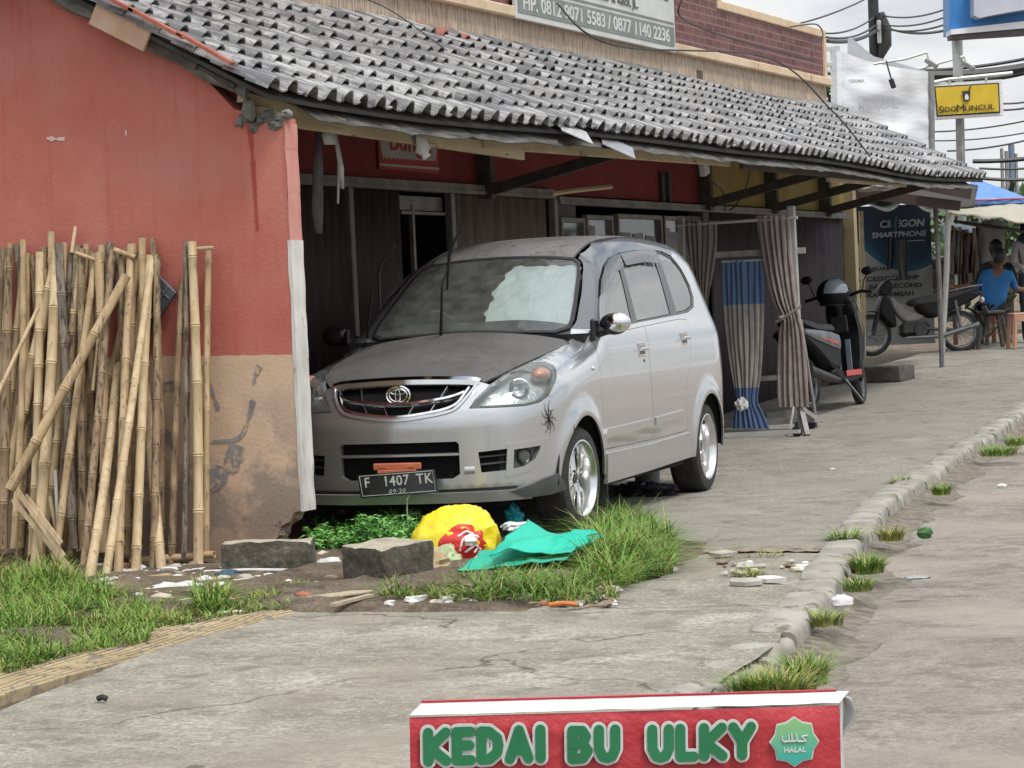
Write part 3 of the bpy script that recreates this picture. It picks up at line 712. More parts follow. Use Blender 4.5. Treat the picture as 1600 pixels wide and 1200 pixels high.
# loose things hanging under the eave
M_rag = pm('hanging_rag', (.42, .42, .41), (.56, .56, .55), 9, .8)
def strip(path, w_, name, lab, mat=M_rag, cat='cloth'):
    P = [Vector(p) for p in path]; mb = MB(); vs = []; k = len(P)
    for i, p in enumerate(P):
        a = w_*(.35+.9*math.sin(PI*(i+.4)/k)); tw = i*.5
        vs += [p+Vector((math.sin(tw)*a*.4, math.cos(tw*.6)*a, 0)), p-Vector((math.sin(tw)*a*.4, math.cos(tw*.6)*a, 0))]
    mb.add(vs, [(2*i, 2*i+1, 2*i+3, 2*i+2) for i in range(k-1)]); o = mb.build(name, mat, None, 60, .004)
    return tag(o, lab, cat)
strip([atX(655, 205, -6.30), atX(658, 218, -6.29), atX(662, 230, -6.30), atX(659, 238, -6.30), atX(666, 243, -6.28), atX(662, 250, -6.29)], .05, 'rag', 'white scrap of cloth hanging from the eave beam in front of the red banner', pm('white_rag', (.62, .62, .60), (.72, .72, .70), 9, .8))
strip([atX(524, 205, -6.6), atX(528, 235, -6.6), atX(533, 262, -6.6), atX(535, 295, -6.62)], .018, 'rag', 'thin pale strip of torn plastic hanging near the end wall')
strip([atX(526, 205, -6.65), atX(529, 260, -6.65), atX(528, 318, -6.66)], .009, 'rag', 'longest and thinnest hanging strip, just left of the torn plastic')
strip([atX(498, 200, -6.9), atX(497, 260, -6.9), atX(496, 330, -6.9), atX(498, 365, -6.9)], .04, 'rag', 'dark grey tattered sheet hanging deepest in the shade behind the end wall', pm('dark_rag', (.10, .095, .09), (.15, .14, .135), 9, .9))
strip([atX(512, 198, -6.5), atX(514, 212, -6.5), atX(515, 226, -6.5)], .05, 'rag', 'short pale flap of sheet hanging just behind the top of the end wall')
# white fitting on the wall and hanging wires
mb = MB(); p = atX(1100, 262, -6.6); mb.box(p, (.06, .10, .12), Matrix.Rotation(.3, 3, 'X'), bev=.01); tag(mb.build('lamp_box', M_rag), 'small white electrical box hung under the eave by the yellow wall', 'fitting')
M_wire = pm('black_wire', (.02, .02, .022), (.035, .035, .035), 5, .5)
def wire(pts, rad, lab, name='cable', mat=M_wire, group=None, cat='cable'):
    mb = MB(); mb.tube(spline(pts, 8), rad, 5); return tag(mb.build(name, mat), lab, cat, group)
wire([atX(1113, 285, -7.7), atX(1130, 300, -7.7), atX(1133, 330, -7.7)], .008, 'thin black wire looping down the yellow wall beside the red boundary')
wire([atX(1175, 250, -7.0), atX(1165, 295, -7.1), atX(1150, 320, -7.2), atX(1140, 328, -7.3)], .006, 'thin black wire swagging from the rafters to the maroon shutters')
wire([atX(460, 10, -7.7)+Vector((0.1, 0, .15)), atX(600, 60, -7.0)+Vector((0, 0, .2)), atX(700, 110, -6.6)+Vector((0, 0, .12))], .004, 'thin wire lying over the left end of the tiled roof')
# broken branch on the rail
wire([atX(862, 303, -7.5), atX(905, 297, -7.45), atX(955, 292, -7.4)], .018, 'bare pale stick lying across the rail left of the shop windows', 'stick', M_wood, cat='stick')
# ================================================================== CAR
def gradF(p, e=.012):
    x, y, z = p; return Vector((FB(x+e, y, z)-FB(x-e, y, z), FB(x, y+e, z)-FB(x, y-e, z), FB(x, y, z+e)-FB(x, y, z-e))).normalized()
def castF(o, d, far, off=0.0):
    """point of the body surface on the line o + d*t, coming from t = far"""
    a, b = far, 0.0
    for _ in range(19):
        m = (a+b)/2
        if FB(o[0]+d[0]*m, o[1]+d[1]*m, o[2]+d[2]*m) > off: a = m
        else: b = m
    t = (a+b)/2; return Vector((o[0]+d[0]*t, o[1]+d[1]*t, o[2]+d[2]*t))
AXF, AXR, RR = -.20, -2.80, .9
UQ = RR*PI/2
def belt(u, z, off=0.0):
    s = -1 if u < 0 else 1; a = abs(u)
    if a < UQ: th = a/RR; o = (AXF, 0, z); d = (math.cos(th), s*math.sin(th), 0)
    elif a < UQ+AXF-AXR: o = (AXF-(a-UQ), 0, z); d = (0, s, 0)
    else: th = (a-UQ-(AXF-AXR))/RR; o = (AXR, 0, z); d = (-math.sin(th), s*math.cos(th), 0)
    return castF(o, d, 1.3, off)
def to_u(p):
    s = -1 if p[1] < 0 else 1
    if p[0] > AXF: return s*RR*math.atan2(abs(p[1]), p[0]-AXF)
    if p[0] > AXR: return s*(UQ+AXF-p[0])
    return s*(UQ+AXF-AXR+RR*math.atan2(AXR-p[0], abs(p[1])))
def top(x, y, off=0.0): return castF((x, y, .3), (0, 0, 1), 1.9, off)
def S_(x, z): return castF((x, 0, z), (0, 1, 0), 1.2)              # side view point
def T_(x, y): return top(x, y)                                     # plan view point
def Fr(y, z): return castF((-.1, y, z), (1, 0, 0), 1.2)            # front view point
def bz(p): return (to_u(p), p[2])
def dens(poly, h, closed=True):
    out = []; k = len(poly)
    for i in range(k if closed else k-1):
        a = Vector(poly[i][:2]); b = Vector(poly[(i+1) % k][:2]); n = max(1, int((b-a).length/h))
        for j in range(n): out.append(a+(b-a)*(j/n))
    if not closed: out.append(Vector(poly[-1][:2]))
    return out
def inside(p, poly):
    x, y = p; c = False; n = len(poly); j = n-1
    for i in range(n):
        xi, yi = poly[i]; xj, yj = poly[j]
        if (yi > y) != (yj > y) and x < (xj-xi)*(y-yi)/(yj-yi)+xi: c = not c
        j = i
    return c
def inset(poly, d):
    n = len(poly); A = sum(poly[i][0]*poly[(i+1) % n][1]-poly[(i+1) % n][0]*poly[i][1] for i in range(n)); s = 1 if A > 0 else -1
    out = []
    for i in range(n):
        a = Vector(poly[i-1]); p = Vector(poly[i]); b = Vector(poly[(i+1) % n])
        t1 = (p-a); t2 = (b-p)
        if t1.length < 1e-7 or t2.length < 1e-7: out.append(p); continue
        t1.normalize(); t2.normalize(); n1 = Vector((-t1.y, t1.x)); n2 = Vector((-t2.y, t2.x)); m = n1+n2
        if m.length < .2: m = n1*1.0
        m = m/(m.length); out.append(p+m*d*s/max(.5, m.dot(n1)))
    return out
def panel(name, outline, mat, parent, chart='belt', holes=(), off=0.0, h=.035, skirt=.014, gap=.0, mirror=False, deep=None, wobble=0):
    """sheet-metal panel: outline in the chart's plane, laid on the body surface, with folded-in edges"""
    fn = belt if chart == 'belt' else top
    outs = dens(outline, h*.6); 
    if gap: outs = inset(outs, gap)
    hs = [dens(q, h*.6) for q in holes]
    V = []; Ed = []; loops = []
    for lp in [outs]+hs:
        k0 = len(V); V += [Vector((p[0], p[1])) for p in lp]; n = len(lp); idx = list(range(k0, k0+n)); loops.append(idx)
        Ed += [(idx[i], idx[(i+1) % n]) for i in range(n)]
    x0 = min(p[0] for p in outs); x1 = max(p[0] for p in outs); z0 = min(p[1] for p in outs); z1 = max(p[1] for p in outs)
    bl = [V[i] for lp in loops for i in lp]
    cell = {}
    for p in bl: cell.setdefault((int(p.x/h), int(p.y/h)), []).append(p)
    i = 0; x = x0+h*.5
    while x < x1:
        z = z0+h*.5+(h*.5 if i % 2 else 0)
        while z < z1:
            q = Vector((x, z)); ok = True; ci, cj = int(x/h), int(z/h)
            for a in (-1, 0, 1):
                for b in (-1, 0, 1):
                    for p in cell.get((ci+a, cj+b), ()):
                        if (p-q).length < h*.45: ok = False
            if ok and inside(q, outs) and not any(inside(q, hq) for hq in hs): V.append(q)
            z += h
        x += h*.87; i += 1
    r = delaunay_2d_cdt(V, Ed, [], 0, 1e-6)
    v2, f2 = r[0], r[2]
    poly = [(p[0], p[1]) for p in outs]; hp = [[(p[0], p[1]) for p in q] for q in hs]
    tris = []
    for f in f2:
        c = (sum(v2[i].x for i in f)/3, sum(v2[i].y for i in f)/3)
        if inside(c, poly) and not any(inside(c, q) for q in hp): tris.append(tuple(f))
    P = [fn(p.x, p.y, off) for p in v2]
    nr = [gradF(p) for p in P]
    out = []
    for f in tris:
        a, b, c = (P[i] for i in f); nn = (b-a).cross(c-a)
        out.append(f if nn.dot(nr[f[0]]) > 0 else (f[0], f[2], f[1]))
    # boundary edges
    cnt = {}
    for f in out:
        for i in range(3): cnt[(f[i], f[(i+1) % 3])] = 1
    bd = [(a, b) for (a, b) in cnt if (b, a) not in cnt]
    n0 = len(P); mp_ = {}
    def inner(i):
        if i not in mp_: mp_[i] = len(P); P.append(P[i]-nr[i]*skirt); nr.append(nr[i])
        return mp_[i]
    sk = []
    if skirt:
        # duplicate the rim so that the fold has its own normals
        rim = {}
        def dup(i):
            if i not in rim: rim[i] = len(P); P.append(P[i].copy()); nr.append(nr[i])
            return rim[i]
        sk = [(dup(b), dup(a), inner(a), inner(b)) for a, b in bd]
    res = []
    for mir in ((False, True) if mirror else (False,)):
        me = bpy.data.meshes.new(name); s = -1 if mir else 1
        vv = [(p.x, p.y*s, p.z) for p in P]; ff = [tuple(reversed(f)) for f in out+sk] if mir else out+sk
        me.from_pydata(vv, [], ff); me.materials.append(mat); me.update(); me.shade_smooth()
        used = [Vector((n.x, n.y*s, n.z)) for n in nr]
        ln = []
        for pi, p in enumerate(me.polygons):
            for vi in p.vertices:
                ln.append(used[vi] if pi < len(out) else p.normal.copy())
        me.normals_split_custom_set(ln)
        o = bpy.data.objects.new(name, me); COL.objects.link(o); o.parent = parent; res.append(o)
    return res[0] if not mirror else res
def mirz(pts): return [(-u, z) for u, z in reversed(pts)]

def paint(name, c, flake=.0, rough=.32, metal=.55, dust=.35, dcol=(.30, .28, .26), coat=.6):
    m, t, b = nt(name); v = coords(t)
    n1 = noi(t, v, 2.2, 4, .5); sep = N(t, 'ShaderNodeSeparateXYZ'); L(t, v, sep.inputs[0])
    low = N(t, 'ShaderNodeMapRange'); low.inputs['From Min'].default_value = .75; low.inputs['From Max'].default_value = .2; low.inputs['To Min'].default_value = .15; L(t, sep.outputs[2], low.inputs[0])
    f = N(t, 'ShaderNodeMath', operation='MULTIPLY'); L(t, ramp(t, n1, [(.30, .3), (.75, 1)]), f.inputs[0]); L(t, low.outputs[0], f.inputs[1])
    f2 = N(t, 'ShaderNodeMath', operation='MULTIPLY'); L(t, f.outputs[0], f2.inputs[0]); f2.inputs[1].default_value = dust
    L(t, mix(t, f2.outputs[0], c, dcol), b.inputs['Base Color'])
    L(t, mix(t, f2.outputs[0], (rough, rough, rough), (.8, .8, .8)), b.inputs['Roughness'])
    b.inputs['Metallic'].default_value = metal; b.inputs['Coat Weight'].default_value = coat; b.inputs['Coat Roughness'].default_value = .03
    return m
M_silver = paint('silver_paint', (.545, .56, .575), rough=.23, metal=.80, dust=.30, coat=1.0)
def dusty(nm='dust_covered_grey_panel', k_=1.0):
    m, t, b = nt(nm); v = coords(t)
    n1 = noi(t, v, 2.4, 6, .6); n2 = noi(t, v, 28, 6, .75); n3 = noi(t, v, 130, 4, .7)
    col = ramp(t, n1, [(.3, tuple(c*k_ for c in (.125, .121, .116))), (.7, tuple(c*k_ for c in (.185, .18, .172)))])
    patch = ramp(t, noi(t, v, 5, 8, .7), [(.50, 0), (.56, .9)])
    sp = ramp(t, n2, [(.50, 0), (.58, 1)])
    k = N(t, 'ShaderNodeMath', operation='MULTIPLY'); L(t, patch, k.inputs[0]); L(t, sp, k.inputs[1])
    col = mix(t, k.outputs[0], col, (.07, .066, .06))
    col = mix(t, ramp(t, n3, [(.60, 0), (.68, .35)]), col, (.24, .235, .225))
    L(t, col, b.inputs['Base Color']); b.inputs['Roughness'].default_value = .62; b.inputs['Metallic'].default_value = .15
    L(t, ramp(t, n1, [(.35, .48), (.65, .72)]), b.inputs['Roughness'])
    bump(t, b, n2, .12, .003); return m
M_dust = dusty()
M_blk = pm('black_rubber', (.012, .012, .013), (.022, .022, .022), 20, .6)
M_blkg = pm('gloss_black_trim', (.012, .012, .014), (.018, .018, .02), 20, .22)
M_chr = pm('chrome', (.75, .76, .77), (.82, .82, .83), 8, .08, metal=1)
M_alloy = pm('alloy', (.66, .66, .66), (.74, .74, .74), 9, .22, metal=.95, bs=.05)
M_dkgrey = pm('dark_grey_plastic', (.055, .058, .062), (.075, .078, .082), 9, .5)
M_mesh = pm('black_mesh', (.004, .004, .005), (.010, .010, .011), 90, .8, bs=.6, bscale=160, bd=.01, spec=.15)
M_tyre = pm('tyre_rubber', (.018, .018, .018), (.035, .034, .032), 14, .8, bs=.3, bscale=70)
M_well = pm('wheel_well', (.008, .008, .008), (.015, .015, .014), 6, .95)
def glassy(name, tint, ior, keep, rough=.02, dust=None):
    m = bpy.data.materials.new(name); m.use_nodes = True; t = m.node_tree; t.nodes.clear()
    o = N(t, 'ShaderNodeOutputMaterial'); gl = N(t, 'ShaderNodeBsdfGlossy'); gl.inputs['Roughness'].default_value = rough; gl.inputs['Color'].default_value = (.95, .97, .97, 1)
    tr = N(t, 'ShaderNodeBsdfTransparent'); tr.inputs['Color'].default_value = (*tint, 1); fr = N(t, 'ShaderNodeFresnel'); fr.inputs['IOR'].default_value = ior
    mx = N(t, 'ShaderNodeMixShader'); L(t, fr.outputs[0], mx.inputs[0]); L(t, tr.outputs[0], mx.inputs[1]); L(t, gl.outputs[0], mx.inputs[2])
    v = coords(t); bp = N(t, 'ShaderNodeBump'); bp.inputs['Strength'].default_value = .05; bp.inputs['Distance'].default_value = .02
    L(t, noi(t, v, 3.5, 2, .5), bp.inputs['Height']); L(t, bp.outputs[0], gl.inputs['Normal'])
    last = mx.outputs[0]
    if dust:
        d = N(t, 'ShaderNodeBsdfDiffuse'); d.inputs['Color'].default_value = (.42, .43, .41, 1); m2 = N(t, 'ShaderNodeMixShader')
        L(t, ramp(t, noi(t, v, 9, 8, .75), [(.35, dust*.35), (.75, dust)]), m2.inputs[0]); L(t, last, m2.inputs[1]); L(t, d.outputs[0], m2.inputs[2]); last = m2.outputs[0]  # pale veil: dust, plus haze and sky reflection put into the colour
    L(t, last, o.inputs[0]); return m
M_wind = glassy('windscreen_glass', (.62, .68, .67), 1.5, 0, dust=.24)
M_side = glassy('tinted_side_glass', (.10, .11, .12), 4.0, 0, dust=.26)
M_lens = glassy('headlamp_lens', (.86, .90, .90), 1.5, 0, dust=.22)
M_visor = glassy('smoked_visor', (.16, .22, .34), 1.9, 0, .05, dust=.12)

CO = Vector((-6.0086, 12.8164, 0)); CRZ = R(-85.594)
CAR = thing('parked_car', 'dusty silver people carrier parked under the tiled eave with dark grey bonnet and raised wipers', 'car', CO, CRZ)
CM = Matrix.Translation(CO) @ Matrix.Rotation(CRZ, 4, 'Z')

# outlines ---------------------------------------------------------
hood_side = [(.566, .443), (.50, .492), (.419, .528), (.30, .557), (.18, .582), (0, .605), (-.16, .625), (-.29, .642)]
hood_front = [(.578, 0), (.574, .14), (.562, .28), (.556, .389), (.566, .443)]
hood_rear = [(-.29, .642), (-.335, .60), (-.34, .3), (-.345, 0)]
half = hood_front[:-1]+hood_side+hood_rear[1:]
full = half+[(x, -y) for x, y in reversed(half[1:-1])]
M_dust2 = dusty('dust_covered_bonnet', .72)
o = panel('bonnet', full, M_dust2, CAR, 'top', gap=.003, h=.05); o['label'] = 'dust-covered dark grey bonnet'
ws = [(-.34, 0), (-.345, .30), (-.385, .53), (-.445, .60), (-.52, .606), (-.68, .578), (-.914, .530), (-1.02, .498), (-1.06, .45), (-1.075, .3), (-1.082, 0)]
wsf = ws+[(x, -y) for x, y in reversed(ws[1:-1])]
pb = [(-.345, 0), (-.35, .3), (-.40, .56), (-.47, .60), (-.68, .565), (-.914, .518), (-1.005, .485), (-1.04, .43), (-1.055, .3), (-1.062, 0)]
def shrink(poly, d): return [tuple(p) for p in inset([Vector(p) for p in poly], d)]
panel('windscreen', shrink(wsf, .012), M_wind, CAR, 'top', off=-.004, h=.06, skirt=0)
cw = [(-.26, 0), (-.27, .3), (-.27, .64), (-.50, .64), (-.50, .3), (-.47, 0)]; panel('cowl', cw+[(x, -y) for x, y in reversed(cw[1:-1])], M_dkgrey, CAR, 'top', off=-.016, h=.07, skirt=0)
panel('windscreen_seal', wsf, M_blk, CAR, 'top', holes=[shrink(wsf, .022)], off=.001, h=.05, skirt=.006)
roof_s = [(-1.06, .452), (-1.12, .447), (-1.4, .440), (-2.0, .445), (-2.6, .445), (-3.0, .44), (-3.25, .41)]
rf = [(-1.084, 0), (-1.077, .3), (-1.062, .445)]+roof_s[1:]+[(-3.32, .3), (-3.34, 0)]
rff = rf+[(x, -y) for x, y in reversed(rf[1:-1])]
o = panel('roof', rff, M_dust, CAR, 'top', gap=.004, h=.07); o['label'] = 'dull grey dusty roof'
# side
gut = [T_(*p) for p in roof_s]
wedge = [T_(x, y+.0) for x, y in [(-.445, .604), (-.52, .610), (-.68, .582), (-.914, .534), (-1.02, .502)]]
dlo = [(-.524, 1.084), (-.559, 1.078), (-.9, 1.094), (-1.352, 1.112), (-1.9, 1.130), (-2.247, 1.141), (-2.50, 1.152), (-2.70, 1.185), (-2.788, 1.246), (-2.815, 1.318), (-2.785, 1.43), (-2.70, 1.520), (-2.55, 1.548), (-2.319, 1.558), (-1.95, 1.552), (-1.565, 1.532), (-1.30, 1.498), (-1.12, 1.450), (-.94, 1.366), (-.711, 1.215)]
dl = [bz(S_(x, z)) for x, z in dlo]
hs3 = [T_(x, y+.002) for x, y in hood_side if x <= .19]
head = [(.684, .393, .715), (.654, .418, .759), (.571, .475, .832), (.419, .531, .896), (.247, .581, .932), (.161, .645, .934), (.184, .705, .911), (.246, .739, .875), (.336, .751, .813), (.4, .739, .759), (.47, .708, .727), (.545, .657, .714), (.645, .525, .713)]
hd = [bz(p) for p in head]
def arch(cx, r, a0, a1, n=18):
    return [bz(S_(cx+r*math.cos(R(a0+(a1-a0)*i/n)), .285+r*math.sin(R(a0+(a1-a0)*i/n)))) for i in range(n+1)]
AR = .345
ZB = .275
side = [hd[4], hd[5]] and []
side += [hd[i] for i in (9, 8, 7, 6, 5, 4)]                              # along the headlamp, going up
side += [bz(p) for p in hs3[1:]]+[bz(T_(-.36, .634)), bz(T_(-.445, .610))]+[dl[0]]
side += dl[1:12]
side += [bz(T_(-2.90, .440)), bz(T_(-3.05, .437)), bz(T_(-3.25, .41)), bz(T_(-3.32, .30))]
ur = UQ+AXF-AXR+UQ
side += [(ur-.15, 1.50), (ur, 1.50), (ur, ZB), (ur-.4, ZB), (ur-.8, ZB)]
side += [bz(S_(-2.655-math.sqrt(AR**2-.01**2), ZB))]+arch(-2.655, AR, 182, 2)
side += [bz(S_(-2.25, .285)), bz(S_(-1.2, .275)), bz(S_(-.38, .272))]
side += arch(0, AR, 180, 55)[0:] + [bz(S_(.225, .60)), bz(S_(.261, .70))]
fdoor = [(-.425, 1.055), (-.37, .96), (-.34, .874), (-.36, .706), (-.352, .555), (-.325, .418), (-.8, .415), (-1.378, .412), (-1.366, .578), (-1.349, .789), (-1.358, .95), (-1.41, 1.088), (-.9, 1.070), (-.56, 1.052)]
rdoor = [(-1.418, 1.088), (-1.366, .95), (-1.357, .789), (-1.374, .578), (-1.386, .412), (-2.0, .418), (-2.16, .425), (-2.135, .52), (-2.105, .625), (-2.18, .757), (-2.285, .872), (-2.335, .99), (-2.40, 1.110), (-2.247, 1.116), (-1.9, 1.106)]
fd = [bz(S_(*p)) for p in fdoor]; rd = [bz(S_(*p)) for p in rdoor]
panel('body_side', side, M_silver, CAR, holes=[fd, rd], mirror=True, h=.04)
d1 = panel('front_door', fd, M_silver, CAR, gap=.0028, mirror=True, h=.04)
d2 = panel('rear_door', rd, M_silver, CAR, gap=.0028, mirror=True, h=.04)
rail_ = [dl[0]]+[bz(p) for p in wedge]+[bz(p) for p in gut[:-2]]+[bz(T_(-2.90, .440))]+[dl[11]]+dl[12:]
rl = panel('roof_side', rail_, M_dkp if 'M_dkp' in globals() else paint('dark_grey_side_paint', (.115, .122, .135), rough=.3, metal=.4, dust=.3), CAR, mirror=True, h=.04, gap=.002)
for r_ in rl: r_['label'] = 'dark grey pillar and roof edge'
# glasshouse
wn = [shrink([(-.60, 1.098), (-.9, 1.108), (-1.215, 1.120), (-1.435, 1.49), (-1.30, 1.478), (-1.13, 1.432), (-.95, 1.348), (-.73, 1.205)], -.004),
      shrink([(-1.335, 1.124), (-1.7, 1.136), (-2.105, 1.152), (-2.27, 1.515), (-1.95, 1.525), (-1.53, 1.503)], -.004),
      shrink([(-2.27, 1.158), (-2.50, 1.168), (-2.68, 1.198), (-2.762, 1.255), (-2.785, 1.32), (-2.76, 1.42), (-2.68, 1.50), (-2.54, 1.532), (-2.40, 1.535)], -.002)]
wn = [[bz(S_(*p)) for p in q] for q in wn]
panel('window_surround', dl, M_blkg, CAR, holes=wn, off=-.006, mirror=True, h=.05)
for q in wn: panel('side_window', shrink(q, .003), M_side, CAR, off=-.010, mirror=True, h=.08, skirt=0)
vis = [[(-.80, 1.285), (-.94, 1.375), (-1.12, 1.455), (-1.30, 1.503), (-1.50, 1.528), (-1.455, 1.445), (-1.30, 1.425), (-1.16, 1.390), (-.98, 1.325)], [(-1.52, 1.530), (-1.95, 1.553), (-2.33, 1.560), (-2.27, 1.468), (-1.95, 1.478), (-1.51, 1.455)]]
for q in vis: panel('rain_visor', [bz(S_(*p)) for p in q], M_visor, CAR, off=.016, mirror=True, h=.06, skirt=.004)
# side mouldings, sill skirts
for q in ([(-.40, .53), (-.375, .508), (-.375, .478), (-1.35, .495), (-1.35, .540)], [(-1.395, .541), (-1.395, .497), (-2.06, .512), (-2.06, .555)]):
    panel('side_moulding', [bz(S_(*p)) for p in q], M_silver, CAR, off=.013, mirror=True, h=.05, skirt=.013)
panel('side_skirt', [bz(S_(*p)) for p in [(-.36, .395), (-1.2, .39), (-2.2, .405), (-2.27, .38), (-2.27, .25), (-1.2, .232), (-.37, .225)]], M_silver, CAR, off=.012, mirror=True, h=.05, skirt=.02)
# front bumper ------------------------------------------------------
b_top = [bz(T_(x, y)) for x, y in [(.580, 0), (.577, .14), (.565, .28), (.560, .389), (.569, .445)]]
lamp_in = [hd[i] for i in (2, 1, 0, 12, 11, 10, 9)]
rightb = b_top[1:]+lamp_in+[bz(S_(.259, .702)), bz(S_(.222, .60))]+arch(0, AR, 55, 4)[1:]+[bz((.30, .77, .262))]+[bz(Fr(y, z)) for y, z in [(.64, .245), (.5, .24), (.37, .24), (.2, .24)]]
bump_o = [b_top[0]]+rightb+[bz(Fr(0, .24))]+mirz(rightb)
def fr(pts): return [bz(Fr(y, z)) for y, z in pts]
gr_r = [(.398, .850), (.385, .815), (.345, .755), (.305, .715), (.20, .694), (0, .676)]
grille = fr([(0, .868), (.2, .864), (.36, .856)]+gr_r)+mirz(fr(gr_r[:-1]))+mirz(fr([(.2, .864), (.36, .856)]))
intake = fr([(-.325, .545), (.325, .545), (.338, .53), (.338, .375), (.30, .352), (-.30, .352), (-.338, .375), (-.338, .53)])
sin_ = fr([(.435, .485), (.585, .497), (.578, .385), (.447, .378)])
bez = [bz(p) for p in [(.628, .588, .510), (.452, .722, .524), (.465, .713, .470), (.500, .692, .415), (.56, .650, .380), (.635, .576, .362)]]
panel('front_bumper', bump_o, M_silver, CAR, holes=[grille, intake, sin_, mirz(sin_), bez, mirz(bez)], h=.035, skirt=.035, gap=.0015)
# recessed blacks
panel('grille_mesh', shrink(grille, -.02), M_mesh, CAR, off=-.045, h=.06, skirt=0)
panel('intake_mesh', shrink(intake, -.02), M_mesh, CAR, off=-.045, h=.06, skirt=0)
for q in (sin_, mirz(sin_)): panel('side_intake', shrink(q, -.02), M_mesh, CAR, off=-.04, h=.06, skirt=0)
for q in (bez, mirz(bez)):
    bo = panel('fog_lamp_bezel', shrink(q, -.012), M_silver, CAR, holes=[shrink(q, .022)], off=.006, h=.04, skirt=.03)
    panel('bezel_recess', shrink(q, -.01), M_dkgrey, bo, off=-.03, h=.05, skirt=0)
def front_strip(name, pts, wd, mat, off, parent=CAR, dp=.02, n=5, taper=False):
    """bar that follows the body surface through front-view points"""
    P = spline([(y, z) for y, z in pts], n); mb = MB(); vs = []; k = len(P)
    for i, p in enumerate(P):
        d = (P[min(i+1, k-1)]-P[max(i-1, 0)]).normalized(); nn = Vector((-d.y, d.x)); w_ = wd*(1 if not taper else (.35+.65*math.sin(PI*(i+.6)/(k+.2))))
        c = Fr(p.x, p.y); nr = gradF(c)
        lo_ = castF((-.1, p.x-nn.x*w_, p.y-nn.y*w_), (1, 0, 0), 1.2); hi_ = castF((-.1, p.x+nn.x*w_, p.y+nn.y*w_), (1, 0, 0), 1.2)
        vs += [lo_+nr*(off-dp), lo_*.75+hi_*.25+nr*(off), lo_*.25+hi_*.75+nr*(off), hi_+nr*(off-dp)]
    fs = [(4*i+j, 4*i+4+j, 4*i+5+j, 4*i+1+j) for i in range(k-1) for j in range(3)]+[(3, 2, 1, 0), (4*k-4, 4*k-3, 4*k-2, 4*k-1)]
    mb.add(vs, fs); return mb.build(name, mat, parent, 50)
gfr = front_strip('grille_bar', [(-.418, .846), (-.36, .858), (-.2, .866), (0, .870), (.2, .866), (.36, .858), (.418, .846)], .017, M_chr, .014)
front_strip('grille_blade', [(-.352, .800), (-.27, .775), (-.13, .757), (0, .752), (.13, .757), (.27, .775), (.352, .800)], .0110, M_chr, .004)
front_strip('grille_blade', [(-.372, .822), (-.335, .755), (-.285, .722), (-.18, .700), (0, .683), (.18, .700), (.285, .722), (.335, .755), (.372, .822)], .0105, M_chr, .006)
front_strip('grille_surround', [(-.408, .842), (-.385, .79), (-.345, .735), (-.30, .703), (-.19, .680), (0, .662), (.19, .680), (.30, .703), (.345, .735), (.385, .79), (.408, .842)], .010, M_silver, .008)
for yy, za, zb in ((-.235, .84, .775), (.235, .84, .775), (-.19, .748, .705), (-.07, .74, .69), (.07, .74, .69), (.19, .748, .705)):
    s_ = 1 if yy > 0 else -1; front_strip('grille_rib', [(yy+s_*.012, za), (yy, (za+zb)/2), (yy-s_*.012, zb)], .003, M_dkgrey if 0 else M_alloy, -.012, dp=.02, n=2)
front_strip('intake_blade', [(-.335, .478), (0, .478), (.335, .478)], .010, M_silver, -.004)
for zz in (.457, .418):
    for s_ in (1, -1): front_strip('intake_louvre', [(s_*.44, zz), (s_*.51, zz+.004), (s_*.58, zz+.008)], .006, M_dkgrey, -.018, n=2)
# tow hook cover
front_strip('tow_cover', [(.362, .392), (.392, .392), (.415, .392)], .029, M_silver, .004, dp=.012, n=2)
# lower lip: dark slot, silver blade and grey corner
slot = fr([(-.62, .300), (-.3, .296), (0, .294), (.3, .296), (.62, .300), (.60, .284), (.3, .278), (0, .276), (-.3, .278), (-.60, .284)])
panel('lip_slot', slot, M_blk, CAR, off=.002, h=.04, skirt=0)
lipo = [(.64, .280), (.37, .277), (.2, .275), (0, .273)]; lipu = [(0, .222), (.2, .222), (.37, .222), (.66, .226)]
lp = fr([(y, z) for y, z in reversed(lipo)])+fr(list(reversed(lipu)))
lpf = lp+mirz(lp)[1:-1] if False else fr(list(reversed(lipo)))+fr(list(reversed(lipu)))+mirz(fr(list(reversed(lipo))+list(reversed(lipu))))[1:-1]
panel('front_lip', lpf, paint('dull_silver', (.36, .365, .375), dust=.5), CAR, off=.016, h=.05, skirt=.05)
crn = [bz(p) for p in [(.372, .757, .345), (.292, .770, .255), (.42, .72, .235), (.565, .640, .232), (.62, .57, .27), (.551, .654, .297), (.46, .71, .325)]]
for q in (crn, mirz(crn)): panel('lip_corner', q, M_dkgrey, CAR, off=.020, h=.04, skirt=.04)
# emblem: three ellipses inside a dark roundel with chrome ring
ec = Fr(0, .795); M_ = Matrix.Translation(ec+Vector((.018, 0, 0))) @ Matrix(((0, 0, 1), (1, 0, 0), (0, 1, 0))).to_4x4() @ Matrix.Rotation(R(0), 4, 'X')
em = MB(); rx, ry_ = .066, .048
em.add([M_ @ Vector((rx*1.0*math.cos(2*PI*i/32), ry_*math.sin(2*PI*i/32), h_)) for h_ in (-.02, .004) for i in range(32)], [(i, (i+1) % 32, 32+(i+1) % 32, 32+i) for i in range(32)]+[tuple(range(32, 64))])
eo = em.build('emblem', M_blkg, CAR)
def ell(mb, cx, cy, a, b, wd, hgt=.006):
    P = [M_ @ Vector((cx+a*math.cos(2*PI*i/36), cy+b*math.sin(2*PI*i/36), hgt)) for i in range(37)]; mb.tube(P, wd, 6, cap=False)
em = MB(); ell(em, 0, 0, rx, ry_, .0065); ell(em, 0, .002, .050, .036, .0042); ell(em, 0, .018, .040, .013, .004, .008); ell(em, 0, .001, .014, .032, .004, .009)
em.build('emblem_chrome', M_chr, eo)
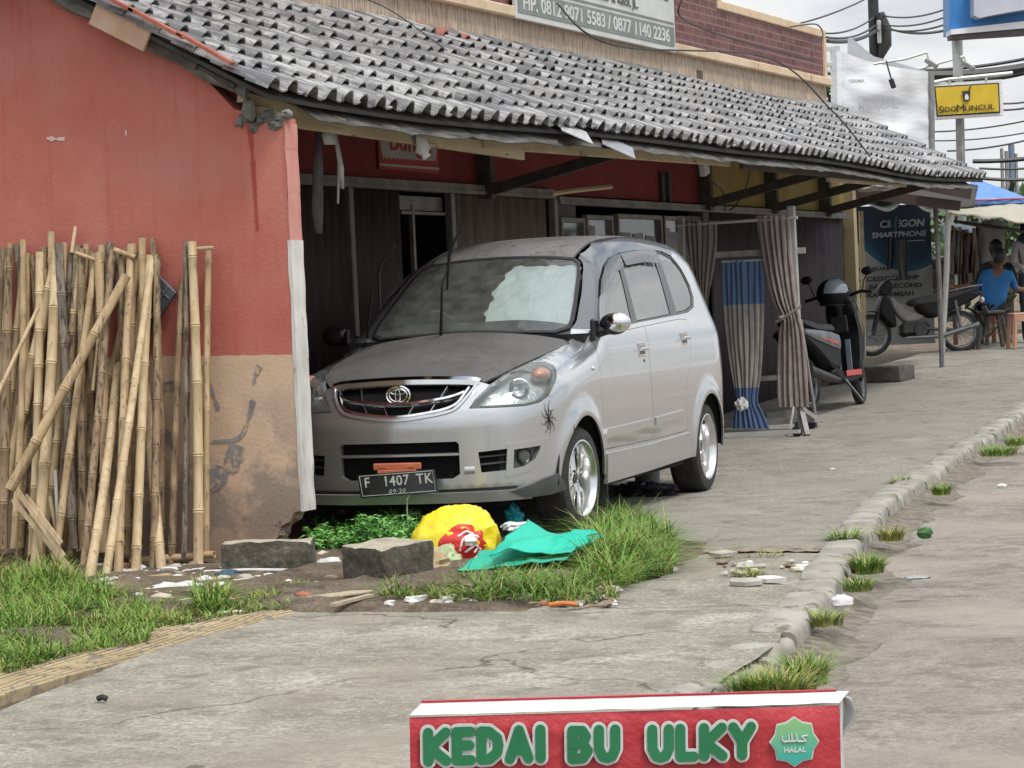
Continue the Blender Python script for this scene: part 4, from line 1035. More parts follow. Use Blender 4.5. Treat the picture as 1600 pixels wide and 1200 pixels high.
# fog lamps
for s_ in (1, -1):
    c = Vector((.553, s_*.650, .448)); nr = gradF((c.x, abs(c.y), c.z)); nr = Vector((nr.x, nr.y*s_, 0)).normalized(); q = Vector((0, 0, 1)).rotation_difference(nr).to_matrix().to_4x4()
    Mq = Matrix.Translation(c-nr*.02) @ q; mb = MB(); mb.lathe([(.046, -.02), (.046, .012), (.040, .014), (.038, .004)], 20, Mq); fo = mb.build('fog_lamp', M_blkg, CAR)
    mb = MB(); mb.lathe([(.038, .004), (.025, -.012), (.008, -.02), (.0, -.02)], 20, Mq); mb.build('reflector', M_chr, fo)
    mb = MB(); mb.lathe([(.039, .006), (.03, .012), (.015, .016), (.0, .017)], 20, Mq); mb.build('lens', M_lens, fo)
# headlamps
for s_ in (1, -1):
    q = hd if s_ == 1 else mirz(hd)
    lo = panel('headlight', shrink(q, .002), M_lens, CAR, off=.001, h=.05, skirt=.02)
    panel('reflector', shrink(q, -.012), pm('headlamp_reflector', (.50, .54, .53), (.78, .81, .80), 7, .28, metal=.6, bs=.35, bscale=9, bd=.05), lo, off=-.055, h=.035, skirt=0)
    panel('lamp_housing', q, pm('lamp_rim_grey', (.16, .17, .175), (.22, .23, .235), 9, .4), lo, holes=[shrink(q, .012)], off=-.012, h=.04, skirt=.05)
    mb = MB(); c = Vector((.47, s_*.60, .80)); mb.lathe([(.058, .0), (.055, .022), (.046, .028), (.044, .02), (.03, -.01), (.0, -.02)], 22, Matrix.Translation(c) @ Vector((0, 0, 1)).rotation_difference(Vector((.9, s_*.35, .2))).to_matrix().to_4x4()); mb.build('projector', M_chr, lo)
    mb = MB(); mb.blob((.305, s_*.668, .866), (.085, .050, .042), 16, 10); mb.build('indicator_bulb', pm('amber_lens', (.33, .19, .145), (.42, .26, .20), 20, .3), lo)
# number plate and its orange carrier, tilted and hanging
pc = Matrix.Translation((.79, .01, .335)) @ Matrix.Rotation(R(3), 4, 'X') @ Matrix(((0, 0, 1, 0), (1, 0, 0, 0), (0, 1, 0, 0), (0, 0, 0, 1))) @ Matrix.Rotation(R(-12), 4, 'X')
M_plate = pm('plate_black', (.010, .010, .011), (.02, .02, .02), 30, .35); M_pw = pm('plate_white', (.30, .32, .30), (.45, .46, .44), 30, .6)
pl_ = [(-.225, .062), (.215, .062), (.235, -.062), (-.205, -.062)]
mb = MB(); mb.prism(pl_, .006, pc); po = mb.build('number_plate', M_plate, CAR)
mb = MB(); q = [pc @ Vector((x*.94, y*.86, .008)) for x, y in pl_]; mb.tube(q+[q[0]], .0022, 5); mb.build('plate_border', M_pw, po)
for tx_, cx_ in (('F', -.165), ('1407', 0.0), ('TK', .160)):
    mb = MB(); add_text(mb, tx_, .076, pc @ Matrix.Translation((cx_, .014, .009)), depth=.003, bold=.0008, sx=.92, shear=-.12, spacing=1.08); mb.build('plate_lettering', M_pw, po)
mb = MB(); add_text(mb, '09\u00b720', .032, pc @ Matrix.Translation((0.005, -.040, .009)), depth=.002, sx=1.1, spacing=1.2); mb.build('plate_date', M_pw, po)
mb = MB(); oc = Matrix.Translation((.755, .005, .405)).to_3x3()
mb.box((.765, .005, .425), (.02, .27, .036), bev=.006); mb.box((.77, .005, .398), (.018, .22, .022), bev=.004); mb.box((.776, -.075, .425), (.008, .035, .008)); mb.box((.776, .085, .425), (.008, .035, .008))
mb.build('plate_carrier', pm('orange_plastic', (.46, .12, .06), (.54, .17, .09), 9, .45), CAR)
mb = MB(); mb.tube(spline([(.79, .10, .30), (.80, .07, .26), (.79, .06, .20), (.79, .06, .10)], 6), .004, 5); mb.build('loose_wire', pm('pale_wire', (.35, .33, .28), None, 9, .6), CAR)
# decal: spider-like scribble on the corner of the bumper
mb = MB(); rd_ = random.Random(11)
def sp(x, z): p = S_(x, z); return p+gradF(p)*.0035
cx_, cz_ = .418, .635
for k in range(9):
    a = 2*PI*k/9+.2; r1 = .045+.03*rd_.random(); r2 = r1+.03
    mb.tube([sp(cx_, cz_), sp(cx_+.6*r1*math.cos(a), cz_+r1*math.sin(a)), sp(cx_+.6*r2*math.cos(a+.25), cz_+r2*math.sin(a+.3))], [.0026, .0015, .0008], 5)
mb.blob(sp(cx_, cz_+.005), (.008, .004, .016), 8, 6); mb.tube([sp(cx_+.5*.05*math.cos(i*.52), cz_+.05*math.sin(i*.52)) for i in range(13)], .0012, 4)
mb.build('spider_decal', M_blk, CAR)
# mirrors
for s_ in (1, -1):
    mb = MB(); mb.tube([(-.50, s_*.72, 1.07), (-.50, s_*.80, 1.085)], [.04, .03], 10); mb.blob((-.50, s_*.845, 1.115), (.045, .088, .062), 16, 10)
    mb.box((-.46, s_*.742, 1.09), (.10, .03, .12), bev=.012); mo = mb.build('mirror', M_blkg, CAR)
    if s_ == 1:
        mb = MB(); mb.blob((-.490, s_*.872, 1.122), (.056, .074, .056), 18, 12); o = mb.build('mirror_cap', M_chr, mo); o['label'] = 'chrome mirror cap'
# handles
for hx, hz, dd in ((-1.215, .952, d1), (-2.18, .992, d2)):
    for s_, pr_ in ((1, dd[0]), (-1, dd[1])):
        p = S_(hx, hz); mb = MB(); y_ = p.y
        mb.box((hx, s_*(y_+.001), hz), (.135, .010, .085), bev=.004); ho = mb.build('handle_plate', M_chr, pr_)
        mb = MB(); mb.box((hx, s_*(y_+.024), hz+.004), (.12, .016, .022), bev=.006); mb.box((hx-.05, s_*(y_+.012), hz+.004), (.02, .02, .02)); mb.box((hx+.05, s_*(y_+.012), hz+.004), (.02, .02, .02)); mb.build('handle', M_chr, pr_)
        mb = MB(); mb.box((hx+.0, s_*(y_+.0065), hz-.004), (.09, .003, .045)); mb.build('handle_recess', M_blkg, pr_)
mb = MB(); p = S_(-1.245, .885); mb.lathe([(.010, .003), (0, .004)], 10, Matrix.Translation(p) @ Matrix.Rotation(-PI/2, 4, 'X')); mb.build('lock', M_blk, CAR)
for s_ in (1, -1):
    p = S_(-.235, .878); mb = MB(); mb.blob((p.x, s_*(p.y+.002), p.z), (.022, .010, .014), 10, 6); mb.build('side_repeater', pm('clear_plastic', (.5, .5, .5), (.6, .6, .6), 9, .2), CAR)
# wipers standing off the glass
def inv(P): return CM.inverted() @ P
def carpx(px_, py_, x):           # world line of sight meets the car's plane x = const
    d = ray(px_, py_); n = (CM.to_3x3() @ Vector((1, 0, 0))); o_ = CM @ Vector((x, 0, 0)); t_ = (o_-CAM).dot(n)/d.dot(n); return inv(CAM+d*t_)
for pa in (((689, 523, -.32), (690, 485, -.24), (690.5, 448, -.16)), ((574, 528, -.36), (577, 495, -.28), (581, 455, -.20))):
    mb = MB(); mb.tube([carpx(*q) for q in pa], [.010, .008, .006], 6); wo = mb.build('wiper_arm', M_blk, CAR)
    e = carpx(*pa[2]); 
    bl = ((699, 453), (700, 425), (702, 400), (708, 381), (716, 366), (725, 357)) if pa[0][0] > 600 else ((594, 484), (593, 455), (592, 425), (597, 410), (606, 395), (618, 384))
    mb = MB(); mb.tube([carpx(px_, py_, pa[2][2]-.02+.01*k) for k, (px_, py_) in enumerate(bl)], [.006, .008, .009, .008, .006, .004], 5, ry=1.8); mb.tube([e, carpx(bl[2][0], bl[2][1]+12, pa[2][2])], .006, 5); mb.build('wiper_blade', M_blk, wo)
# lower body, wheel wells, cabin
mb = MB(); mb.box((-1.35, 0, .30), (1.95, 1.42, .20)); mb.box((0, 0, .45), (.9, .95, .55)); mb.box((-2.7, 0, .42), (.9, .95, .45)); mb.box((-3.2, 0, .42), (.3, 1.3, .3)); mb.box((.52, 0, .42), (.2, 1.1, .30)); mb.build('chassis', M_well, CAR)
for x_ in (0, -2.655):
    for s_ in (1, -1):
        mb = MB(); n = 16; vs = []
        for i in range(n+1):
            a = PI*i/n; rr_ = .385
            vs += [(x_+rr_*math.cos(a), s_*.77, .285+rr_*math.sin(a)), (x_+rr_*math.cos(a), s_*.46, .285+rr_*math.sin(a))]
        mb.add(vs, [(2*i, 2*i+1, 2*i+3, 2*i+2) for i in range(n)]); mb.build('wheel_arch_liner', M_well, CAR, thick=.01)
mb = MB(); mb.box((-.42, 0, .92), (.12, 1.42, .30)); mb.box((-3.28, 0, .9), (.02, 1.2, .7)); mb.box((-1.8, 0, .52), (2.9, 1.40, .02)); mb.box((-2.15, 0, 1.55), (1.5, .9, .01)); mb.box((-1.7, .735, .74), (2.6, .012, .62)); mb.box((-1.7, -.735, .74), (2.6, .012, .62)); mb.build('cabin_lining', M_well, CAR)
M_seat = pm('seat_fabric', (.10, .115, .12), (.15, .165, .17), 20, .9)
mb = MB(); mb.box((-.66, 0, 1.03), (.42, 1.36, .10), bev=.03); mb.blob((-.60, -.35, 1.08), (.16, .20, .06), 12, 8); mb.build('dashboard', pm('dashboard_plastic', (.045, .055, .055), (.07, .08, .08), 9, .55), CAR)
for s_ in (-1, 1):
    for x_ in (-1.35, -2.2):
        mb = MB(); mb.box((x_, s_*.35, .93), (.16, .46, .62), Matrix.Rotation(-.18, 3, 'Y'), bev=.05); mb.box((x_+.25, s_*.35, .66), (.5, .46, .14), bev=.04); so_ = mb.build('seat', M_seat, CAR)
        mb = MB(); mb.box((x_-.07, s_*.35, 1.33), (.08, .25, .16), bev=.03); mb.build('headrest', M_seat, so_)
mb = MB(); Mw_ = Matrix.Translation((-.85, -.36, 1.08)) @ Matrix.Rotation(-1.1, 4, 'Y'); mb.tube([Mw_ @ Vector((.17*math.cos(2*PI*i/24), .17*math.sin(2*PI*i/24), 0)) for i in range(25)], .013, 6, cap=False); mb.tube([Mw_ @ Vector((-.16, 0, 0)), Mw_ @ Vector((.16, 0, 0))], .015, 6); mb.build('steering_wheel', M_dkgrey, CAR)
mb = MB(); mb.box((-1.02, .02, 1.40), (.03, .20, .05), bev=.01); mb.build('rear_view_mirror', M_dkgrey, CAR)
# added pale sheet standing in for reflected sky, behind the left half of the glass (car's left), wrinkled with a ragged edge
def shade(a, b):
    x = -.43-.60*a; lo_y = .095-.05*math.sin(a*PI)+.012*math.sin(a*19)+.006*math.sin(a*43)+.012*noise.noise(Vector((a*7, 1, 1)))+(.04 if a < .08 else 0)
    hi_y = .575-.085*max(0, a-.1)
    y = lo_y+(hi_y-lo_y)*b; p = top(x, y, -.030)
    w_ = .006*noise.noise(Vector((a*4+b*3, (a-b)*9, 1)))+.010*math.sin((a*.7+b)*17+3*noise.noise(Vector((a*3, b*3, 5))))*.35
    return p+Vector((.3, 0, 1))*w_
mb = MB(); mb.grid(shade, 60, 40); o = mb.build('reflection_sheet', pm('pale_reflection_sheet', (.86, .88, .875), (.90, .92, .91), 5, .5, metal=.0, bs=.7, bscale=7, bd=.03, stretch=(1, 2.5, 1)), CAR, 0)
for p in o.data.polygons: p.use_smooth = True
# wheels
def wheel(s_):
    prof = [(.200, -.098), (.245, -.100), (.270, -.092), (.284, -.070), (.287, -.03), (.287, .03), (.284, .070), (.270, .092), (.245, .100), (.200, .098)]
    mb = MB(); Mq = Matrix.Rotation(-s_*PI/2, 4, 'X')
    mb.lathe(prof, 48, Mq)
    for k in range(4): mb.lathe([(.2875, -.055+.036*k), (.2885, -.048+.036*k), (.2875, -.041+.036*k)], 48, Mq)
    ty = mb.mesh('tyre', M_tyre)
    mb = MB(); mb.lathe([(.208, .094), (.212, .100), (.204, .102), (.197, .094), (.190, .055), (.180, .0), (.172, -.05), (.198, -.094), (.205, -.096)], 48, Mq)
    rim = mb.mesh('rim', M_alloy)
    mb = MB()
    for k in range(6):
        a = 2*PI*k/6
        for e in (-.16, .16):
            c, n_ = math.cos(a+e*.6), math.sin(a+e*.6); c2, n2 = math.cos(a+e*1.4), math.sin(a+e*1.4)
            mb.tube([Mq @ Vector((.045*c, .045*n_, .035)), Mq @ Vector((.11*c, .11*n_, .030)), Mq @ Vector((.182*c2, .182*n2, .012))], [.020, .015, .016], 8)
    mb.lathe([(.0, .05), (.03, .05), (.036, .044), (.052, .038), (.055, .02), (.055, -.02)], 20, Mq)
    spk = mb.mesh('spokes', M_alloy)
    mb = MB(); mb.lathe([(.0, .054), (.024, .054), (.028, .048)], 18, Mq)
    for k in range(4): a = PI/4+k*PI/2; mb.blob(Mq @ Vector((.042*math.cos(a), .042*math.sin(a), .042)), (.007, .007, .007), 6, 4)
    cap = mb.mesh('hub_cap', M_blkg)
    mb = MB(); mb.lathe([(.0, -.02), (.14, -.02), (.14, -.035)], 24, Mq); dk = mb.mesh('brake_disc', pm('rusty_disc', (.09, .07, .06), (.14, .11, .09), 20, .6, metal=.5))
    return ty, rim, spk, cap, dk
WL, WR = wheel(1), wheel(-1)
for x_ in (0, -2.655):
    for s_, st in ((1, WL), (-1, WR)):
        wt = bpy.data.objects.new('wheel', st[0]); COL.objects.link(wt); wt.parent = CAR; wt.location = (x_, s_*.685, .287); wt.rotation_euler = (0, .4+x_, 0)
        if x_ == 0: wt.rotation_euler = (0, .4, R(-4))
        for nm, me in zip(('rim', 'spokes', 'hub_cap', 'brake_disc'), st[1:]):
            c = bpy.data.objects.new(nm, me); COL.objects.link(c); c.parent = wt
mb = MB()
for s_ in (1, -1): mb = MB(); mb.box((-.385, s_*.70, .24), (.012, .20, .26)); mb.build('mud_flap', M_blk, CAR)
mb = MB(); mb.grid(lambda a, b: top(-3.16-.20*a, -.42+.84*b)+Vector((-.02*a, 0, .012+.018*a)), 4, 14); mb.build('roof_spoiler', M_silver, CAR, thick=.018)
# ================================================================== BAMBOO
M_bam = [pm('bamboo_straw', (.46, .34, .19), (.60, .47, .29), 6, .6, stretch=(6, 6, 1), bs=.3, bscale=30, third=((.16, .11, .065), 11, .60)),
         pm('bamboo_tan', (.36, .25, .135), (.50, .37, .215), 6, .65, stretch=(6, 6, 1), bs=.3, bscale=30, third=((.12, .085, .05), 10, .58)),
         pm('bamboo_brown', (.20, .135, .08), (.34, .24, .14), 6, .7, stretch=(6, 6, 1), bs=.3, bscale=30, third=((.07, .05, .035), 9, .54)),
         pm('bamboo_grey', (.15, .12, .09), (.26, .215, .165), 6, .75, stretch=(6, 6, 1), bs=.3, bscale=30, third=((.06, .05, .04), 9, .52))]
rb = random.Random(17)
def bamboo(p0, p1, r, mat, lab, nodes=None, taper=.86, bend=.02, group='bamboo poles leaning on the end wall', hollow=True):
    p0 = Vector(p0); p1 = Vector(p1); d = p1-p0; L_ = d.length; dn = d.normalized(); side = Vector((rb.uniform(-1, 1), rb.uniform(-.4, .4), rb.uniform(-.2, .2))); side -= dn*side.dot(dn)
    seg = nodes or rb.uniform(.20, .34); pts = []; rad = []; s_ = 0; first = rb.uniform(.05, seg)
    cuts = []; q = first
    while q < L_-.03: cuts.append(q); q += seg*rb.uniform(.85, 1.15)
    marks = [0]+cuts+[L_]
    for i, c in enumerate(marks):
        if i in (0, len(marks)-1): ks = [(c, 1.0)]
        else: ks = [(c-.016, .97), (c-.006, 1.13), (c, 1.02), (c+.006, 1.15), (c+.016, .98)]
        for (a, k) in ks:
            t_ = a/L_; pts.append(p0+dn*a+side*(bend*math.sin(PI*t_))); rad.append(r*k*(1-(1-taper)*t_))
    n = 9; mb = MB(); mb.tube(pts, rad, n, cap=False)
    if hollow:
        for e, i0, sg in ((0, 0, 1), (1, len(pts)-1, -1)):
            base = i0*n; c = pts[i0]; k = len(mb.v); inner = [Vector(mb.v[base+j])*.72+c*.28 for j in range(n)]; deep = [v+dn*sg*.03 for v in inner]
            mb.add(inner+deep, []); 
            for j in range(n):
                j2 = (j+1) % n; mb.f += [(base+j, base+j2, k+j2, k+j), (k+j, k+j2, k+n+j2, k+n+j)]; mb.mi += [0, 0]
            mb.f.append(tuple(k+n+j for j in range(n))); mb.mi.append(0)
    o = mb.build('bamboo_pole', mat, None, 40)
    return tag(o, lab, 'bamboo pole', group)
# (foot px, top px, foot depth y, width px, tone, label)   feet on the ground, tops against the wall
def pole(fx, fy, tx, ty, w_, tone, lab, ytop=11.36, dy=0.0, **kw):
    p = G(fx, fy); 
    if p.y > 11.2: p = atY(fx, fy, 11.2)
    if dy: p = atY(fx, fy, p.y+dy)
    t_ = atY(tx, ty, min(ytop, 11.38)-w_/2/310)
    return bamboo(p, t_, w_/2/318, M_bam[tone], lab, **kw)
front = [
 (55, 893, 88, 392, 20, 0, 'thick straw bamboo pole steeply leaning, thickest one left of the crossing pole'),
 (0, 800, 92, 395, 23, 0, 'thickest bamboo pole, running from the left edge of the photo up to the right'),
 (62, 880, 126, 412, 17, 0, 'straight straw pole rising beside the thickest one and crossing behind the diagonal'),
 (105, 880, 222, 402, 19, 1, 'long brown speckled pole leaning far right, top touching the grey board'),
 (140, 905, 185, 560, 17, 0, 'straw pole cut short, its top hidden behind the speckled diagonal pole'),
 (165, 905, 238, 403, 14, 0, 'slim pale pole crossing in front of the right side of the bundle'),
 (212, 895, 234, 400, 16, 0, 'bright straight pole standing last but one before the gap in the bundle'),
 (252, 892, 228, 600, 17, 0, 'lowest bright pole leaning left beside the gap, foot on the rubble'),
 (310, 885, 300, 378, 17, 0, 'thick straight pole in the separate group of four near the wall smear'),
 (268, 885, 285, 440, 13, 2, 'thin knotty brown pole, leftmost in the separate group of four'),
 (322, 870, 326, 385, 12, 1, 'thin pole at the right end of the separate group of four'),
 (288, 875, 290, 378, 11, 3, 'dark thin pole standing behind the thick one in the separate group of four')]
for f in front: pole(*f[:6], f[6], dy=rb.uniform(-.05, .05))
more = [(30, 880, 70, 420, 15, 1, 'tan pole leaning right, just left of the thick straw pole'), (84, 895, 150, 398, 14, 1, 'tan pole slanting right from behind the straight straw pole'), (130, 900, 176, 388, 14, 2, 'brown pole slanting right beneath the crossing pole'),
 (-15, 860, 40, 400, 17, 0, 'straw pole entering from the left edge of the photo'), (185, 900, 205, 384, 15, 1, 'speckled tan pole rising to the left of the grey board'), (240, 890, 245, 398, 14, 2, 'brown pole at the right end of the bundle, its top over the grey board')]
for f in more: pole(*f[:6], f[6], dy=rb.uniform(-.02, .06))
# the long crossing diagonal
bamboo(atY(15, 765, 10.78), atY(198, 430, 11.20), .0285, M_bam[1], 'crossing bamboo pole lying diagonally over the others from lower left to upper right', bend=.0)
bamboo(atY(-15, 640, 10.9), atY(60, 480, 11.15), .012, M_bam[0], 'thin bare cane slanting up at the left edge of the photo', bend=.01, hollow=False)
back_tones = [2, 1, 3, 1, 2, 2, 1, 0, 3, 2, 1, 2, 1, 3, 2]
xs = [6, 17, 28, 42, 52, 68, 80, 100, 112, 122, 135, 146, 160, 172, 184, 196, 207, 216, 228, 238, 14, 36, 62, 92, 128, 154, 190, 222]
for k, x in enumerate(xs):
    tone = back_tones[k % 15]; tp = 372+rb.uniform(0, 28); lean = rb.uniform(-38, 26); w_ = rb.uniform(12, 18)
    if k in (6,): tp = 362
    lab = ('dark weathered bamboo pole standing at the back of the crowded bundle against the red wall' if tone == 3 else
           'brown bamboo pole in the back row of the crowded bundle against the red wall' if tone == 2 else
           'tan bamboo pole in the back row, half hidden behind the leaning front poles')
    pole(x+lean, 862+rb.uniform(-8, 8), x, tp, w_, tone, lab, ytop=11.37-(.03 if k > 19 else 0), dy=rb.uniform(-.03, .05) if k < 20 else -.12)
bamboo(atY(112, 395, 11.32), atY(118, 354, 11.36), .011, M_bam[0], 'short cut end of bamboo sticking up highest above the bundle', hollow=True)
for (a, b, r_, lab) in (((308, 389), (334, 387), .011, 'short rung tied across the tops of the separate group of poles'),
                        ((118, 395), (160, 410), .012, 'short rung of bamboo jammed across the tops of the bundle'),
                        ((178, 390), (212, 402), .014, 'stub of bamboo lying across the pole tops beside the grey board'),
                        ((205, 878), (335, 866), .022, 'bamboo pole lying flat along the foot of the wall')):
    yy = 11.28 if a[1] < 500 else 11.15; bamboo(atY(*a, yy), atY(*b, yy+.02), r_, M_bam[1], lab, bend=0)
# split laths at the lower left
for k, (a, b, lab) in enumerate((((20, 780), (118, 900), 'split bamboo lath fanning down to the right, lowest of the split pieces'), ((28, 768), (100, 870), 'split bamboo lath, topmost of the fan at the lower left'), ((40, 775), (96, 850), 'short split lath in the middle of the fan at the lower left'),
        ((86, 735), (92, 850), 'whitish split lath standing upright between the poles'), ((160, 470), (145, 610), 'pale split lath hanging at mid height in the bundle'), ((78, 775), (90, 850), 'thin brown lath beside the whitish upright one'))):
    mb = MB(); p0 = atY(*a, 10.98 if k != 4 else 11.2); p1 = atY(*b, 10.80 if k < 3 else (11.0 if k != 4 else 11.15)); mb.beam(p0, p1, .028 if k < 3 else .014, .008, up=(0, 1, 0))
    tag(mb.build('bamboo_lath', M_bam[0] if k != 3 else pm('whitened_bamboo', (.5, .48, .44), (.6, .58, .53), 8, .7)), lab, 'lath')
# tilted patterned grey board behind the poles
bc = atY(222, 455, 11.36); T = thing('patterned_board', 'dark grey patterned square board set on its corner behind the bamboo on the red wall', 'board', bc)
mb = MB(); Rb = Matrix.Rotation(R(43), 3, 'Y'); mb.box((0, 0, 0), (.33, .02, .26), Rb, bev=.004); mb.build('panel', pm('slate_grey_board', (.05, .06, .07), (.085, .095, .105), 9, .5, bs=.3), T)
mb = MB()
for dx in (-.11, .0, .11): mb.box(Rb @ Vector((dx, -.012, 0)), (.006, .006, .24), Rb)
for dz in (-.08, .08): mb.box(Rb @ Vector((0, -.0125, dz)), (.31, .005, .006), Rb)
for dx in (-.055, .055):
    P = [Rb @ Vector((dx+.035*math.cos(2*PI*i/16), -.012, .035*math.sin(2*PI*i/16))) for i in range(17)]; mb.tube(P, .004, 4, cap=False)
mb.build('raised_pattern', pm('board_relief', (.10, .11, .12), (.15, .16, .17), 9, .5), T)

# ================================================================== BLOCKS, BAGS AND LITTER
def rough_block(loc, dims, rz, rx, mat, name, lab, cat, seed=0, amp=.012, n=9):
    mb = MB(); M = Matrix.Translation(loc) @ Matrix.Rotation(rz, 4, 'Z') @ Matrix.Rotation(rx, 4, 'X'); idx = {}; vs = []; fs = []
    def vert(p):
        key = tuple(round(c, 4) for c in p)
        if key not in idx:
            q = Vector(p); e = sorted(abs(c) for c in q); rnd_ = max(0, e[1]-.93)*.5+max(0, e[0]-.9)*.3
            d = Vector((q.x*dims[0]/2, q.y*dims[1]/2, q.z*dims[2]/2)); u = d+Vector((seed, seed*2, 0))
            d *= 1-rnd_
            d += Vector((noise.noise(u*9), noise.noise(u*9+Vector((5, 0, 0))), noise.noise(u*9+Vector((0, 5, 0)))))*amp+Vector((noise.noise(u*30), noise.noise(u*30+Vector((5, 0, 0))), noise.noise(u*30+Vector((0, 5, 0)))))*amp*.5
            idx[key] = len(vs); vs.append(M @ d)
        return idx[key]
    for ax in range(3):
        for sg in (-1, 1):
            for i in range(n):
                for j in range(n):
                    c = []
                    for (a, b) in ((0, 0), (1, 0), (1, 1), (0, 1)):
                        p = [-1+2*(i+a)/n, -1+2*(j+b)/n]; p.insert(ax, sg); c.append(vert(p))
                    if (sg > 0) == (ax == 1): c.reverse()
                    fs.append(tuple(c))
    mb.add(vs, fs); return tag(mb.build(name, mat, None, 50), lab, cat)
def blk_mat():
    m, t, b = nt('pale_top_concrete_block'); v = coords(t); ge = N(t, 'ShaderNodeNewGeometry'); sp = N(t, 'ShaderNodeSeparateXYZ'); L(t, ge.outputs['Normal'], sp.inputs[0])
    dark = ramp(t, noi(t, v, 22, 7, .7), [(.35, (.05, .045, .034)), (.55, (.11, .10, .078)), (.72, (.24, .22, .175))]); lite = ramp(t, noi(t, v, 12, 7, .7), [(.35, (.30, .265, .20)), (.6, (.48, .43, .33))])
    f = ramp(t, sp.outputs[2], [(.45, 0), (.75, 1)]); L(t, mix(t, f, dark, lite), b.inputs['Base Color']); b.inputs['Roughness'].default_value = .97  # upward faces pale, all other faces dark
    bump(t, b, noi(t, v, 50, 6, .7), 1.0, .012); return m
M_blk2 = blk_mat()
p = G(410, 900); rough_block(p+Vector((.0, .07, .065)), (.44, .16, .20), R(18), R(-3), M_blk2, 'concrete_block', 'long low concrete block with a dark face and litter on top', 'concrete block', 1)
p = G(588, 918); rough_block(p+Vector((.0, .14, .075)), (.31, .30, .23), R(-24), R(4), M_blk2, 'concrete_block', 'cube-like concrete block with a pale top, next to the yellow bag', 'concrete block', 4)

def crumple(name, c, r, mat, lab, cat, seed=0, amp=.35, freq=2.2, rz=0, seg=28, rings=18, flat=.2, rx=0):
    mb = MB(); c = Vector(c); M = Matrix.Rotation(rz, 3, 'Z') @ Matrix.Rotation(rx, 3, 'Y'); vs = []
    for i in range(rings+1):
        th = PI*i/rings
        for j in range(seg):
            ph = 2*PI*j/seg; d = Vector((math.sin(th)*math.cos(ph), math.sin(th)*math.sin(ph), math.cos(th)))
            s3 = Vector((seed*3.1, seed*1.7, 0)); k = 1+amp*(noise.noise(d*freq+s3))+amp*.5*(1-abs(noise.noise(d*freq*2.6+s3))*2.2)-amp*.3
            q = Vector((d.x*r[0], d.y*r[1], max(d.z, -.6-flat)*r[2]))*k; vs.append(c+M @ q)
    mb.add(vs, [(i*seg+j, (i+1)*seg+j, (i+1)*seg+(j+1) % seg, i*seg+(j+1) % seg) for i in range(rings) for j in range(seg)])
    return tag(mb.build(name, mat, None, 42), lab, cat)
# yellow bag with a red printed front, white lines and a loose handle
yc = G(706, 886)+Vector((0, .02, .105)); YB = thing('carrier_bag', 'stuffed yellow carrier bag with a red printed front lying between the block and green mat', 'bag', yc)
M_yel = pm('yellow_plastic', (.78, .62, .01), (.86, .72, .02), 5, .38, bs=.5, bscale=14, bd=.02, coat=.3); M_redp = pm('red_print', (.62, .02, .02), (.70, .05, .04), 7, .4, bs=.4, bscale=16, bd=.02); M_whp = pm('white_print', (.74, .72, .72), (.82, .80, .80), 7, .45, bs=.4, bscale=14)
def bagsurf(d, k=1.0):
    s3 = Vector((2.2, 9.1, 0)); f = 1.02+.10*noise.noise(d*1.7+s3)+.075*(1-abs(noise.noise(d*3.6+s3))*2.6)+.03*(1-abs(noise.noise(d*8+s3))*2.6)
    ph_ = math.atan2(d.z, d.y); f += (.030*math.sin(7*ph_+1.5*math.sin(d.x*3))+.014*math.sin(15*ph_+d.x*4))*min(1, max(0, .35-d.x))
    if d.x < -.5: f *= 1-.30*(-.5-d.x)
    return Vector((d.x*.225, d.y*.15, max(d.z, -.80)*.168))*f*k
Ry = Matrix.Rotation(R(-17), 3, 'Y') @ Matrix.Rotation(R(8), 3, 'Z')
mb = MB(); seg, rings = 44, 26; vs = []
for i in range(rings+1):
    th = PI*i/rings
    for j in range(seg):
        ph = 2*PI*j/seg; vs.append(Ry @ bagsurf(Vector((math.sin(th)*math.cos(ph), math.sin(th)*math.sin(ph), math.cos(th)))))
mb.add(vs, [(i*seg+j, (i+1)*seg+j, (i+1)*seg+(j+1) % seg, i*seg+(j+1) % seg) for i in range(rings) for j in range(seg)]); mb.build('bag_body', M_yel, YB, 40)
vdir = (Ry.inverted() @ (CAM-yc)).normalized(); ax1 = vdir.cross(Vector((0, 0, 1))).normalized(); ax2 = ax1.cross(vdir); ax1 = -ax1
def bp(u, v, k=1.02): d = (vdir+ax1*u+ax2*v).normalized(); return Ry @ bagsurf(d, k)
mb = MB(); out = [(.62*math.cos(2*PI*i/24)*(1+.07*math.sin(i*.9))+.16, .60*math.sin(2*PI*i/24)*(1+.08*math.cos(i*1.1))-.12) for i in range(24)]
def rd_patch(a, b): i = a*24; o_ = out[int(i) % 24]; return bp(.16+(o_[0]-.16)*b, -.12+(o_[1]+.12)*b, 1.035-.02*b*b+.035*noise.noise(Vector((a*9, b*4, 3)))*(1-b))
mb.grid(rd_patch, 24, 7); mb.build('red_print', M_redp, YB, 40)
mb = MB()
for pth in (((-.22, .0), (-.18, -.35), (-.05, -.52), (.25, -.58), (.50, -.50), (.52, -.38)), ((.0, -.2), (.12, .05), (.35, .10), (.48, -.02)), ((.05, .15), (.25, .22), (.42, .12)), ((.10, -.28), (.30, -.18), (.42, -.28), (.28, -.38))):
    mb.tube([bp(u, v, 1.07) for u, v in spline(pth, 4)], .0055, 5, ry=1.0)
mb.blob(bp(.24, -.04, 1.05), (.036, .02, .026), 12, 8, amp=.5, freq=2.5, seed=3); mb.build('white_lines', M_whp, YB)
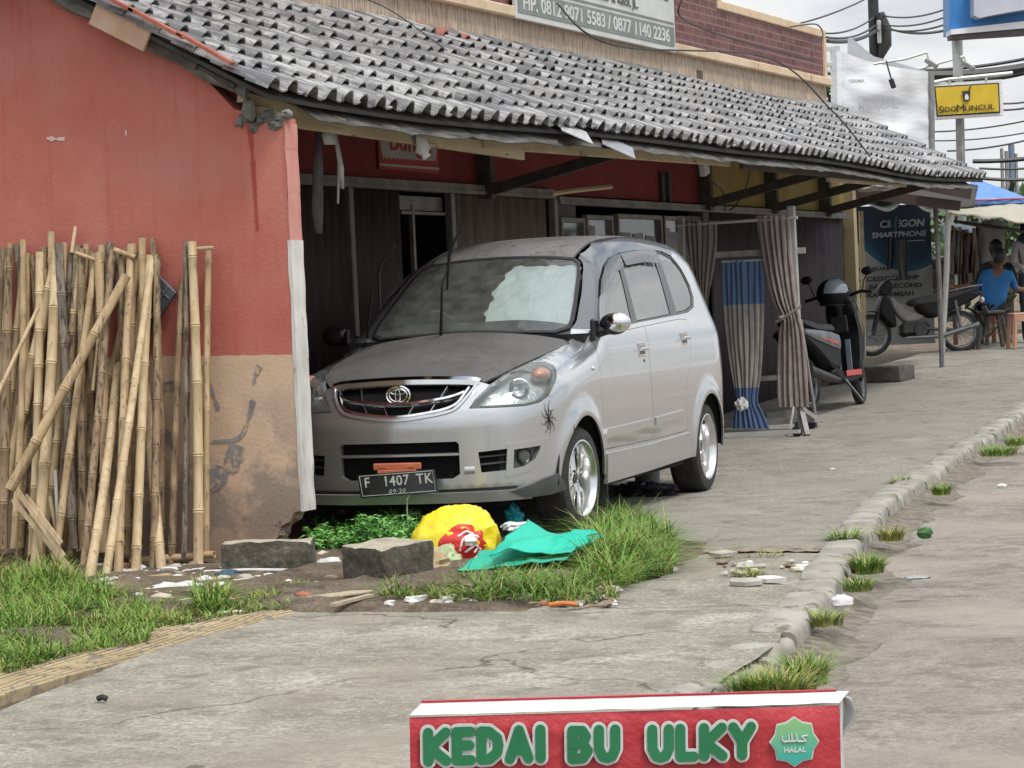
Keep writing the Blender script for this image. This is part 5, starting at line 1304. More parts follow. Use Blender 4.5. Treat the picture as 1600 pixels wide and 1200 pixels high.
mb = MB(); mb.tube(spline([Ry @ Vector((-.16, -.03, .05)), Ry @ Vector((-.225, -.06, -.03)), (-.20, -.08, -.10), (-.17, -.10, -.135), (-.11, -.11, -.15), (-.07, -.10, -.145)], 6), [.012]*31, 6, ry=.5); mb.build('handle', M_yel, YB)
# green mat crumpled over the grass
M_grn = pm('green_sheet', (.0, .36, .235), (.01, .44, .30), 4, .6, bs=.5, bscale=9, bd=.03)
def mat_fn(corners, hz, seed):
    A, B_, C_, D_ = [Vector(c) for c in corners]
    def f(a, b):
        p = (A*(1-a)+B_*a)*(1-b)+(D_*(1-a)+C_*a)*b
        u = Vector((a*2.0+seed, b*1.3, 1)); p.z += hz*(.5+.5*noise.noise(u))+.008*(1-abs(noise.noise(u*1.6))*3)+.003*noise.noise(u*7)-.02
        p.x += .03*noise.noise(Vector((b*5, a*2, seed))); p.y += .03*noise.noise(Vector((a*5, b*2, seed+3))); return p
    return f
mb = MB(); mb.grid(mat_fn([G(716, 893, .065), G(882, 876, .09), G(944, 838, .13), G(752, 866, .10)], .045, 2), 40, 22); o = mb.build('green_sheet', M_grn, None, 0, .006); [setattr(p, 'use_smooth', True) for p in o.data.polygons]
tag(o, 'lower spread of thin green sheet lying on the grass right of the yellow bag', 'sheet')
mb = MB()
def fold(a, b):
    P = [G(765, 872, .115), G(892, 860, .13), G(932, 836, .17), G(824, 818, .20)]
    f = mat_fn(P, .05, 5)(a, b); f.z += .012*math.sin(a*5+b*3)-.05*max(0, b-.8)*a; return f
mb.grid(fold, 36, 20)
o = mb.build('green_bag', pm('bright_green_sheet', (.0, .43, .29), (.01, .50, .35), 4, .5, bs=.4, bscale=9, bd=.03), None, 0, .006); [setattr(p, 'use_smooth', True) for p in o.data.polygons]
tag(o, 'folded bright green sack lying on top of the lower green sheet', 'sack')
crumple('plastic_bag', G(803, 858)+Vector((0, .05, .11)), (.075, .05, .022), pm('white_plastic', (.62, .66, .64), (.74, .77, .75), 6, .5, bs=.5, bscale=12), 'crumpled white plastic tucked against the green sack', 'plastic bag', 3, .6, rz=.4)
crumple('plastic_bag', G(793, 845)+Vector((0, .1, .12)), (.045, .04, .055), pm('teal_plastic', (.01, .26, .34), (.02, .34, .42), 6, .5, bs=.5), 'small teal plastic bag poking up behind the white plastic', 'plastic bag', 6, .6)
crumple('sack', G(655, 905)+Vector((0, .05, .04)), (.13, .10, .09), pm('tan_sack', (.36, .27, .15), (.45, .35, .21), 6, .8, bs=.6, bscale=16), 'flat brown sack half buried below the yellow bag', 'sack', 8, .4)
crumple('sack', G(690, 897)+Vector((0, .02, .05)), (.10, .09, .08), pm('pale_green_plastic', (.34, .42, .22), (.44, .52, .30), 6, .5, bs=.6, bscale=16), 'pale green plastic bag in the grass under the yellow bag', 'plastic bag', 9, .4)
crumple('plastic_bag', G(668, 905)+Vector((.42, .9, .05)), (.14, .1, .05), pm('dark_plastic', (.03, .03, .035), (.07, .07, .08), 9, .3, bs=.6), 'black crumpled plastic lying on the ground under the middle of the car', 'plastic bag', 12, .5)
# under the car: grey pot, dark plastic and rag
p = G(1012, 762); mb = MB(); mb.lathe([(.0, .0), (.075, .0), (.082, .01), (.088, .15), (.094, .155), (.094, .17), (.084, .17), (.078, .02), (0, .02)], 24, Matrix.Translation(p)); tag(mb.build('bucket', pm('grey_bucket', (.30, .30, .29), (.40, .40, .385), 7, .6)), 'small grey bucket standing under the sill behind the front wheel', 'bucket')
crumple('plastic_bag', G(1010, 775)+Vector((0, 0, .03)), (.18, .10, .05), pm('black_plastic_sheet', (.03, .03, .04), (.09, .09, .11), 12, .25, bs=.8), 'crumpled black plastic sheet on the ground in front of the grey bucket', 'plastic bag', 14, .7)
crumple('rag', G(963, 775)+Vector((0, 0, .03)), (.09, .07, .04), pm('dark_rag_cloth', (.08, .075, .07), (.14, .13, .12), 12, .9, bs=.6), 'dark rag on the ground behind the front wheel', 'rag', 15, .6)
# litter on the soil
litter = [
 (275, 925, (.13, .05, .03), 'white', .15, 'long white plastic roll lying before the poles', 2),
 (215, 912, (.05, .04, .02), 'white', 1, 'small white paper scrap among the rubble left of the plastic roll', 3),
 (355, 905, (.07, .05, .03), 'blue', .3, 'crumpled dark blue rag in front of the long block', 5),
 (425, 852, (.05, .04, .015), 'white', .2, 'white paper resting on the left end of the long block', 21),
 (460, 850, (.05, .04, .014), 'cream', .4, 'torn cream paper resting on the right end of the long block', 22),
 (515, 890, (.07, .05, .04), 'white', .5, 'crumpled white carton between the two concrete blocks', 7),
 (500, 905, (.08, .03, .02), 'cream', .1, 'flattened cream packet just below the crumpled white carton', 8),
 (480, 925, (.04, .03, .02), 'yellow', .6, 'bright yellow wrapper on the grass edge', 9),
 (467, 925, (.03, .02, .02), 'pink', .6, 'small pink wrapper touching the yellow one', 10),
 (700, 942, (.03, .025, .018), 'white', 0, 'round white eggshell at the slab edge', 11),
 (730, 935, (.05, .04, .045), 'brown', .8, 'lumpy brown clod at the slab edge below the green sheet', 12),
 (805, 932, (.06, .04, .035), 'greyp', .3, 'grey crumpled bag on the slab edge in the grass', 13),
 (765, 948, (.04, .02, .012), 'cream', .3, 'flat pale scrap between the brown clod and the grey bag', 16),
 (885, 928, (.025, .02, .015), 'pink', .3, 'pinkish rubble chip on the slab edge', 17),
 (910, 918, (.04, .015, .012), 'blue', .3, 'thin dark blue wrapper in the grass near the pink chip', 18),
 (835, 948, (.03, .02, .015), 'brown', .3, 'small brown stone by the orange stick', 19),
 (1052, 893, (.022, .02, .014), 'white', .3, 'small white stone on the slab just right of the grass clump', 20),
 (1430, 904, (.07, .035, .008), 'greyp', .3, 'flat clear plastic flattened on the road', 23),
 (1315, 948, (.045, .035, .03), 'white', .3, 'white torn packet in the gutter below the broken kerb', 24),
 (1565, 762, (.03, .025, .015), 'white', .3, 'white round shell alone on the road', 25),
 (1300, 735, (.03, .02, .012), 'cream', .3, 'pale pebble alone on the smooth apron', 26),
 (1445, 838, (.04, .03, .03), 'green', .3, 'dark green leaf lying at the road edge', 27),
 (360, 958, (.05, .02, .008), 'white', .3, 'white scrap lying on the yellow paving strip', 28),
 (180, 1005, (.04, .02, .008), 'white', .3, 'flat white scrap at the grass edge beside the paving strip', 29),
 (240, 935, (.06, .035, .02), 'cream', .4, 'cream paper scrap below the long white plastic roll', 33),
 (320, 915, (.05, .04, .03), 'white', .9, 'crumpled white paper between the plastic roll and the long block', 34),
 (180, 925, (.05, .03, .02), 'pink', .9, 'pinkish brick chip at the grass edge under the poles', 35),
 (300, 890, (.05, .03, .02), 'brown', .2, 'brown clod at the foot of the separate pole group', 36),
 (505, 875, (.055, .03, .03), 'cream', .7, 'cream torn packet behind the crumpled carton', 37),
 (530, 925, (.06, .03, .015), 'brown', .4, 'brown leaf scrap just below the cube-like block', 38),
 (440, 915, (.05, .03, .02), 'greyp', .5, 'grey plastic scrap in front of the long block', 39),
 (745, 928, (.04, .03, .03), 'cream', .5, 'cream scrap in the grass below the green sheet', 40),
 (600, 905, (.05, .012, .01), 'cream', .1, 'thin pale scrap at the foot of the cube-like block', 30)]
LM = dict(white=pm('litter_white', (.55, .54, .52), (.70, .69, .67), 12, .7, bs=.5), cream=pm('litter_cream', (.48, .42, .33), (.60, .54, .44), 12, .8, bs=.5), blue=pm('litter_blue', (.03, .07, .11), (.06, .12, .17), 12, .7, bs=.5),
          yellow=pm('litter_yellow', (.80, .60, .02), (.85, .68, .04), 12, .5), pink=pm('litter_pink', (.55, .22, .15), (.62, .32, .24), 12, .7), brown=pm('litter_brown', (.16, .115, .08), (.30, .24, .17), 18, .9, bs=.8), greyp=pm('litter_grey', (.26, .26, .27), (.40, .40, .41), 18, .35, bs=.8), green=pm('litter_green', (.03, .09, .03), (.05, .14, .04), 9, .5))
def lname(lab):
    for k, v in (('roll', 'plastic_roll'), ('paper', 'paper_scrap'), ('rag', 'rag'), ('carton', 'carton'), ('packet', 'packet'), ('wrapper', 'wrapper'), ('eggshell', 'eggshell'), ('clod', 'clod'), ('bag', 'plastic_bag'), ('plastic', 'plastic_scrap'), ('chip', 'stone_chip'), ('pebble', 'pebble'), ('stone', 'stone'), ('shell', 'shell'), ('leaf', 'leaf'), ('scrap', 'paper_scrap')):
        if k in lab: return v
    return 'scrap'
for x, y, r_, c, rz_, lab, sd in litter: crumple(lname(lab), G(x, y)+Vector((0, 0, r_[2]*.5)), r_, LM[c], lab, 'litter', sd, .45, 2.4, rz_*2, 14, 9)
# countless rubble chips in the bed
mb = MB(); rr = random.Random(8)
def rubble(x0, x1, y0, y1, n, mats=5):
    for k in range(n):
        q = G(rr.uniform(x0, x1), rr.uniform(y0, y1)); s_ = rr.uniform(.008, .024)*(1.7 if rr.random() < .12 else 1)
        if q.y > 11.3: continue
        mb.blob(q+Vector((0, 0, s_*.4)), (s_*rr.uniform(.8, 2.0), s_*rr.uniform(.8, 1.5), s_*.6), 6, 4, Matrix.Rotation(rr.uniform(0, 3), 3, 'Z'), .6, 3, k, rr.choice([0, 0, 1, 1, 2, 2, 3, 3, 4]))
rubble(150, 345, 885, 940, 420); rubble(340, 540, 890, 935, 260); rubble(600, 960, 925, 948, 170); rubble(475, 545, 865, 925, 140); rubble(140, 560, 885, 950, 200); rubble(1120, 1270, 860, 900, 50)
o = mb.build('rubble', [M_chunk, LM['brown'], LM['cream'], LM['white'], pm('terracotta_chip', (.35, .12, .07), (.42, .18, .11), 9, .9)], None, 0); struct(o, 'stuff')
def rod(a, b, r_, mat, name, lab, cat, up=.015):
    mb = MB(); mb.tube([G(*a)+Vector((0, 0, up)), (G(*a)+G(*b))/2+Vector((0, 0, up+.006)), G(*b)+Vector((0, 0, up))], r_, 7); return tag(mb.build(name, mat), lab, cat)
rod((320, 903), (462, 901), .008, LM['white'], 'pipe', 'thin white pipe lying across the front of the long block', 'pipe', .03)
rod((858, 951), (902, 950), .010, pm('orange_stick', (.55, .16, .04), (.62, .2, .06), 9, .6), 'stick', 'short orange stick lying at the slab edge', 'stick')
rod((898, 958), (948, 952), .006, LM['brown'], 'stick', 'thin dark twig lying on the slab right of the orange stick', 'stick')
rod((153, 1099), (167, 1099), .010, M_blk, 'stick', 'short black stub lying alone on the near slab', 'stick')
rod((470, 823), (492, 822), .012, LM['white'], 'pipe', 'short white tube end poking out beside the broken wall foot', 'pipe', .06)
rod((560, 915), (612, 905), .006, LM['brown'], 'stick', 'thin brown twig at the foot of the cube-like block', 'stick')
mb = MB(); a, b = G(490, 935, .03), G(585, 922, .03); mb.beam(a, b, .10, .012, bev=.003); mb.beam(G(520, 945, .035), G(580, 930, .035), .03, .012)
tag(mb.build('plank', pm('grey_plank', (.34, .28, .19), (.46, .39, .28), 7, .9, stretch=(1, 6, 1), bs=.5)), 'weathered plank lying flat at the slab edge below the two blocks', 'plank')
for k, (x, y, w_) in enumerate([(310, 905, .16), (250, 900, .12)]):
    mb = MB(); mb.box(G(x, y, .02), (w_, .05, .014), Matrix.Rotation(.3+k, 3, 'Z'), bev=.003); tag(mb.build('plank', M_bam[1]), ('short offcut of wood left of the long block', 'smaller wood offcut among the rubble under the poles')[k], 'plank')

# ================================================================== GRASS AND WEEDS
def grassmat(name, a, b_, c):
    m, t, bs_ = nt(name); v = coords(t); oi = N(t, 'ShaderNodeTexWhiteNoise'); ff = N(t, 'ShaderNodeVectorMath', operation='MULTIPLY'); ff.inputs[1].default_value = (60, 60, 8); fl = N(t, 'ShaderNodeVectorMath', operation='FLOOR')
    L(t, v, ff.inputs[0]); L(t, ff.outputs[0], fl.inputs[0]); L(t, fl.outputs[0], oi.inputs['Vector'])
    col = ramp(t, oi.outputs['Value'], [(0, a), (.55, b_), (.9, c), (1, (.32, .26, .11))]); col = mix(t, ramp(t, noi(t, v, 2.2, 3), [(.42, 0), (.62, .6)]), col, c)
    L(t, col, bs_.inputs['Base Color']); bs_.inputs['Roughness'].default_value = .55; bs_.inputs['Specular IOR Level'].default_value = .3
    try: bs_.inputs['Subsurface Weight'].default_value = 0
    except Exception: pass
    return m
M_gr = grassmat('grass_blade', (.05, .135, .018), (.11, .245, .032), (.22, .34, .06))
M_gr2 = grassmat('yellowing_grass_blade', (.10, .15, .03), (.22, .27, .055), (.40, .36, .14))
def blade(mb, p, h, az, lean, w_, n=4, mi=0):
    d = Vector((math.cos(az), math.sin(az), 0)); s_ = Vector((-d.y, d.x, 0)); vs = []
    for i in range(n+1):
        t_ = i/n; q = p+d*(lean*t_*t_*h)+Vector((0, 0, h*(t_-.38*lean*t_*t_))); ww = w_*(1-t_**1.6)+.0004
        vs += [q-s_*ww, q+s_*ww]
    mb.add(vs, [(2*i, 2*i+1, 2*i+3, 2*i+2) for i in range(n)], mi)
rg = random.Random(12)
def poly_area_scatter(poly_px, n, hfun, mb, lean=(.3, 1.9), w_=(.0020, .0040), dens_f=None, z=0.0, dry=.2):
    P = [G(*q) for q in poly_px]; pl2 = [(p.x, p.y) for p in P]; x0, x1 = min(a for a, b in pl2), max(a for a, b in pl2); y0, y1 = min(b for a, b in pl2), max(b for a, b in pl2); k = 0; tries = 0
    while k < n and tries < n*12:
        tries += 1; x, y = rg.uniform(x0, x1), rg.uniform(y0, y1)
        if not inside((x, y), pl2): continue
        cl = noise.noise(Vector((x*3.1, y*3.1, 2)))+.6*noise.noise(Vector((x*9, y*9, 2)))
        if rg.random() > .5+cl*1.25: continue
        h = hfun(x, y)*rg.uniform(.35, 1.25)*(1+.7*cl)
        if h < .01: continue
        blade(mb, Vector((x, y, z)), h, rg.uniform(0, 2*PI), rg.uniform(*lean), rg.uniform(*w_), 4, 1 if rg.random() < dry+.4*max(0, -cl) else 0); k += 1
mb = MB(); poly_area_scatter([(-90, 930), (60, 905), (150, 928), (260, 960), (230, 1005), (100, 1030), (-20, 1062), (-120, 1090)], 8000, lambda x, y: .115 if x < -5.9 else .075, mb)
poly_area_scatter([(140, 935), (330, 955), (480, 915), (495, 948), (400, 958), (250, 985), (150, 1000)], 3000, lambda x, y: .060, mb, dry=.45)
poly_area_scatter([(300, 935), (350, 930), (360, 955), (305, 960)], 500, lambda x, y: .12, mb)
poly_area_scatter([(-60, 890), (110, 888), (140, 925), (-60, 925)], 500, lambda x, y: .12, mb, dry=.7)
struct(mb.build('grass', [M_gr, M_gr2], None, 0), 'stuff')
mb = MB(); poly_area_scatter([(640, 925), (760, 890), (900, 865), (930, 815), (1000, 800), (1052, 850), (1055, 895), (960, 925), (900, 945), (780, 945), (650, 945)], 6000, lambda x, y: .075+.08*min(1, max(0, (x+4.9)/.5)), mb, lean=(.4, 2.1), dry=.18)
poly_area_scatter([(900, 880), (980, 810), (1050, 850), (1050, 900), (940, 920)], 2600, lambda x, y: .20, mb, lean=(.4, 2.0), dry=.18)
poly_area_scatter([(590, 920), (700, 915), (720, 945), (600, 945)], 800, lambda x, y: .075, mb, dry=.35)
poly_area_scatter([(830, 935), (960, 915), (970, 935), (900, 948)], 500, lambda x, y: .08, mb, dry=.6)
struct(mb.build('grass', [M_gr, M_gr2], None, 0), 'stuff')
def leafy(mb, p, h, mi=0):
    top_ = p+Vector((rg.uniform(-.05, .05), rg.uniform(-.05, .05), h)); st = [p, (p+top_)/2+Vector((rg.uniform(-.02, .02), 0, 0)), top_]; mb.tube(st, .002, 4, False, 0)
    nl = int(4+h*38)
    for k in range(nl):
        t_ = .25+.75*(k+.5)/nl; q = p.lerp(top_, t_); az = rg.uniform(0, 2*PI); ln = rg.uniform(.035, .072); d = Vector((math.cos(az), math.sin(az), rg.uniform(.0, .7))).normalized(); s_ = d.cross(Vector((0, 0, 1))).normalized(); wd = ln*.24; dn = Vector((0, 0, -.3*ln))
        mb.add([q, q+d*ln*.4+s_*wd, q+d*ln+dn, q+d*ln*.4-s_*wd, q+d*ln*.45-Vector((0, 0, .004))], [(0, 1, 4), (1, 2, 4), (2, 3, 4), (3, 0, 4)], rg.choice([0, 0, 1]))
M_leaf = pm('weed_leaf', (.12, .33, .07), (.20, .44, .11), 30, .45); M_leaf2 = pm('weed_leaf_light', (.20, .45, .11), (.30, .56, .17), 30, .45)
mb = MB()
for k in range(330):
    x = rg.uniform(486, 668); yy = rg.uniform(838, 868) if x > 520 else rg.uniform(842, 872)
    leafy(mb, G(x, yy), rg.uniform(.07, .17)*(1.15 if 560 < x < 660 else .8))
for x, y, h in ((598, 838, .20), (625, 836, .19), (642, 840, .17), (572, 842, .16), (530, 845, .15)): leafy(mb, G(x, y), h)
struct(mb.build('weeds', [M_leaf, M_leaf2], None, 0), 'stuff')
tufts = [(1215, 1075, 240, .11, .26, 'large yellowing grass tuft on the kerb line just above the red banner'), (1262, 1055, 150, .135, .14, 'tall dense grass tuft standing against the kerb end behind the red banner'),
 (1180, 1075, 140, .09, .18, 'low sparse grass at the left of the large kerb tuft'), (1320, 845, 130, .12, .15, 'bushy grass tuft growing behind the kerb beside the cross joint'),
 (1408, 755, 90, .09, .12, 'small spiky grass tuft on the apron side of the kerb'), (1355, 885, 160, .10, .16, 'bright green grass tuft in the gutter beside the low kerb stone'),
 (1340, 912, 70, .06, .14, 'trailing low green weeds in the gutter under the bright tuft'), (1392, 835, 90, .08, .14, 'yellow-green gutter tuft beside the curved kerb'),
 (1290, 965, 70, .07, .14, 'thin grass tuft in the gutter where the kerb has crumbled'), (1470, 765, 80, .08, .14, 'green gutter tuft level with the rear wheel of the car'),
 (1560, 705, 130, .09, .3, 'long gutter tuft near the right edge of the photo'), (1590, 690, 90, .10, .2, 'farthest gutter tuft touching the right edge of the photo'), (1170, 900, 90, .07, .14, 'flat yellowish grass tuft growing in the cross joint'),
 (1195, 868, 60, .05, .22, 'thin grass along the far lip of the cross joint'), (1130, 875, 30, .03, .12, 'dry low grass in the cross joint next to the big clump'), (590, 985, 25, .025, .08, 'tiny dry tuft in the crack of the near slab')]
for x, y, n, h, sp_, lab in tufts:
    h *= .78; sp_ *= .88
    c = G(x, y); mb = MB()
    for k in range(n*2):
        a, r_ = rg.uniform(0, 2*PI), sp_*.5*math.sqrt(rg.random())
        blade(mb, c+Vector((r_*math.cos(a), r_*math.sin(a)*1.2, -.03)), h*rg.uniform(.4, 1.15)+.03, a+rg.uniform(-.9, .9), rg.uniform(.3, 1.3), rg.uniform(.0022, .0042), 4, 0 if rg.random() < (.25 if 'yellow' in lab or 'dry' in lab or 'thin' in lab else .7) else 1)
    tag(mb.build('grass_tuft', [M_gr, M_gr2], None, 0), lab, 'grass tuft', 'grass tufts along the kerb and joint')

# ================================================================== RED BANNER STAND NEAR THE CAMERA
M_bred = pm('banner_vinyl_red', (.38, .022, .032), (.46, .040, .050), 4, .42, bs=.6, bscale=7, bd=.03); M_bwh = pm('banner_vinyl_white', (.50, .50, .50), (.62, .62, .62), 4, .45, bs=.25, bscale=6)
M_bgr = pm('banner_green', (.012, .15, .055), (.02, .19, .075), 6, .4); M_bol = pm('letter_outline', (.52, .54, .52), (.62, .64, .62), 6, .4)
BD = 3.95
bl, br_ = atD(640, 1122, BD), atD(1312, 1103, BD+.07)
KS = thing('banner_stand', 'red banner with green lettering wrapped round a low stand in the foreground', 'banner', (bl.x, bl.y, -.09))
OKS = Vector((bl.x, bl.y, -.09)); ux = (br_-bl); WB = ux.length; ux.normalize(); uy = Vector((0, 0, 1)); uy = (uy-ux*uy.dot(ux)).normalized(); uz = ux.cross(uy)
MK = Matrix((ux, uy, uz)).transposed().to_4x4(); MK.translation = bl-OKS
HB = (bl.z+.09)/uy.z
def wav(x, y): return .004*noise.noise(Vector((x*7, y*7, 1)))+.003*math.sin(x*14+y*20)*max(0, (x-.45*WB)/WB)*2
mb = MB(); mb.grid(lambda a, b: MK @ Vector((a*WB, -HB*b, wav(a*WB, -HB*b)-(.006 if b == 0 else 0))), 60, 40); o = mb.build('banner_face', M_bred, KS, 0); [setattr(p, 'use_smooth', True) for p in o.data.polygons]
mb = MB(); mb.grid(lambda a, b: MK @ Vector((a*WB*(1)+.018*b*(1-2*a)*0+.02*b, .004+.016*b+.002*noise.noise(Vector((a*12, b*2, 1))), -.003-.017*b)), 50, 6); mb.build('banner_top', M_bwh, KS, 0)
mb = MB(); mb.grid(lambda a, b: MK @ Vector((WB*(.0+a*.97)+.02, .0212, -.019-.008*b)), 4, 2); mb.build('banner_hem', M_bred, KS, 0, .003)
mb = MB(); mb.grid(lambda a, b: MK @ Vector((WB+.002+.012*b+.006*noise.noise(Vector((a*5, b*4, 2))), .006*(1-b)-HB*a+.012*b, -.003-.03*b)), 24, 10); mb.build('banner_side', M_bwh, KS, 0)
mb = MB(); mb.grid(lambda a, b: MK @ Vector((WB+.006+.010*math.sin(a*5)+.012*b, .012-.085*a, -.02-.03*a+.03*(b-.5))), 12, 4); mb.build('banner_flap', M_bwh, KS, 30, .002)
mb = MB()
for (x_, z_) in ((.02, -.03), (WB-.02, -.03), (.02, -.045), (WB-.02, -.045)): mb = MB(); mb.beam(MK @ Vector((x_, -.01, z_)), MK @ Vector((x_, -HB, z_)), .025, .025); mb.build('leg', M_rail, KS)
def bt(x, y, z=.004): return MK @ Matrix.Translation((x, y, z))
GL = dict(K=(.86, [[(0, 0), (0, 1)], [(.78, 1), (.08, .48)], [(.08, .48), (.80, 0)]]), E=(.68, [[(0, 0), (0, 1)], [(0, 1), (.62, 1)], [(0, .52), (.56, .52)], [(0, 0), (.62, 0)]]),
 D=(.84, [[(0, 0), (0, 1), (.35, .98), (.70, .75), (.76, .5), (.70, .25), (.35, .02), (0, 0)]]), A=(.92, [[(0, 0), (.42, 1), (.84, 0)], [(.16, .30), (.68, .30)]]), I=(.10, [[(.05, 0), (.05, 1)]]),
 B=(.76, [[(0, 0), (0, 1), (.45, .98), (.60, .78), (.45, .55), (.05, .53)], [(.45, .53), (.68, .28), (.45, .02), (0, 0)]]), U=(.80, [[(0, 1), (0, .32), (.16, .05), (.36, 0), (.56, .05), (.72, .32), (.72, 1)]]), L=(.62, [[(0, 1), (0, 0), (.58, 0)]]), Y=(.84, [[(0, 1), (.38, .48), (.38, 0)], [(.78, 1), (.38, .48)]]))
def stroke(mb, a, b, r_, z, k):
    """flat bar with round ends"""
    d = (b-a); an = math.atan2(d.y, d.x); P = [(a.x+r_*math.cos(an+PI/2+PI*i/10), a.y+r_*math.sin(an+PI/2+PI*i/10)) for i in range(11)]+[(b.x+r_*math.cos(an-PI/2+PI*i/10), b.y+r_*math.sin(an-PI/2+PI*i/10)) for i in range(11)]
    mb.prism(P, .0022, bt(0, 0, z+k*.00012))
def put(text, pxc, pyc, wid, hgt):
    """rounded hand-drawn letters: pale outline below, green above"""
    d = ray(pxc, pyc); t_ = (bl-CAM).dot(uz)/d.dot(uz); lp_ = MK.inverted() @ ((CAM+d*t_)-OKS)
    gap_ = .42; tot = sum(GL[c][0] for c in text)+gap_*(len(text)-1); sx2 = (wid)/tot; x = lp_.x-wid/2
    for c in text:
        for nm, r_, z, mt in (('lettering_outline', .0122, .0060, M_bol), ('lettering', .0078, .0092, M_bgr)):
            mb = MB(); k = 0
            for ln in GL[c][1]:
                for p, q in zip(ln, ln[1:]): stroke(mb, Vector((x+p[0]*sx2, lp_.y-hgt/2+p[1]*hgt)), Vector((x+q[0]*sx2, lp_.y-hgt/2+q[1]*hgt)), r_, z, k); k += 1
            mb.build(nm, mt, KS, 0)
        x += (GL[c][0]+gap_)*sx2
put('KEDAI', 757, 1163, .176, .044); put('BU', 928, 1161, .070, .044); put('ULKY', 1096, 1158, .158, .044)
d = ray(1240, 1158); t_ = (bl-CAM).dot(uz)/d.dot(uz); lp_ = MK.inverted() @ ((CAM+d*t_)-OKS)
def star(r1, r2, n=8): return [((r1 if i % 2 == 0 else r2)*math.cos(PI*i/n+PI/n*0), (r1 if i % 2 == 0 else r2)*math.sin(PI*i/n)) for i in range(2*n)]
m, t, b = nt('halal_badge_gradient'); v = coords(t); sp = N(t, 'ShaderNodeSeparateXYZ'); L(t, v, sp.inputs[0]); mr_ = N(t, 'ShaderNodeMapRange'); mr_.inputs['From Min'].default_value = HB-.15; mr_.inputs['From Max'].default_value = HB-.03; L(t, sp.outputs[2], mr_.inputs[0])
L(t, ramp(t, mr_.outputs[0], [(0, (.02, .30, .42)), (.45, (.05, .38, .30)), (1, (.28, .50, .18))]), b.inputs['Base Color']); b.inputs['Roughness'].default_value = .4
mb = MB(); mb.prism(star(.040, .034), .002, bt(lp_.x, lp_.y, .004)); ho = mb.build('halal_badge_edge', M_bol, KS)
mb = MB(); mb.prism(star(.0375, .0315), .002, bt(lp_.x, lp_.y, .0065)); mb.build('halal_badge', m, KS)
mb = MB(); add_text(mb, 'HALAL', .0105, bt(lp_.x, lp_.y-.013, .009), depth=.001, bold=.0002, sx=1.1)
def arab(pts, r_=.0013): mb.tube([bt(lp_.x+x*.001, lp_.y+.005+y*.001, .010) @ Vector((0, 0, 0)) for x, y in spline(pts, 5)], r_, 5)
arab([(20, 5), (12, 3), (17, -3), (10, -4), (4, -3), (2, 8)]); arab([(2, -3), (-4, -3), (-5, 9)]); arab([(-5, -3), (-9, -3), (-10, 7)]); arab([(-10, -3), (-16, -4), (-20, -1), (-20, 5)]); mb.build('halal_lettering', M_bwh, KS)
# ================================================================== CURTAIN RACK
M_rk = pm('grey_rack_wood', (.25, .245, .235), (.38, .37, .35), 9, .8, stretch=(1, 1, .3), bs=.4)
M_rm = pm('rack_metal', (.50, .51, .50), (.62, .63, .61), 9, .4, metal=.3)
RY = 20.55
def rk_(x, y, dy=0): return atY(x, y, RY+dy)
RK = thing('curtain_rack', 'grey wooden display rack on small wheels with curtains hung from its rail', 'rack', (rk_(1160, 690).x, RY, .05))
ORK = Vector((rk_(1160, 690).x, RY, .05))
def rpart(mb, nm, mt): mb.v = [tuple(Vector(p)-ORK) for p in mb.v]; return mb.build(nm, mt, RK)
for a, b, w_ in (((1236, 322), (1254, 682), .06), ((1064, 340), (1072, 672), .05)):
    mb = MB(); mb.beam(rk_(*a), rk_(*b), w_, .05, up=(0, 1, 0), bev=.004); rpart(mb, 'upright', M_rk)
mb = MB(); mb.beam(rk_(1110, 399, .02), rk_(1258, 391, .02), .022, .05, up=(0, 0, 1)); rpart(mb, 'crossbar', M_rk)
mb = MB(); mb.tube([rk_(1058, 352, -.05), rk_(1246, 340, -.05)], .013, 8); rpart(mb, 'rail', M_rm)
mb = MB(); mb.tube([rk_(1128, 409, -.03), rk_(1196, 406, -.03)], .010, 8); rpart(mb, 'lower_rail', M_rm)
mb = MB(); mb.beam(atY(1060, 683, RY-.35), atY(1250, 674, RY-.35), .035, .03); rpart(mb, 'base_beam', M_rm)
mb = MB(); mb.beam(atY(1070, 668, RY+.35), atY(1275, 655, RY+.35), .05, .05); rpart(mb, 'base_beam', M_rk)
mb = MB(); mb.beam(atY(1200, 650, RY+.2), atY(1250, 645, RY+.2), .05, .06); rpart(mb, 'rear_board', M_rk); mb = MB(); mb.beam(atY(1185, 592, RY+.3), atY(1216, 590, RY+.3), .03, .04); rpart(mb, 'rear_board', M_rk)
mb = MB(); mb.beam(atY(1252, 640, RY+.0), atY(1262, 682, RY-.3), .04, .05); mb.beam(atY(1254, 640, RY+.05), atY(1275, 655, RY+.4), .035, .04); mb.tube([atY(1240, 636, RY-.1), atY(1234, 672, RY-.3)], .010, 6); rpart(mb, 'foot', M_rk)
mb = MB(); mb.tube([atY(1251, 500, RY+.05), atY(1277, 668, RY+.45)], .014, 6); rpart(mb, 'strut', M_rk)
for x, y, dy in ((1246, 686, -.3), (1268, 676, .35), (1150, 688, -.3) if 0 else (1075, 690, -.3)):
    p = atY(x, y, RY+dy); p.z = g(p.y)+.045; mb = MB(); mb.lathe([(.0, -.018), (.04, -.018), (.045, -.01), (.045, .01), (.04, .018), (0, .018)], 16, Matrix.Translation(p) @ Matrix.Rotation(PI/2, 4, 'X')); mb.box(p+Vector((0, 0, .05)), (.03, .04, .05)); rpart(mb, 'castor', M_blk)
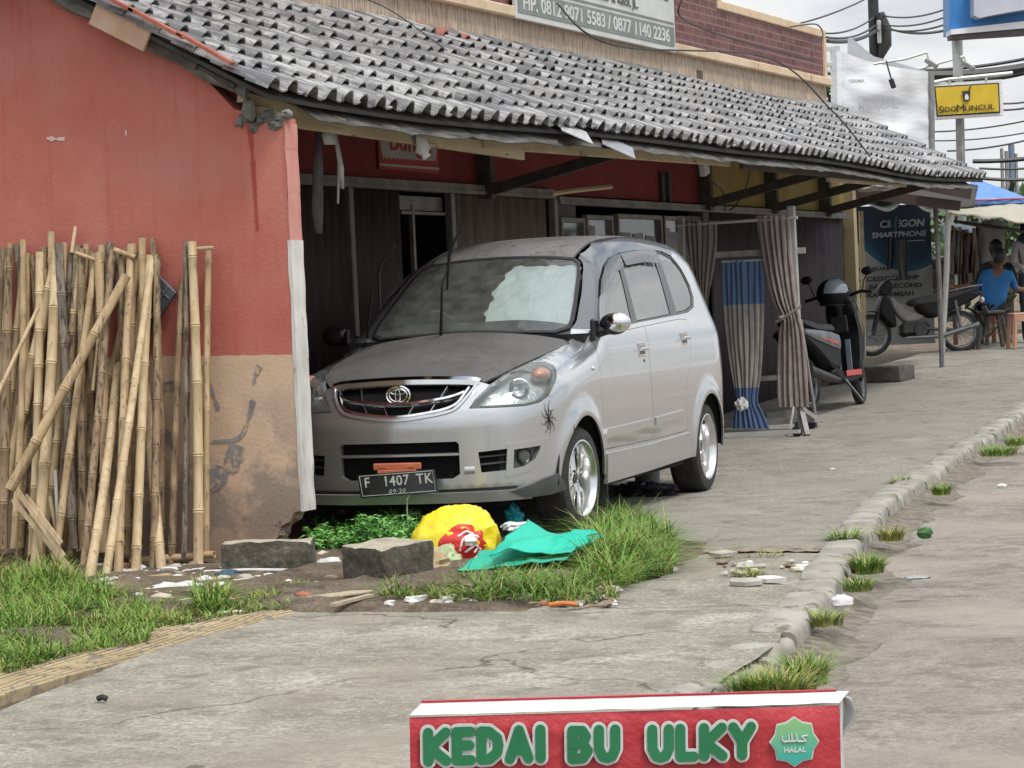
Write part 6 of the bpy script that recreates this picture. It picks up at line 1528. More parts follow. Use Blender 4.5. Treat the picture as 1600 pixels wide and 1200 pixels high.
def cloth_mat(name, a, b_, bands=None, pat=0):
    m, t, bs_ = nt(name); v = coords(t); col = ramp(t, noi(t, v, 14, 5, .6), [(.35, a), (.65, b_)])
    if bands:
        sp = N(t, 'ShaderNodeSeparateXYZ'); L(t, v, sp.inputs[0])
        for (z0, z1, c) in bands:
            g1 = N(t, 'ShaderNodeMath', operation='GREATER_THAN'); g1.inputs[1].default_value = z0; l1 = N(t, 'ShaderNodeMath', operation='LESS_THAN'); l1.inputs[1].default_value = z1; mu = N(t, 'ShaderNodeMath', operation='MULTIPLY')
            L(t, sp.outputs[2], g1.inputs[0]); L(t, sp.outputs[2], l1.inputs[0]); L(t, g1.outputs[0], mu.inputs[0]); L(t, l1.outputs[0], mu.inputs[1]); col = mix(t, mu.outputs[0], col, c)
    L(t, col, bs_.inputs['Base Color']); bs_.inputs['Roughness'].default_value = .75; bump(t, bs_, noi(t, v, 120, 3), .2, .003); return m
def curtain(rows, folds, amp, name, lab, mat, dy=-.05, tie=None, seed=0):
    """rows: (left px, right px, y px) from the rail down"""
    R_ = spline([(a, b, c) for a, b, c in rows], 7); nu = folds*8; vs = []
    for r_ in R_:
        a, b = rk_(r_[0], r_[2], dy), rk_(r_[1], r_[2], dy); wd = (b-a).length
        for j in range(nu+1):
            t_ = j/nu; p = a.lerp(b, t_); k = amp*min(1.3, .25/max(wd, .08))*.9
            ph = t_*folds*2*PI+2.2*noise.noise(Vector((t_*3.2, seed, p.z*.55)))
            kk_ = k*(.75+.7*noise.noise(Vector((t_*5, seed+2, p.z*.8)))); p.y += kk_*math.sin(ph)+kk_*.35*math.sin(ph*2.1+1)+.012*noise.noise(Vector((t_*9, p.z*4, seed))); p.x += .006*math.sin(ph+1); vs.append(p)
    n = nu+1; mb = MB(); mb.add(vs, [(i*n+j, i*n+j+1, (i+1)*n+j+1, (i+1)*n+j) for i in range(len(R_)-1) for j in range(nu)])
    T_ = thing(name, lab, 'curtain', (rk_((rows[0][0]+rows[0][1])/2, rows[0][2], dy)), 0, 'curtains on the display rack')
    mb.v = [tuple(Vector(p)-T_.location) for p in mb.v]; o = mb.build('drape', mat, T_, 0); [setattr(p, 'use_smooth', True) for p in o.data.polygons]
    if tie:
        a, b = [Vector(rk_(x, y, dy-.05))-T_.location for x, y in tie]; mb = MB(); mb.tube(spline([a, (a+b)/2+Vector((0, -.03, -.01)), b], 5), .016, 7, ry=.7); mb.blob(a.lerp(b, .25)+Vector((0, -.02, 0)), (.035, .02, .022), 10, 6); mb.build('tieback', mat, T_)
    return T_
M_tau = cloth_mat('taupe_curtain', (.17, .15, .14), (.23, .205, .19)); M_tau2 = cloth_mat('pink_taupe_curtain', (.22, .18, .17), (.30, .25, .235)); 
M_blu = cloth_mat('blue_banded_curtain', (.33, .31, .285), (.40, .38, .35), None)
curtain([(1069, 1119, 345), (1072, 1119, 380), (1078, 1115, 420), (1088, 1109, 455), (1094, 1105, 500), (1092, 1108, 560), (1088, 1112, 640)], 6, .030, 'curtain', 'dark taupe curtain on the left of the rack, gathered behind the tail of the car', M_tau, seed=1)
z1, z2 = rk_(1150, 476).z, rk_(1150, 606).z
tz = rk_(1162, 407).z
m_b = cloth_mat('blue_and_beige_curtain', (.26, .245, .225), (.34, .32, .295), [(-5, z2-tz, (.085, .14, .27)), (z1-tz, 2, (.095, .155, .29))])
curtain([(1129, 1192, 407), (1131, 1193, 470), (1136, 1192, 530), (1143, 1189, 580), (1150, 1184, 625), (1146, 1192, 645), (1143, 1202, 670)], 7, .026, 'curtain', 'middle curtain with blue top and bottom bands and beige centre', m_b, dy=-.03, seed=4)
curtain([(1181, 1232, 337), (1186, 1235, 380), (1195, 1239, 430), (1206, 1244, 470), (1219, 1249, 496), (1216, 1255, 520), (1213, 1259, 560), (1212, 1262, 600), (1214, 1264, 636)], 6, .034, 'curtain', 'pinkish taupe curtain on the right, tied back at its waist', M_tau2, dy=-.06, tie=((1213, 503), (1252, 478)), seed=7)
crumple('ribbon', rk_(1158, 632, -.12), (.05, .03, .05), LM['white'], 'white ribbon knotted round the foot of the blue curtain', 'ribbon', 31, .6)
# low slab step behind the scooter
p = G(1372, 597); T = tag(rough_block(p+Vector((0, .1, .08)), (.62, .5, .17), R(-5), 0, pm('dark_step', (.07, .065, .055), (.14, .13, .115), 9, .95, bs=.6), 'concrete_step', 'low dark concrete step on the ground behind the scooter', 'step', 6, .006), None, None)

# ================================================================== TWO-WHEELERS
M_mblk = pm('motorbike_black', (.006, .006, .008), (.010, .010, .012), 9, .5, spec=.25); M_msil = pm('motorbike_silver', (.11, .12, .13), (.19, .20, .21), 7, .35, metal=.5); M_mred = pm('motorbike_red', (.42, .03, .03), (.5, .05, .05), 7, .35)
M_mgr = pm('engine_grey', (.025, .025, .026), (.06, .06, .06), 20, .5, metal=.4); M_seatv = pm('black_vinyl', (.018, .018, .02), (.03, .03, .033), 20, .55)
def mwheel(parent, x, r_, w_, spoked=False, name='wheel', steer=0, y=0):
    T_ = bpy.data.objects.new(name, None); 
    mb = MB(); Mq = Matrix.Rotation(PI/2, 4, 'X'); k = w_*.5
    prof = [(r_-.055, -k*.8), (r_-.02, -k), (r_, -k*.45), (r_+.003, 0), (r_, k*.45), (r_-.02, k), (r_-.055, k*.8)]
    mb.lathe(prof, 32, Mq); bpy.data.objects.remove(T_)
    o = mb.build(name, M_tyre, parent); o.location = (x, y, r_); o.rotation_euler = (0, 0, steer)
    mb = MB(); mb.lathe([(r_-.075, -k*.6), (r_-.05, -k*.75), (r_-.05, k*.75), (r_-.075, k*.6), (r_-.078, 0)], 32, Mq, close=True); mb.build('rim', M_msil, o)
    mb = MB(); mb.lathe([(0, -.05), (.035, -.05), (.04, -.03), (.04, .03), (.035, .05), (0, .05)], 14, Mq)
    if spoked:
        for q in range(18):
            a = 2*PI*q/18; b_ = a+(.25 if q % 2 else -.25); mb.tube([Mq @ Vector((.035*math.cos(b_), .035*math.sin(b_), .03 if q % 2 else -.03)), Mq @ Vector(((r_-.07)*math.cos(a), (r_-.07)*math.sin(a), 0))], .003, 4, False)
    else:
        for q in range(6):
            a = 2*PI*q/6; mb.tube([Mq @ Vector((.03*math.cos(a), .03*math.sin(a), 0)), Mq @ Vector(((r_-.07)*math.cos(a+.12), (r_-.07)*math.sin(a+.12), 0))], [.014, .010], 6, False)
    mb.build('spokes', M_msil if spoked else M_mblk, o); return o
def shell(pts_side, hw, mat, name, parent, rnd_=.35):
    """side outline (x,z) swollen to half width hw with rounded flanks"""
    n = len(pts_side); cx_ = sum(p[0] for p in pts_side)/n; cz_ = sum(p[1] for p in pts_side)/n; vs = []; layers = [(-1, .72), (-.92, .90), (-.6, .985), (0, 1), (.6, .985), (.92, .90), (1, .72)]
    P = spline(pts_side, 3, True); m_ = len(P)
    for (yy, s_) in layers: vs += [(cx_+(p.x-cx_)*s_, yy*hw, cz_+(p.y-cz_)*s_) for p in P]
    fs = [(i*m_+j, i*m_+(j+1) % m_, (i+1)*m_+(j+1) % m_, (i+1)*m_+j) for i in range(6) for j in range(m_)]+[tuple(range(m_)), tuple(6*m_+j for j in range(m_-1, -1, -1))]
    mb = MB(); mb.add(vs, fs); return mb.build(name, mat, parent, 50)
# scooter: x forward
sp0 = G(1342, 632); 
SC = thing('scooter', 'black scooter with silver and red side panels parked nose outward beside the curtain rack', 'scooter', (sp0.x-.10, sp0.y+.35, g(sp0.y+.3)))
sdir = r0*.50+fh*.87; SCA = math.atan2(sdir.y, sdir.x)
SC.rotation_euler = (0, R(0), SCA)
fwd = Vector((math.cos(SCA), math.sin(SCA), 0)); 
SC.location = Vector((sp0.x, sp0.y, 0))-fwd*.62+Vector((0, 0, g(sp0.y)+.01)); SC.location.x += .02
SC.rotation_euler = (R(-6), 0, SCA)
fwh = mwheel(SC, .62, .245, .09, steer=R(14)); mwheel(SC, -.62, .245, .10)
shell([(.50, .36), (.60, .52), (.56, .75), (.50, .95), (.42, .99), (.40, .9), (.45, .70), (.42, .50), (.36, .32), (.40, .26)], .145, M_mblk, 'leg_shield', SC)
for s_ in (1, -1): mb = MB(); mb.box((.355, s_*.055, .46), (.012, .055, .30), Matrix.Rotation(.12, 3, 'Y'), bev=.005); mb.build('inner_panel', pm('grey_blue_panel', (.12, .14, .17), (.17, .19, .22), 9, .4), SC)
mb = MB(); mb.box((.37, 0, .76), (.02, .16, .16), bev=.008); mb.build('glove_box', M_seatv, SC)
mb = MB(); mb.tube([(.53, .12, .98), (.60, .15, .70), (.56, .13, .45)], .008, 6); mb.tube([(.53, -.12, .98), (.60, -.15, .70), (.56, -.13, .45)], .008, 6); mb.build('shield_trim', M_msil, SC)
shell([(.40, .24), (.42, .31), (0, .31), (-.20, .36), (-.24, .28), (0, .20)], .15, M_mblk, 'footboard', SC)
shell([(-.02, .34), (.02, .60), (-.12, .70), (-.45, .72), (-.85, .76), (-.88, .68), (-.6, .55), (-.35, .40), (-.2, .33)], .145, M_mblk, 'body', SC)
for s_ in (1, -1):
    mb = MB(); mb.grid(lambda a, b: Vector((-.05-.78*a, s_*(.150+.010*math.sin(PI*b)), .56+.14*a+(.13-.10*a*a)*(b-.3))), 10, 5); mb.build('side_panel', M_msil, SC, 0, .006)
    mb = MB(); mb.grid(lambda a, b: Vector((-.10-.35*a, s_*.163, .575+.06*a+.028*(b-.5)*(1-.6*a))), 8, 2); mb.build('red_stripe', M_mred, SC, 0, .004)
    mb = MB(); mb.grid(lambda a, b: Vector((.34-.36*a, s_*(.165), .27+.05*b)), 6, 2); mb.build('red_stripe', M_mred, SC, 0, .004)
shell([(.0, .70), (-.1, .76), (-.4, .77), (-.78, .83), (-.82, .79), (-.45, .71), (-.1, .69)], .125, M_seatv, 'seat', SC)
mb = MB(); mb.tube([(.43, .34, 1.02), (.45, .22, 1.04), (.44, 0, .99), (.45, -.22, 1.04), (.43, -.34, 1.02)], .016, 8); mb.build('handlebar', M_mblk, SC)
shell([(.38, .95), (.36, 1.04), (.46, 1.10), (.56, 1.02), (.54, .94)], .12, M_mblk, 'handlebar_cowl', SC)
for s_ in (1, -1):
    mb = MB(); mb.tube([(.44, s_*.24, 1.04), (.45, s_*.27, 1.14), (.46, s_*.30, 1.19)], .006, 5); mb.blob((.46, s_*.31, 1.22), (.018, .06, .04), 12, 8); mb.build('mirror', M_mblk, SC)
mb = MB(); mb.blob((.575, 0, .82), (.03, .09, .05), 14, 8); mb.build('headlight', pm('lamp_glass', (.35, .37, .38), (.45, .47, .48), 9, .1), SC)
for s_ in (1, -1): mb = MB(); mb.tube([(.54, s_*.055, .62), (.62, s_*.055, .245)], .016, 8); mb.build('fork', M_mgr, SC)
mb = MB(); mb.tube([(.38, 0, .95), (.52, 0, .60)], .03, 8); mb.build('steering_column', M_mgr, SC)
mb = MB(); mb.box((.62, 0, .50), (.30, .12, .02), Matrix.Rotation(.15, 3, 'Y'), bev=.008); mb.build('front_mudguard', M_mblk, SC)
mb = MB(); mb.box((-.30, .05, .28), (.42, .16, .16), bev=.03); mb.box((-.52, .08, .26), (.3, .08, .12), bev=.03); mb.build('engine', M_mgr, SC)
for s_ in (1, -1): mb = MB(); mb.tube([(-.15, s_*.14, .24), (-.45, s_*.17, .27), (-.90, s_*.175, .36)], [.022, .042, .048], 12); mb.build('exhaust' if s_ > 0 else 'air_box', M_mgr if s_ < 0 else pm('exhaust_black', (.04, .04, .04), (.08, .08, .08), 9, .4, metal=.3), SC)
mb = MB(); mb.beam((-.02, -.14, .24), (-.06, -.30, .02), .02, .02); mb.build('stand', M_msil, SC)
mb = MB(); mb.box((-.92, 0, .72), (.04, .12, .07), bev=.01); mb.build('tail_light', M_mred, SC)
# helmet resting on the scooter handlebar
hp = atY(1302, 460, (SC.matrix_basis @ Vector((.43, 0, 1.05))).y)
HM = thing('helmet', 'black and silver open-face helmet hung on the scooter mirror', 'helmet', hp)
mb = MB(); vs = []; seg, rings = 24, 14
for i in range(rings+1):
    th = PI*.72*i/rings
    for j in range(seg):
        ph = 2*PI*j/seg; r_ = .148; vs.append((r_*1.08*math.sin(th)*math.cos(ph), r_*.98*math.sin(th)*math.sin(ph), r_*1.02*math.cos(th)))
mb.add(vs, [(i*seg+j, (i+1)*seg+j, (i+1)*seg+(j+1) % seg, i*seg+(j+1) % seg) for i in range(rings) for j in range(seg)]); mb.build('shell', M_mblk, HM, 60)
mb = MB(); mb.grid(lambda a, b: Vector((.163*math.sin(.35+b*1.15)*math.cos(-1.0+a*1.7-.9), .150*math.sin(.35+b*1.15)*math.sin(-1.0+a*1.7-.9), .153*math.cos(.35+b*1.15))), 14, 8); mb.build('visor', pm('helmet_visor', (.22, .27, .31), (.32, .37, .41), 6, .08, coat=1), HM, 0)
mb = MB(); mb.tube([(.163*math.cos(2*PI*i/24)*.80, .149*math.sin(2*PI*i/24)*.80, -.098) for i in range(25)], .008, 6, False); mb.tube([(.10, -.06, -.09), (.09, -.09, -.17), (.04, -.08, -.19)], .006, 5); mb.build('trim', M_blk, HM)
# motorbike: front wheel to the left of the picture
bd = 32.4
a = G(1370, 552); b_ = G(1497, 551); 
dirv = (a-b_); dirv.z = 0; wb = 1.24
MBK = thing('motorbike', 'dark step-through motorbike parked side-on in front of the phone shop banner', 'motorbike')
mid = G(1432, 553); dirv = -(r0*.985+fh*.10)*1.13; ang = math.atan2(dirv.y, dirv.x); MBK.location = (mid.x, mid.y, g(mid.y)); MBK.rotation_euler = (R(4), 0, ang)
sc_ = dirv.length/wb; MBK.scale = (sc_, sc_, sc_)
mwheel(MBK, .62, .285, .075, True); mwheel(MBK, -.62, .285, .08, True)
mb = MB()
for s_ in (1, -1): mb = MB(); mb.tube([(.60, s_*.07, .285), (.42, s_*.07, .85)], [.022, .018], 8); mb.build('fork', M_mgr, MBK)
shell([(.42, .80), (.50, .90), (.40, 1.02), (.30, 1.00), (.30, .88)], .09, M_mblk, 'headlamp_cowl', MBK)
shell([(.46, .82), (.52, .62), (.40, .42), (.28, .38), (.30, .55), (.36, .78)], .15, M_mblk, 'leg_shield', MBK)
shell([(.34, .80), (.30, .60), (.10, .42), (-.15, .50), (.02, .56), (.20, .70)], .06, pm('pale_cowl', (.16, .155, .15), (.24, .235, .225), 7, .4), 'centre_cowl', MBK)
shell([(.10, .74), (-.1, .78), (-.4, .80), (-.80, .86), (-.84, .82), (-.5, .72), (-.1, .66), (.06, .66)], .12, M_seatv, 'seat', MBK)
shell([(.0, .66), (-.4, .74), (-.86, .84), (-.92, .76), (-.5, .56), (-.2, .48)], .11, M_mblk, 'side_panel', MBK)
mb = MB(); mb.box((.02, 0, .34), (.42, .22, .20), bev=.05); mb.lathe([(0, -.14), (.09, -.14), (.10, -.1), (.10, .1), (.09, .14), (0, .14)], 16, Matrix.Translation((-.05, 0, .32)) @ Matrix.Rotation(PI/2, 4, 'X')); mb.build('engine', M_mgr, MBK)
mb = MB(); mb.tube([(.15, .13, .22), (-.3, .15, .22), (-.85, .16, .36)], [.018, .03, .042], 10); mb.build('exhaust', M_msil, MBK)
mb = MB(); mb.tube([(-.62, .10, .285), (-.55, .12, .70)], .022, 8); mb.tube([(-.62, -.10, .285), (-.55, -.12, .70)], .022, 8); mb.build('shock', M_msil, MBK)
mb = MB(); mb.tube([(-.62, .09, .285), (-.1, .09, .34)], .022, 8); mb.build('swing_arm', M_mgr, MBK)
mb = MB(); mb.tube([(.30, .33, 1.02), (.34, .15, 1.04), (.36, 0, 1.0), (.34, -.15, 1.04), (.30, -.33, 1.02)], .014, 8); mb.build('handlebar', M_mblk, MBK)
mb = MB(); mb.tube([(-.3, .13, .80), (-.75, .13, .88), (-.95, .08, .90), (-.95, -.08, .90), (-.75, -.13, .88), (-.3, -.13, .80)], .011, 6); mb.build('grab_rail', M_msil, MBK)
mb = MB(); mb.grid(lambda a_, b2: Vector((-.62+.34*math.cos(1.9+a_*1.1) , -.055+.11*b2, .285+.34*math.sin(1.9+a_*1.1))), 8, 3); mb.build('rear_mudguard', M_mblk, MBK, 40, .008)
mb = MB(); mb.grid(lambda a_, b2: Vector((.62+.325*math.cos(.5+a_*1.9), -.05+.10*b2, .285+.325*math.sin(.5+a_*1.9))), 10, 3); mb.build('front_mudguard', M_mblk, MBK, 40, .008)
mb = MB(); mb.blob((-.96, 0, .70), (.035, .06, .045), 12, 8); mb.build('tail_light', pm('tail_lamp', (.6, .5, .48), (.75, .7, .68), 9, .2), MBK)
mb = MB(); mb.box((-1.0, 0, .56), (.012, .2, .12), Matrix.Rotation(.4, 3, 'Y')); mb.build('number_plate', M_msil, MBK)

# ================================================================== STALL BEYOND THE SHOP ROW
def onD(x, y, D): return atD(x, y, D)
def fmat(px_, py_, D, flip=False):
    """local frame facing the camera's side of the street at that place, upright"""
    return frame(atD(px_, py_, D), r0, (0, 0, 1))
BDp = 34.6; pxm = FOC/BDp
bc = atD(1392, 430, BDp)
BN = thing('shop_banner', 'large phone shop banner, blue above and pale below, hanging behind the motorbike', 'banner', bc)
w_, h_ = 130/pxm, 218/pxm
m, t, b = nt('printed_banner'); v = coords(t); sp = N(t, 'ShaderNodeSeparateXYZ'); L(t, v, sp.inputs[0]); wv_ = N(t, 'ShaderNodeMath', operation='MULTIPLY_ADD'); sx_ = N(t, 'ShaderNodeVectorMath', operation='DOT_PRODUCT'); L(t, v, sx_.inputs[0]); sx_.inputs[1].default_value = tuple(r0)
cr_ = N(t, 'ShaderNodeMath', operation='ABSOLUTE'); sb_ = N(t, 'ShaderNodeMath', operation='SUBTRACT'); sb_.inputs[1].default_value = .25; L(t, sx_.outputs['Value'], sb_.inputs[0]); L(t, sb_.outputs[0], cr_.inputs[0]); pw = N(t, 'ShaderNodeMath', operation='POWER'); pw.inputs[1].default_value = 2; L(t, cr_.outputs[0], pw.inputs[0])
L(t, pw.outputs[0], wv_.inputs[0]); wv_.inputs[1].default_value = -.9; L(t, sp.outputs[2], wv_.inputs[2])
L(t, ramp(t, wv_.outputs[0], [(.0, (.30, .31, .30)), (.04, (.30, .31, .30)), (.045, (.02, .10, .17)), (.20, (.012, .045, .09)), (.5, (.010, .025, .05))]), b.inputs['Base Color']); b.inputs['Roughness'].default_value = .6
for e in b.inputs['Base Color'].links[0].from_node.color_ramp.elements: pass
b.inputs['Base Color'].links[0].from_node.color_ramp.interpolation = 'LINEAR'
Mb = Matrix((r0, Vector((0, 0, 1)), -fh)).transposed().to_4x4()
mb = MB(); mb.grid(lambda a_, b2: Mb @ Vector((w_*(a_-.5), h_*(b2-.5), .012*math.sin(a_*9)+.01*math.sin(b2*5+a_*3))), 24, 24); o = mb.build('sheet', m, BN, 0); [setattr(p, 'use_smooth', True) for p in o.data.polygons]
M_bk = pm('print_black', (.02, .02, .02), (.03, .03, .03), 9, .6); M_bw = pm('print_pale', (.28, .32, .34), (.36, .40, .42), 9, .6); M_bb = pm('print_blue', (.02, .17, .28), (.03, .2, .32), 9, .6)
def btx(txt, px_, py_, size, mt, nm, **kw):
    p = atD(px_, py_, BDp-.04)-bc; mb = MB(); Mx_ = Matrix.Translation(p) @ Mb; add_text(mb, txt, size, Mx_, depth=.006, **kw); return mb.build(nm, mt, BN, 0)
btx('CILEGON', 1410, 349, .175, M_bw, 'lettering', bold=.006, shear=.15, fit=(70/pxm, 12/pxm)); btx('SMARTPHONE', 1405, 366, .125, M_bw, 'lettering', bold=.004, shear=.15, fit=(86/pxm, 9/pxm))
for tx_, yy, xx in (('MENJUAL', 421, 1366), ('ACCESSORIES HP', 435, 1386), ('HP BARU SECOND', 447, 1390), ('TUKAR TAMBAH', 460, 1384)): btx(tx_, xx, yy, .092, M_bk, 'lettering', bold=.003, fit=(len(tx_)*7.2/pxm, 7.5/pxm))
p = atD(1428, 376, BDp-.035)-bc; mb = MB(); mb.box(p, (.30, .01, .012), Mb.to_3x3() @ Matrix.Rotation(-PI/2, 3, 'X')); mb.build('underline', M_bw, BN)
# roof sheet of the stall over the motorbike
za_ = g(33)+2.02; Q = [atD(1325, 400, 30.0), atD(1500, 400, 30.0), atD(1500, 400, 36.5), atD(1325, 400, 36.5)]
mb = MB(); mb.grid(lambda u, v2: (lambda p: Vector((p.x, p.y, za_+.28*v2+.04*noise.noise(Vector((u*5, v2*4, 9))))))(Q[0].lerp(Q[1], u).lerp(Q[3].lerp(Q[2], u), v2)), 20, 12); tag(mb.build('stall_roof', pm('stall_roof_sheet', (.05, .05, .05), (.10, .10, .095), 5, .8), None, 0, .02), 'low dark sheet roof covering the motorbike and the phone shop banner', 'roof')
# dark garments hung before the banner
for lab, rows, mt in (('dark trousers hanging in front of the phone shop banner', [(1402, 1418, 375), (1400, 1420, 400), (1404, 1418, 425), (1406, 1420, 437)], pm('dark_trousers', (.06, .065, .07), (.10, .105, .11), 9, .9)),
                      ('narrow black garment hanging left of the dark trousers', [(1388, 1396, 370), (1386, 1397, 400), (1386, 1394, 420)], pm('black_garment', (.02, .022, .025), (.03, .032, .035), 9, .9)),
                      ('teal dark garment hanging at the top of the banner', [(1396, 1406, 338), (1392, 1404, 350), (1396, 1404, 362)], pm('dark_teal_garment', (.02, .05, .06), (.03, .07, .08), 9, .9))):
    R_ = spline(rows, 4); vs = []
    for r_ in R_:
        for j in range(9): t_ = j/8; p = atD(r_[0]+(r_[1]-r_[0])*t_, r_[2], BDp-.25); vs.append(p+fh*(.03*math.sin(t_*9)))
    mb = MB(); mb.add(vs, [(i*9+j, i*9+j+1, (i+1)*9+j+1, (i+1)*9+j) for i in range(len(R_)-1) for j in range(8)]); tag(mb.build('garment', mt, None, 0, .01), lab, 'garment')
# stall frame: side wall panel, posts, awnings
M_stw = pm('stall_panel_dark', (.045, .05, .055), (.08, .085, .09), 6, .8)
def postpx(a, b, D, r_, mat, lab, name='post', cat='post'):
    mb = MB(); pa, pb_ = atD(*a, D), atD(*b, D); pb_.z = g(pb_.y); mb.tube([pa, pa.lerp(pb_, .5)+Vector((.01, 0, 0)), pb_], r_, 9); return tag(mb.build(name, mat), lab, cat)
postpx((1461, 312), (1472, 580), 28.6, .028, pm('grey_post', (.10, .10, .10), (.17, .165, .16), 9, .7, bs=.2), 'thin dark post holding up the far corner of the tiled eave')
postpx((1482, 325), (1472, 548), 31.6, .035, pm('white_post', (.46, .46, .43), (.56, .56, .53), 9, .6), 'white leaning pipe post of the stall behind the motorbike')
postpx((1345, 330), (1350, 560), 31.4, .03, pm('ochre_post', (.28, .22, .10), (.36, .30, .15), 9, .6), 'ochre post at the left edge of the phone shop banner')
def slab(pts, D0, D1, mat, name, lab, cat, amp=.02, nu=30, nv=10, thick=.02, fn=None):
    """sheet between a near edge and a far edge, both given as picture points at their distance"""
    (a, b), (c, d_) = pts; A, B_ = atD(*a, D0), atD(*b, D0); C_, D_ = atD(*c, D1), atD(*d_, D1); mb = MB()
    mb.grid(lambda u, v2: A.lerp(B_, u).lerp(C_.lerp(D_, u), v2)+Vector((0, 0, amp*noise.noise(Vector((u*6, v2*5, len(lab)*.37)))+(fn(u, v2) if fn else 0))), nu, nv)
    o = mb.build(name, mat, None, 0, thick); [setattr(p, 'use_smooth', True) for p in o.data.polygons]; return tag(o, lab, cat)
slab((((1318, 296), (1522, 322)), ((1310, 268), (1528, 290))), 28.4, 29.4, pm('dark_board', (.03, .025, .022), (.055, .045, .04), 6, .8), 'canopy_board', 'dark board canopy sagging under the far end of the tiled roof', 'board', .03, fn=lambda u, v2: -.05*math.sin(PI*u))
mb = MB(); mb.beam(atD(1330, 300, 28.2), atD(1500, 322, 28.2), .05, .11); mb.beam(atD(1440, 285, 28.1), atD(1518, 300, 28.1), .03, .16); tag(mb.build('timber_frame', pm('maroon_timber', (.035, .02, .018), (.06, .035, .03), 6, .7)), 'dark maroon timber frame hanging below the far eave corner', 'frame')
slab((((1322, 322), (1490, 320)), ((1330, 303), (1480, 300))), 30.2, 31.5, pm('pale_tarp', (.30, .31, .29), (.42, .43, .41), 6, .7), 'tarpaulin', 'grey wavy tarpaulin edge hanging above the phone shop banner', 'tarpaulin', .05, fn=lambda u, v2: .05*math.sin(u*14))
crumple('plastic_bag', atD(1365, 292, 28.0), (.22, .08, .05), pm('white_plastic_rag', (.50, .52, .54), (.62, .64, .66), 8, .4), 'crumpled white plastic tied under the eave above the banner', 'plastic bag', 41, .5)
# striped awning and blue parasol, far stall
m, t, b = nt('striped_awning'); v = coords(t, (1, 1, 1)); dt = N(t, 'ShaderNodeVectorMath', operation='DOT_PRODUCT'); L(t, v, dt.inputs[0]); dt.inputs[1].default_value = (3.2, 5.5, 6.0); fr_ = N(t, 'ShaderNodeMath', operation='FRACT'); L(t, dt.outputs['Value'], fr_.inputs[0])
cr = N(t, 'ShaderNodeValToRGB'); cr.color_ramp.interpolation = 'CONSTANT'; L(t, fr_.outputs[0], cr.inputs[0]); es = cr.color_ramp.elements
for i, (ps, c) in enumerate([(0, (.50, .46, .36)), (.3, (.03, .22, .16)), (.45, (.50, .46, .36)), (.65, (.32, .14, .07)), (.8, (.46, .40, .28))]):
    if i > 1: es.new(ps)
    es[i].position = ps; es[i].color = (*c, 1)
L(t, cr.outputs[0], b.inputs['Base Color'])
slab((((1484, 332), (1620, 352)), ((1480, 328), (1620, 318))), 31.5, 35, m, 'awning', 'striped cream, green and brown awning of the far food stall', 'awning', .04)
slab((((1490, 347), (1620, 366)), ((1490, 345), (1620, 360))), 31.8, 35, M_under, 'awning_beam', 'dark valance sagging under the striped awning', 'awning', .02)
PS = thing('parasol', 'big blue parasol with a red rim, far behind the striped awning', 'parasol', atD(1545, 330, 42)); PO = PS.location.copy()
mb = MB(); ctr = atD(1528, 280, 42)-PO; n = 12; vs = [ctr]
for i in range(n): a_ = 2*PI*i/n; vs.append(ctr+Vector((.82*math.cos(a_), .82*math.sin(a_), -.36)))
for i in range(n): a_ = 2*PI*i/n; vs.append(ctr+Vector((.83*math.cos(a_), .83*math.sin(a_), -.44)))
mb.add(vs, [(0, 1+i, 1+(i+1) % n) for i in range(n)]+[(1+i, n+1+i, n+1+(i+1) % n, 1+(i+1) % n) for i in range(n)]); mb.build('canopy', pm('parasol_blue', (.10, .22, .52), (.14, .28, .60), 5, .6), PS, 10)
mb = MB(); mb.tube([ctr, ctr-Vector((0, 0, 2.4))], .02, 8); mb.build('pole', M_rm, PS)
mb = MB(); mb.tube([ctr+Vector((.83*math.cos(2*PI*i/24), .83*math.sin(2*PI*i/24), -.37)) for i in range(25)], .012, 5, False); mb.build('rim', M_mred, PS)
# clutter behind: garment racks, grey column, far panels
mb = MB(); mb.beam(atD(1552, 345, 34), atD(1550, 470, 34), .22, .22); tag(mb.build('column', pm('grey_column', (.30, .29, .27), (.38, .37, .35), 6, .9)), 'plain grey column behind the seated people', 'column')
rc = random.Random(31); cols = [(.50, .49, .46), (.16, .13, .12), (.58, .56, .52), (.26, .20, .16), (.42, .41, .38), (.12, .08, .08), (.52, .47, .38)]
for k in range(11):
    x = 1486+k*5.6; y0_ = 352+rc.uniform(0, 12); y1_ = 440+rc.uniform(-18, 30); c = cols[k % 7]; D_ = 34+rc.uniform(0, .6); vs = []
    for i in range(7):
        for j in range(5): p = atD(x+(j/4-.5)*(11+4*math.sin(i)), y0_+(y1_-y0_)*i/6, D_); vs.append(p+fh*.05*math.sin(j*2+i*.5))
    mb = MB(); mb.add(vs, [(i*5+j, i*5+j+1, (i+1)*5+j+1, (i+1)*5+j) for i in range(6) for j in range(4)]); tag(mb.build('garment', pm('hung_cloth_%d' % (k % 7), c, tuple(v2*1.3 for v2 in c), 7, .9), None, 0, .01), 'hanging garment in the row of clothes under the striped awning', 'garment', 'clothes hanging behind the motorbike')
mb = MB(); mb.box(atD(1505, 362, 35.2), (.55, .02, .22), Matrix.Rotation(YAW, 3, 'Z')); tag(mb.build('sign', pm('blue_white_sheet', (.10, .25, .55), (.55, .6, .65), 2.5, .6)), 'small blue and white sheet hanging under the striped awning', 'sheet')
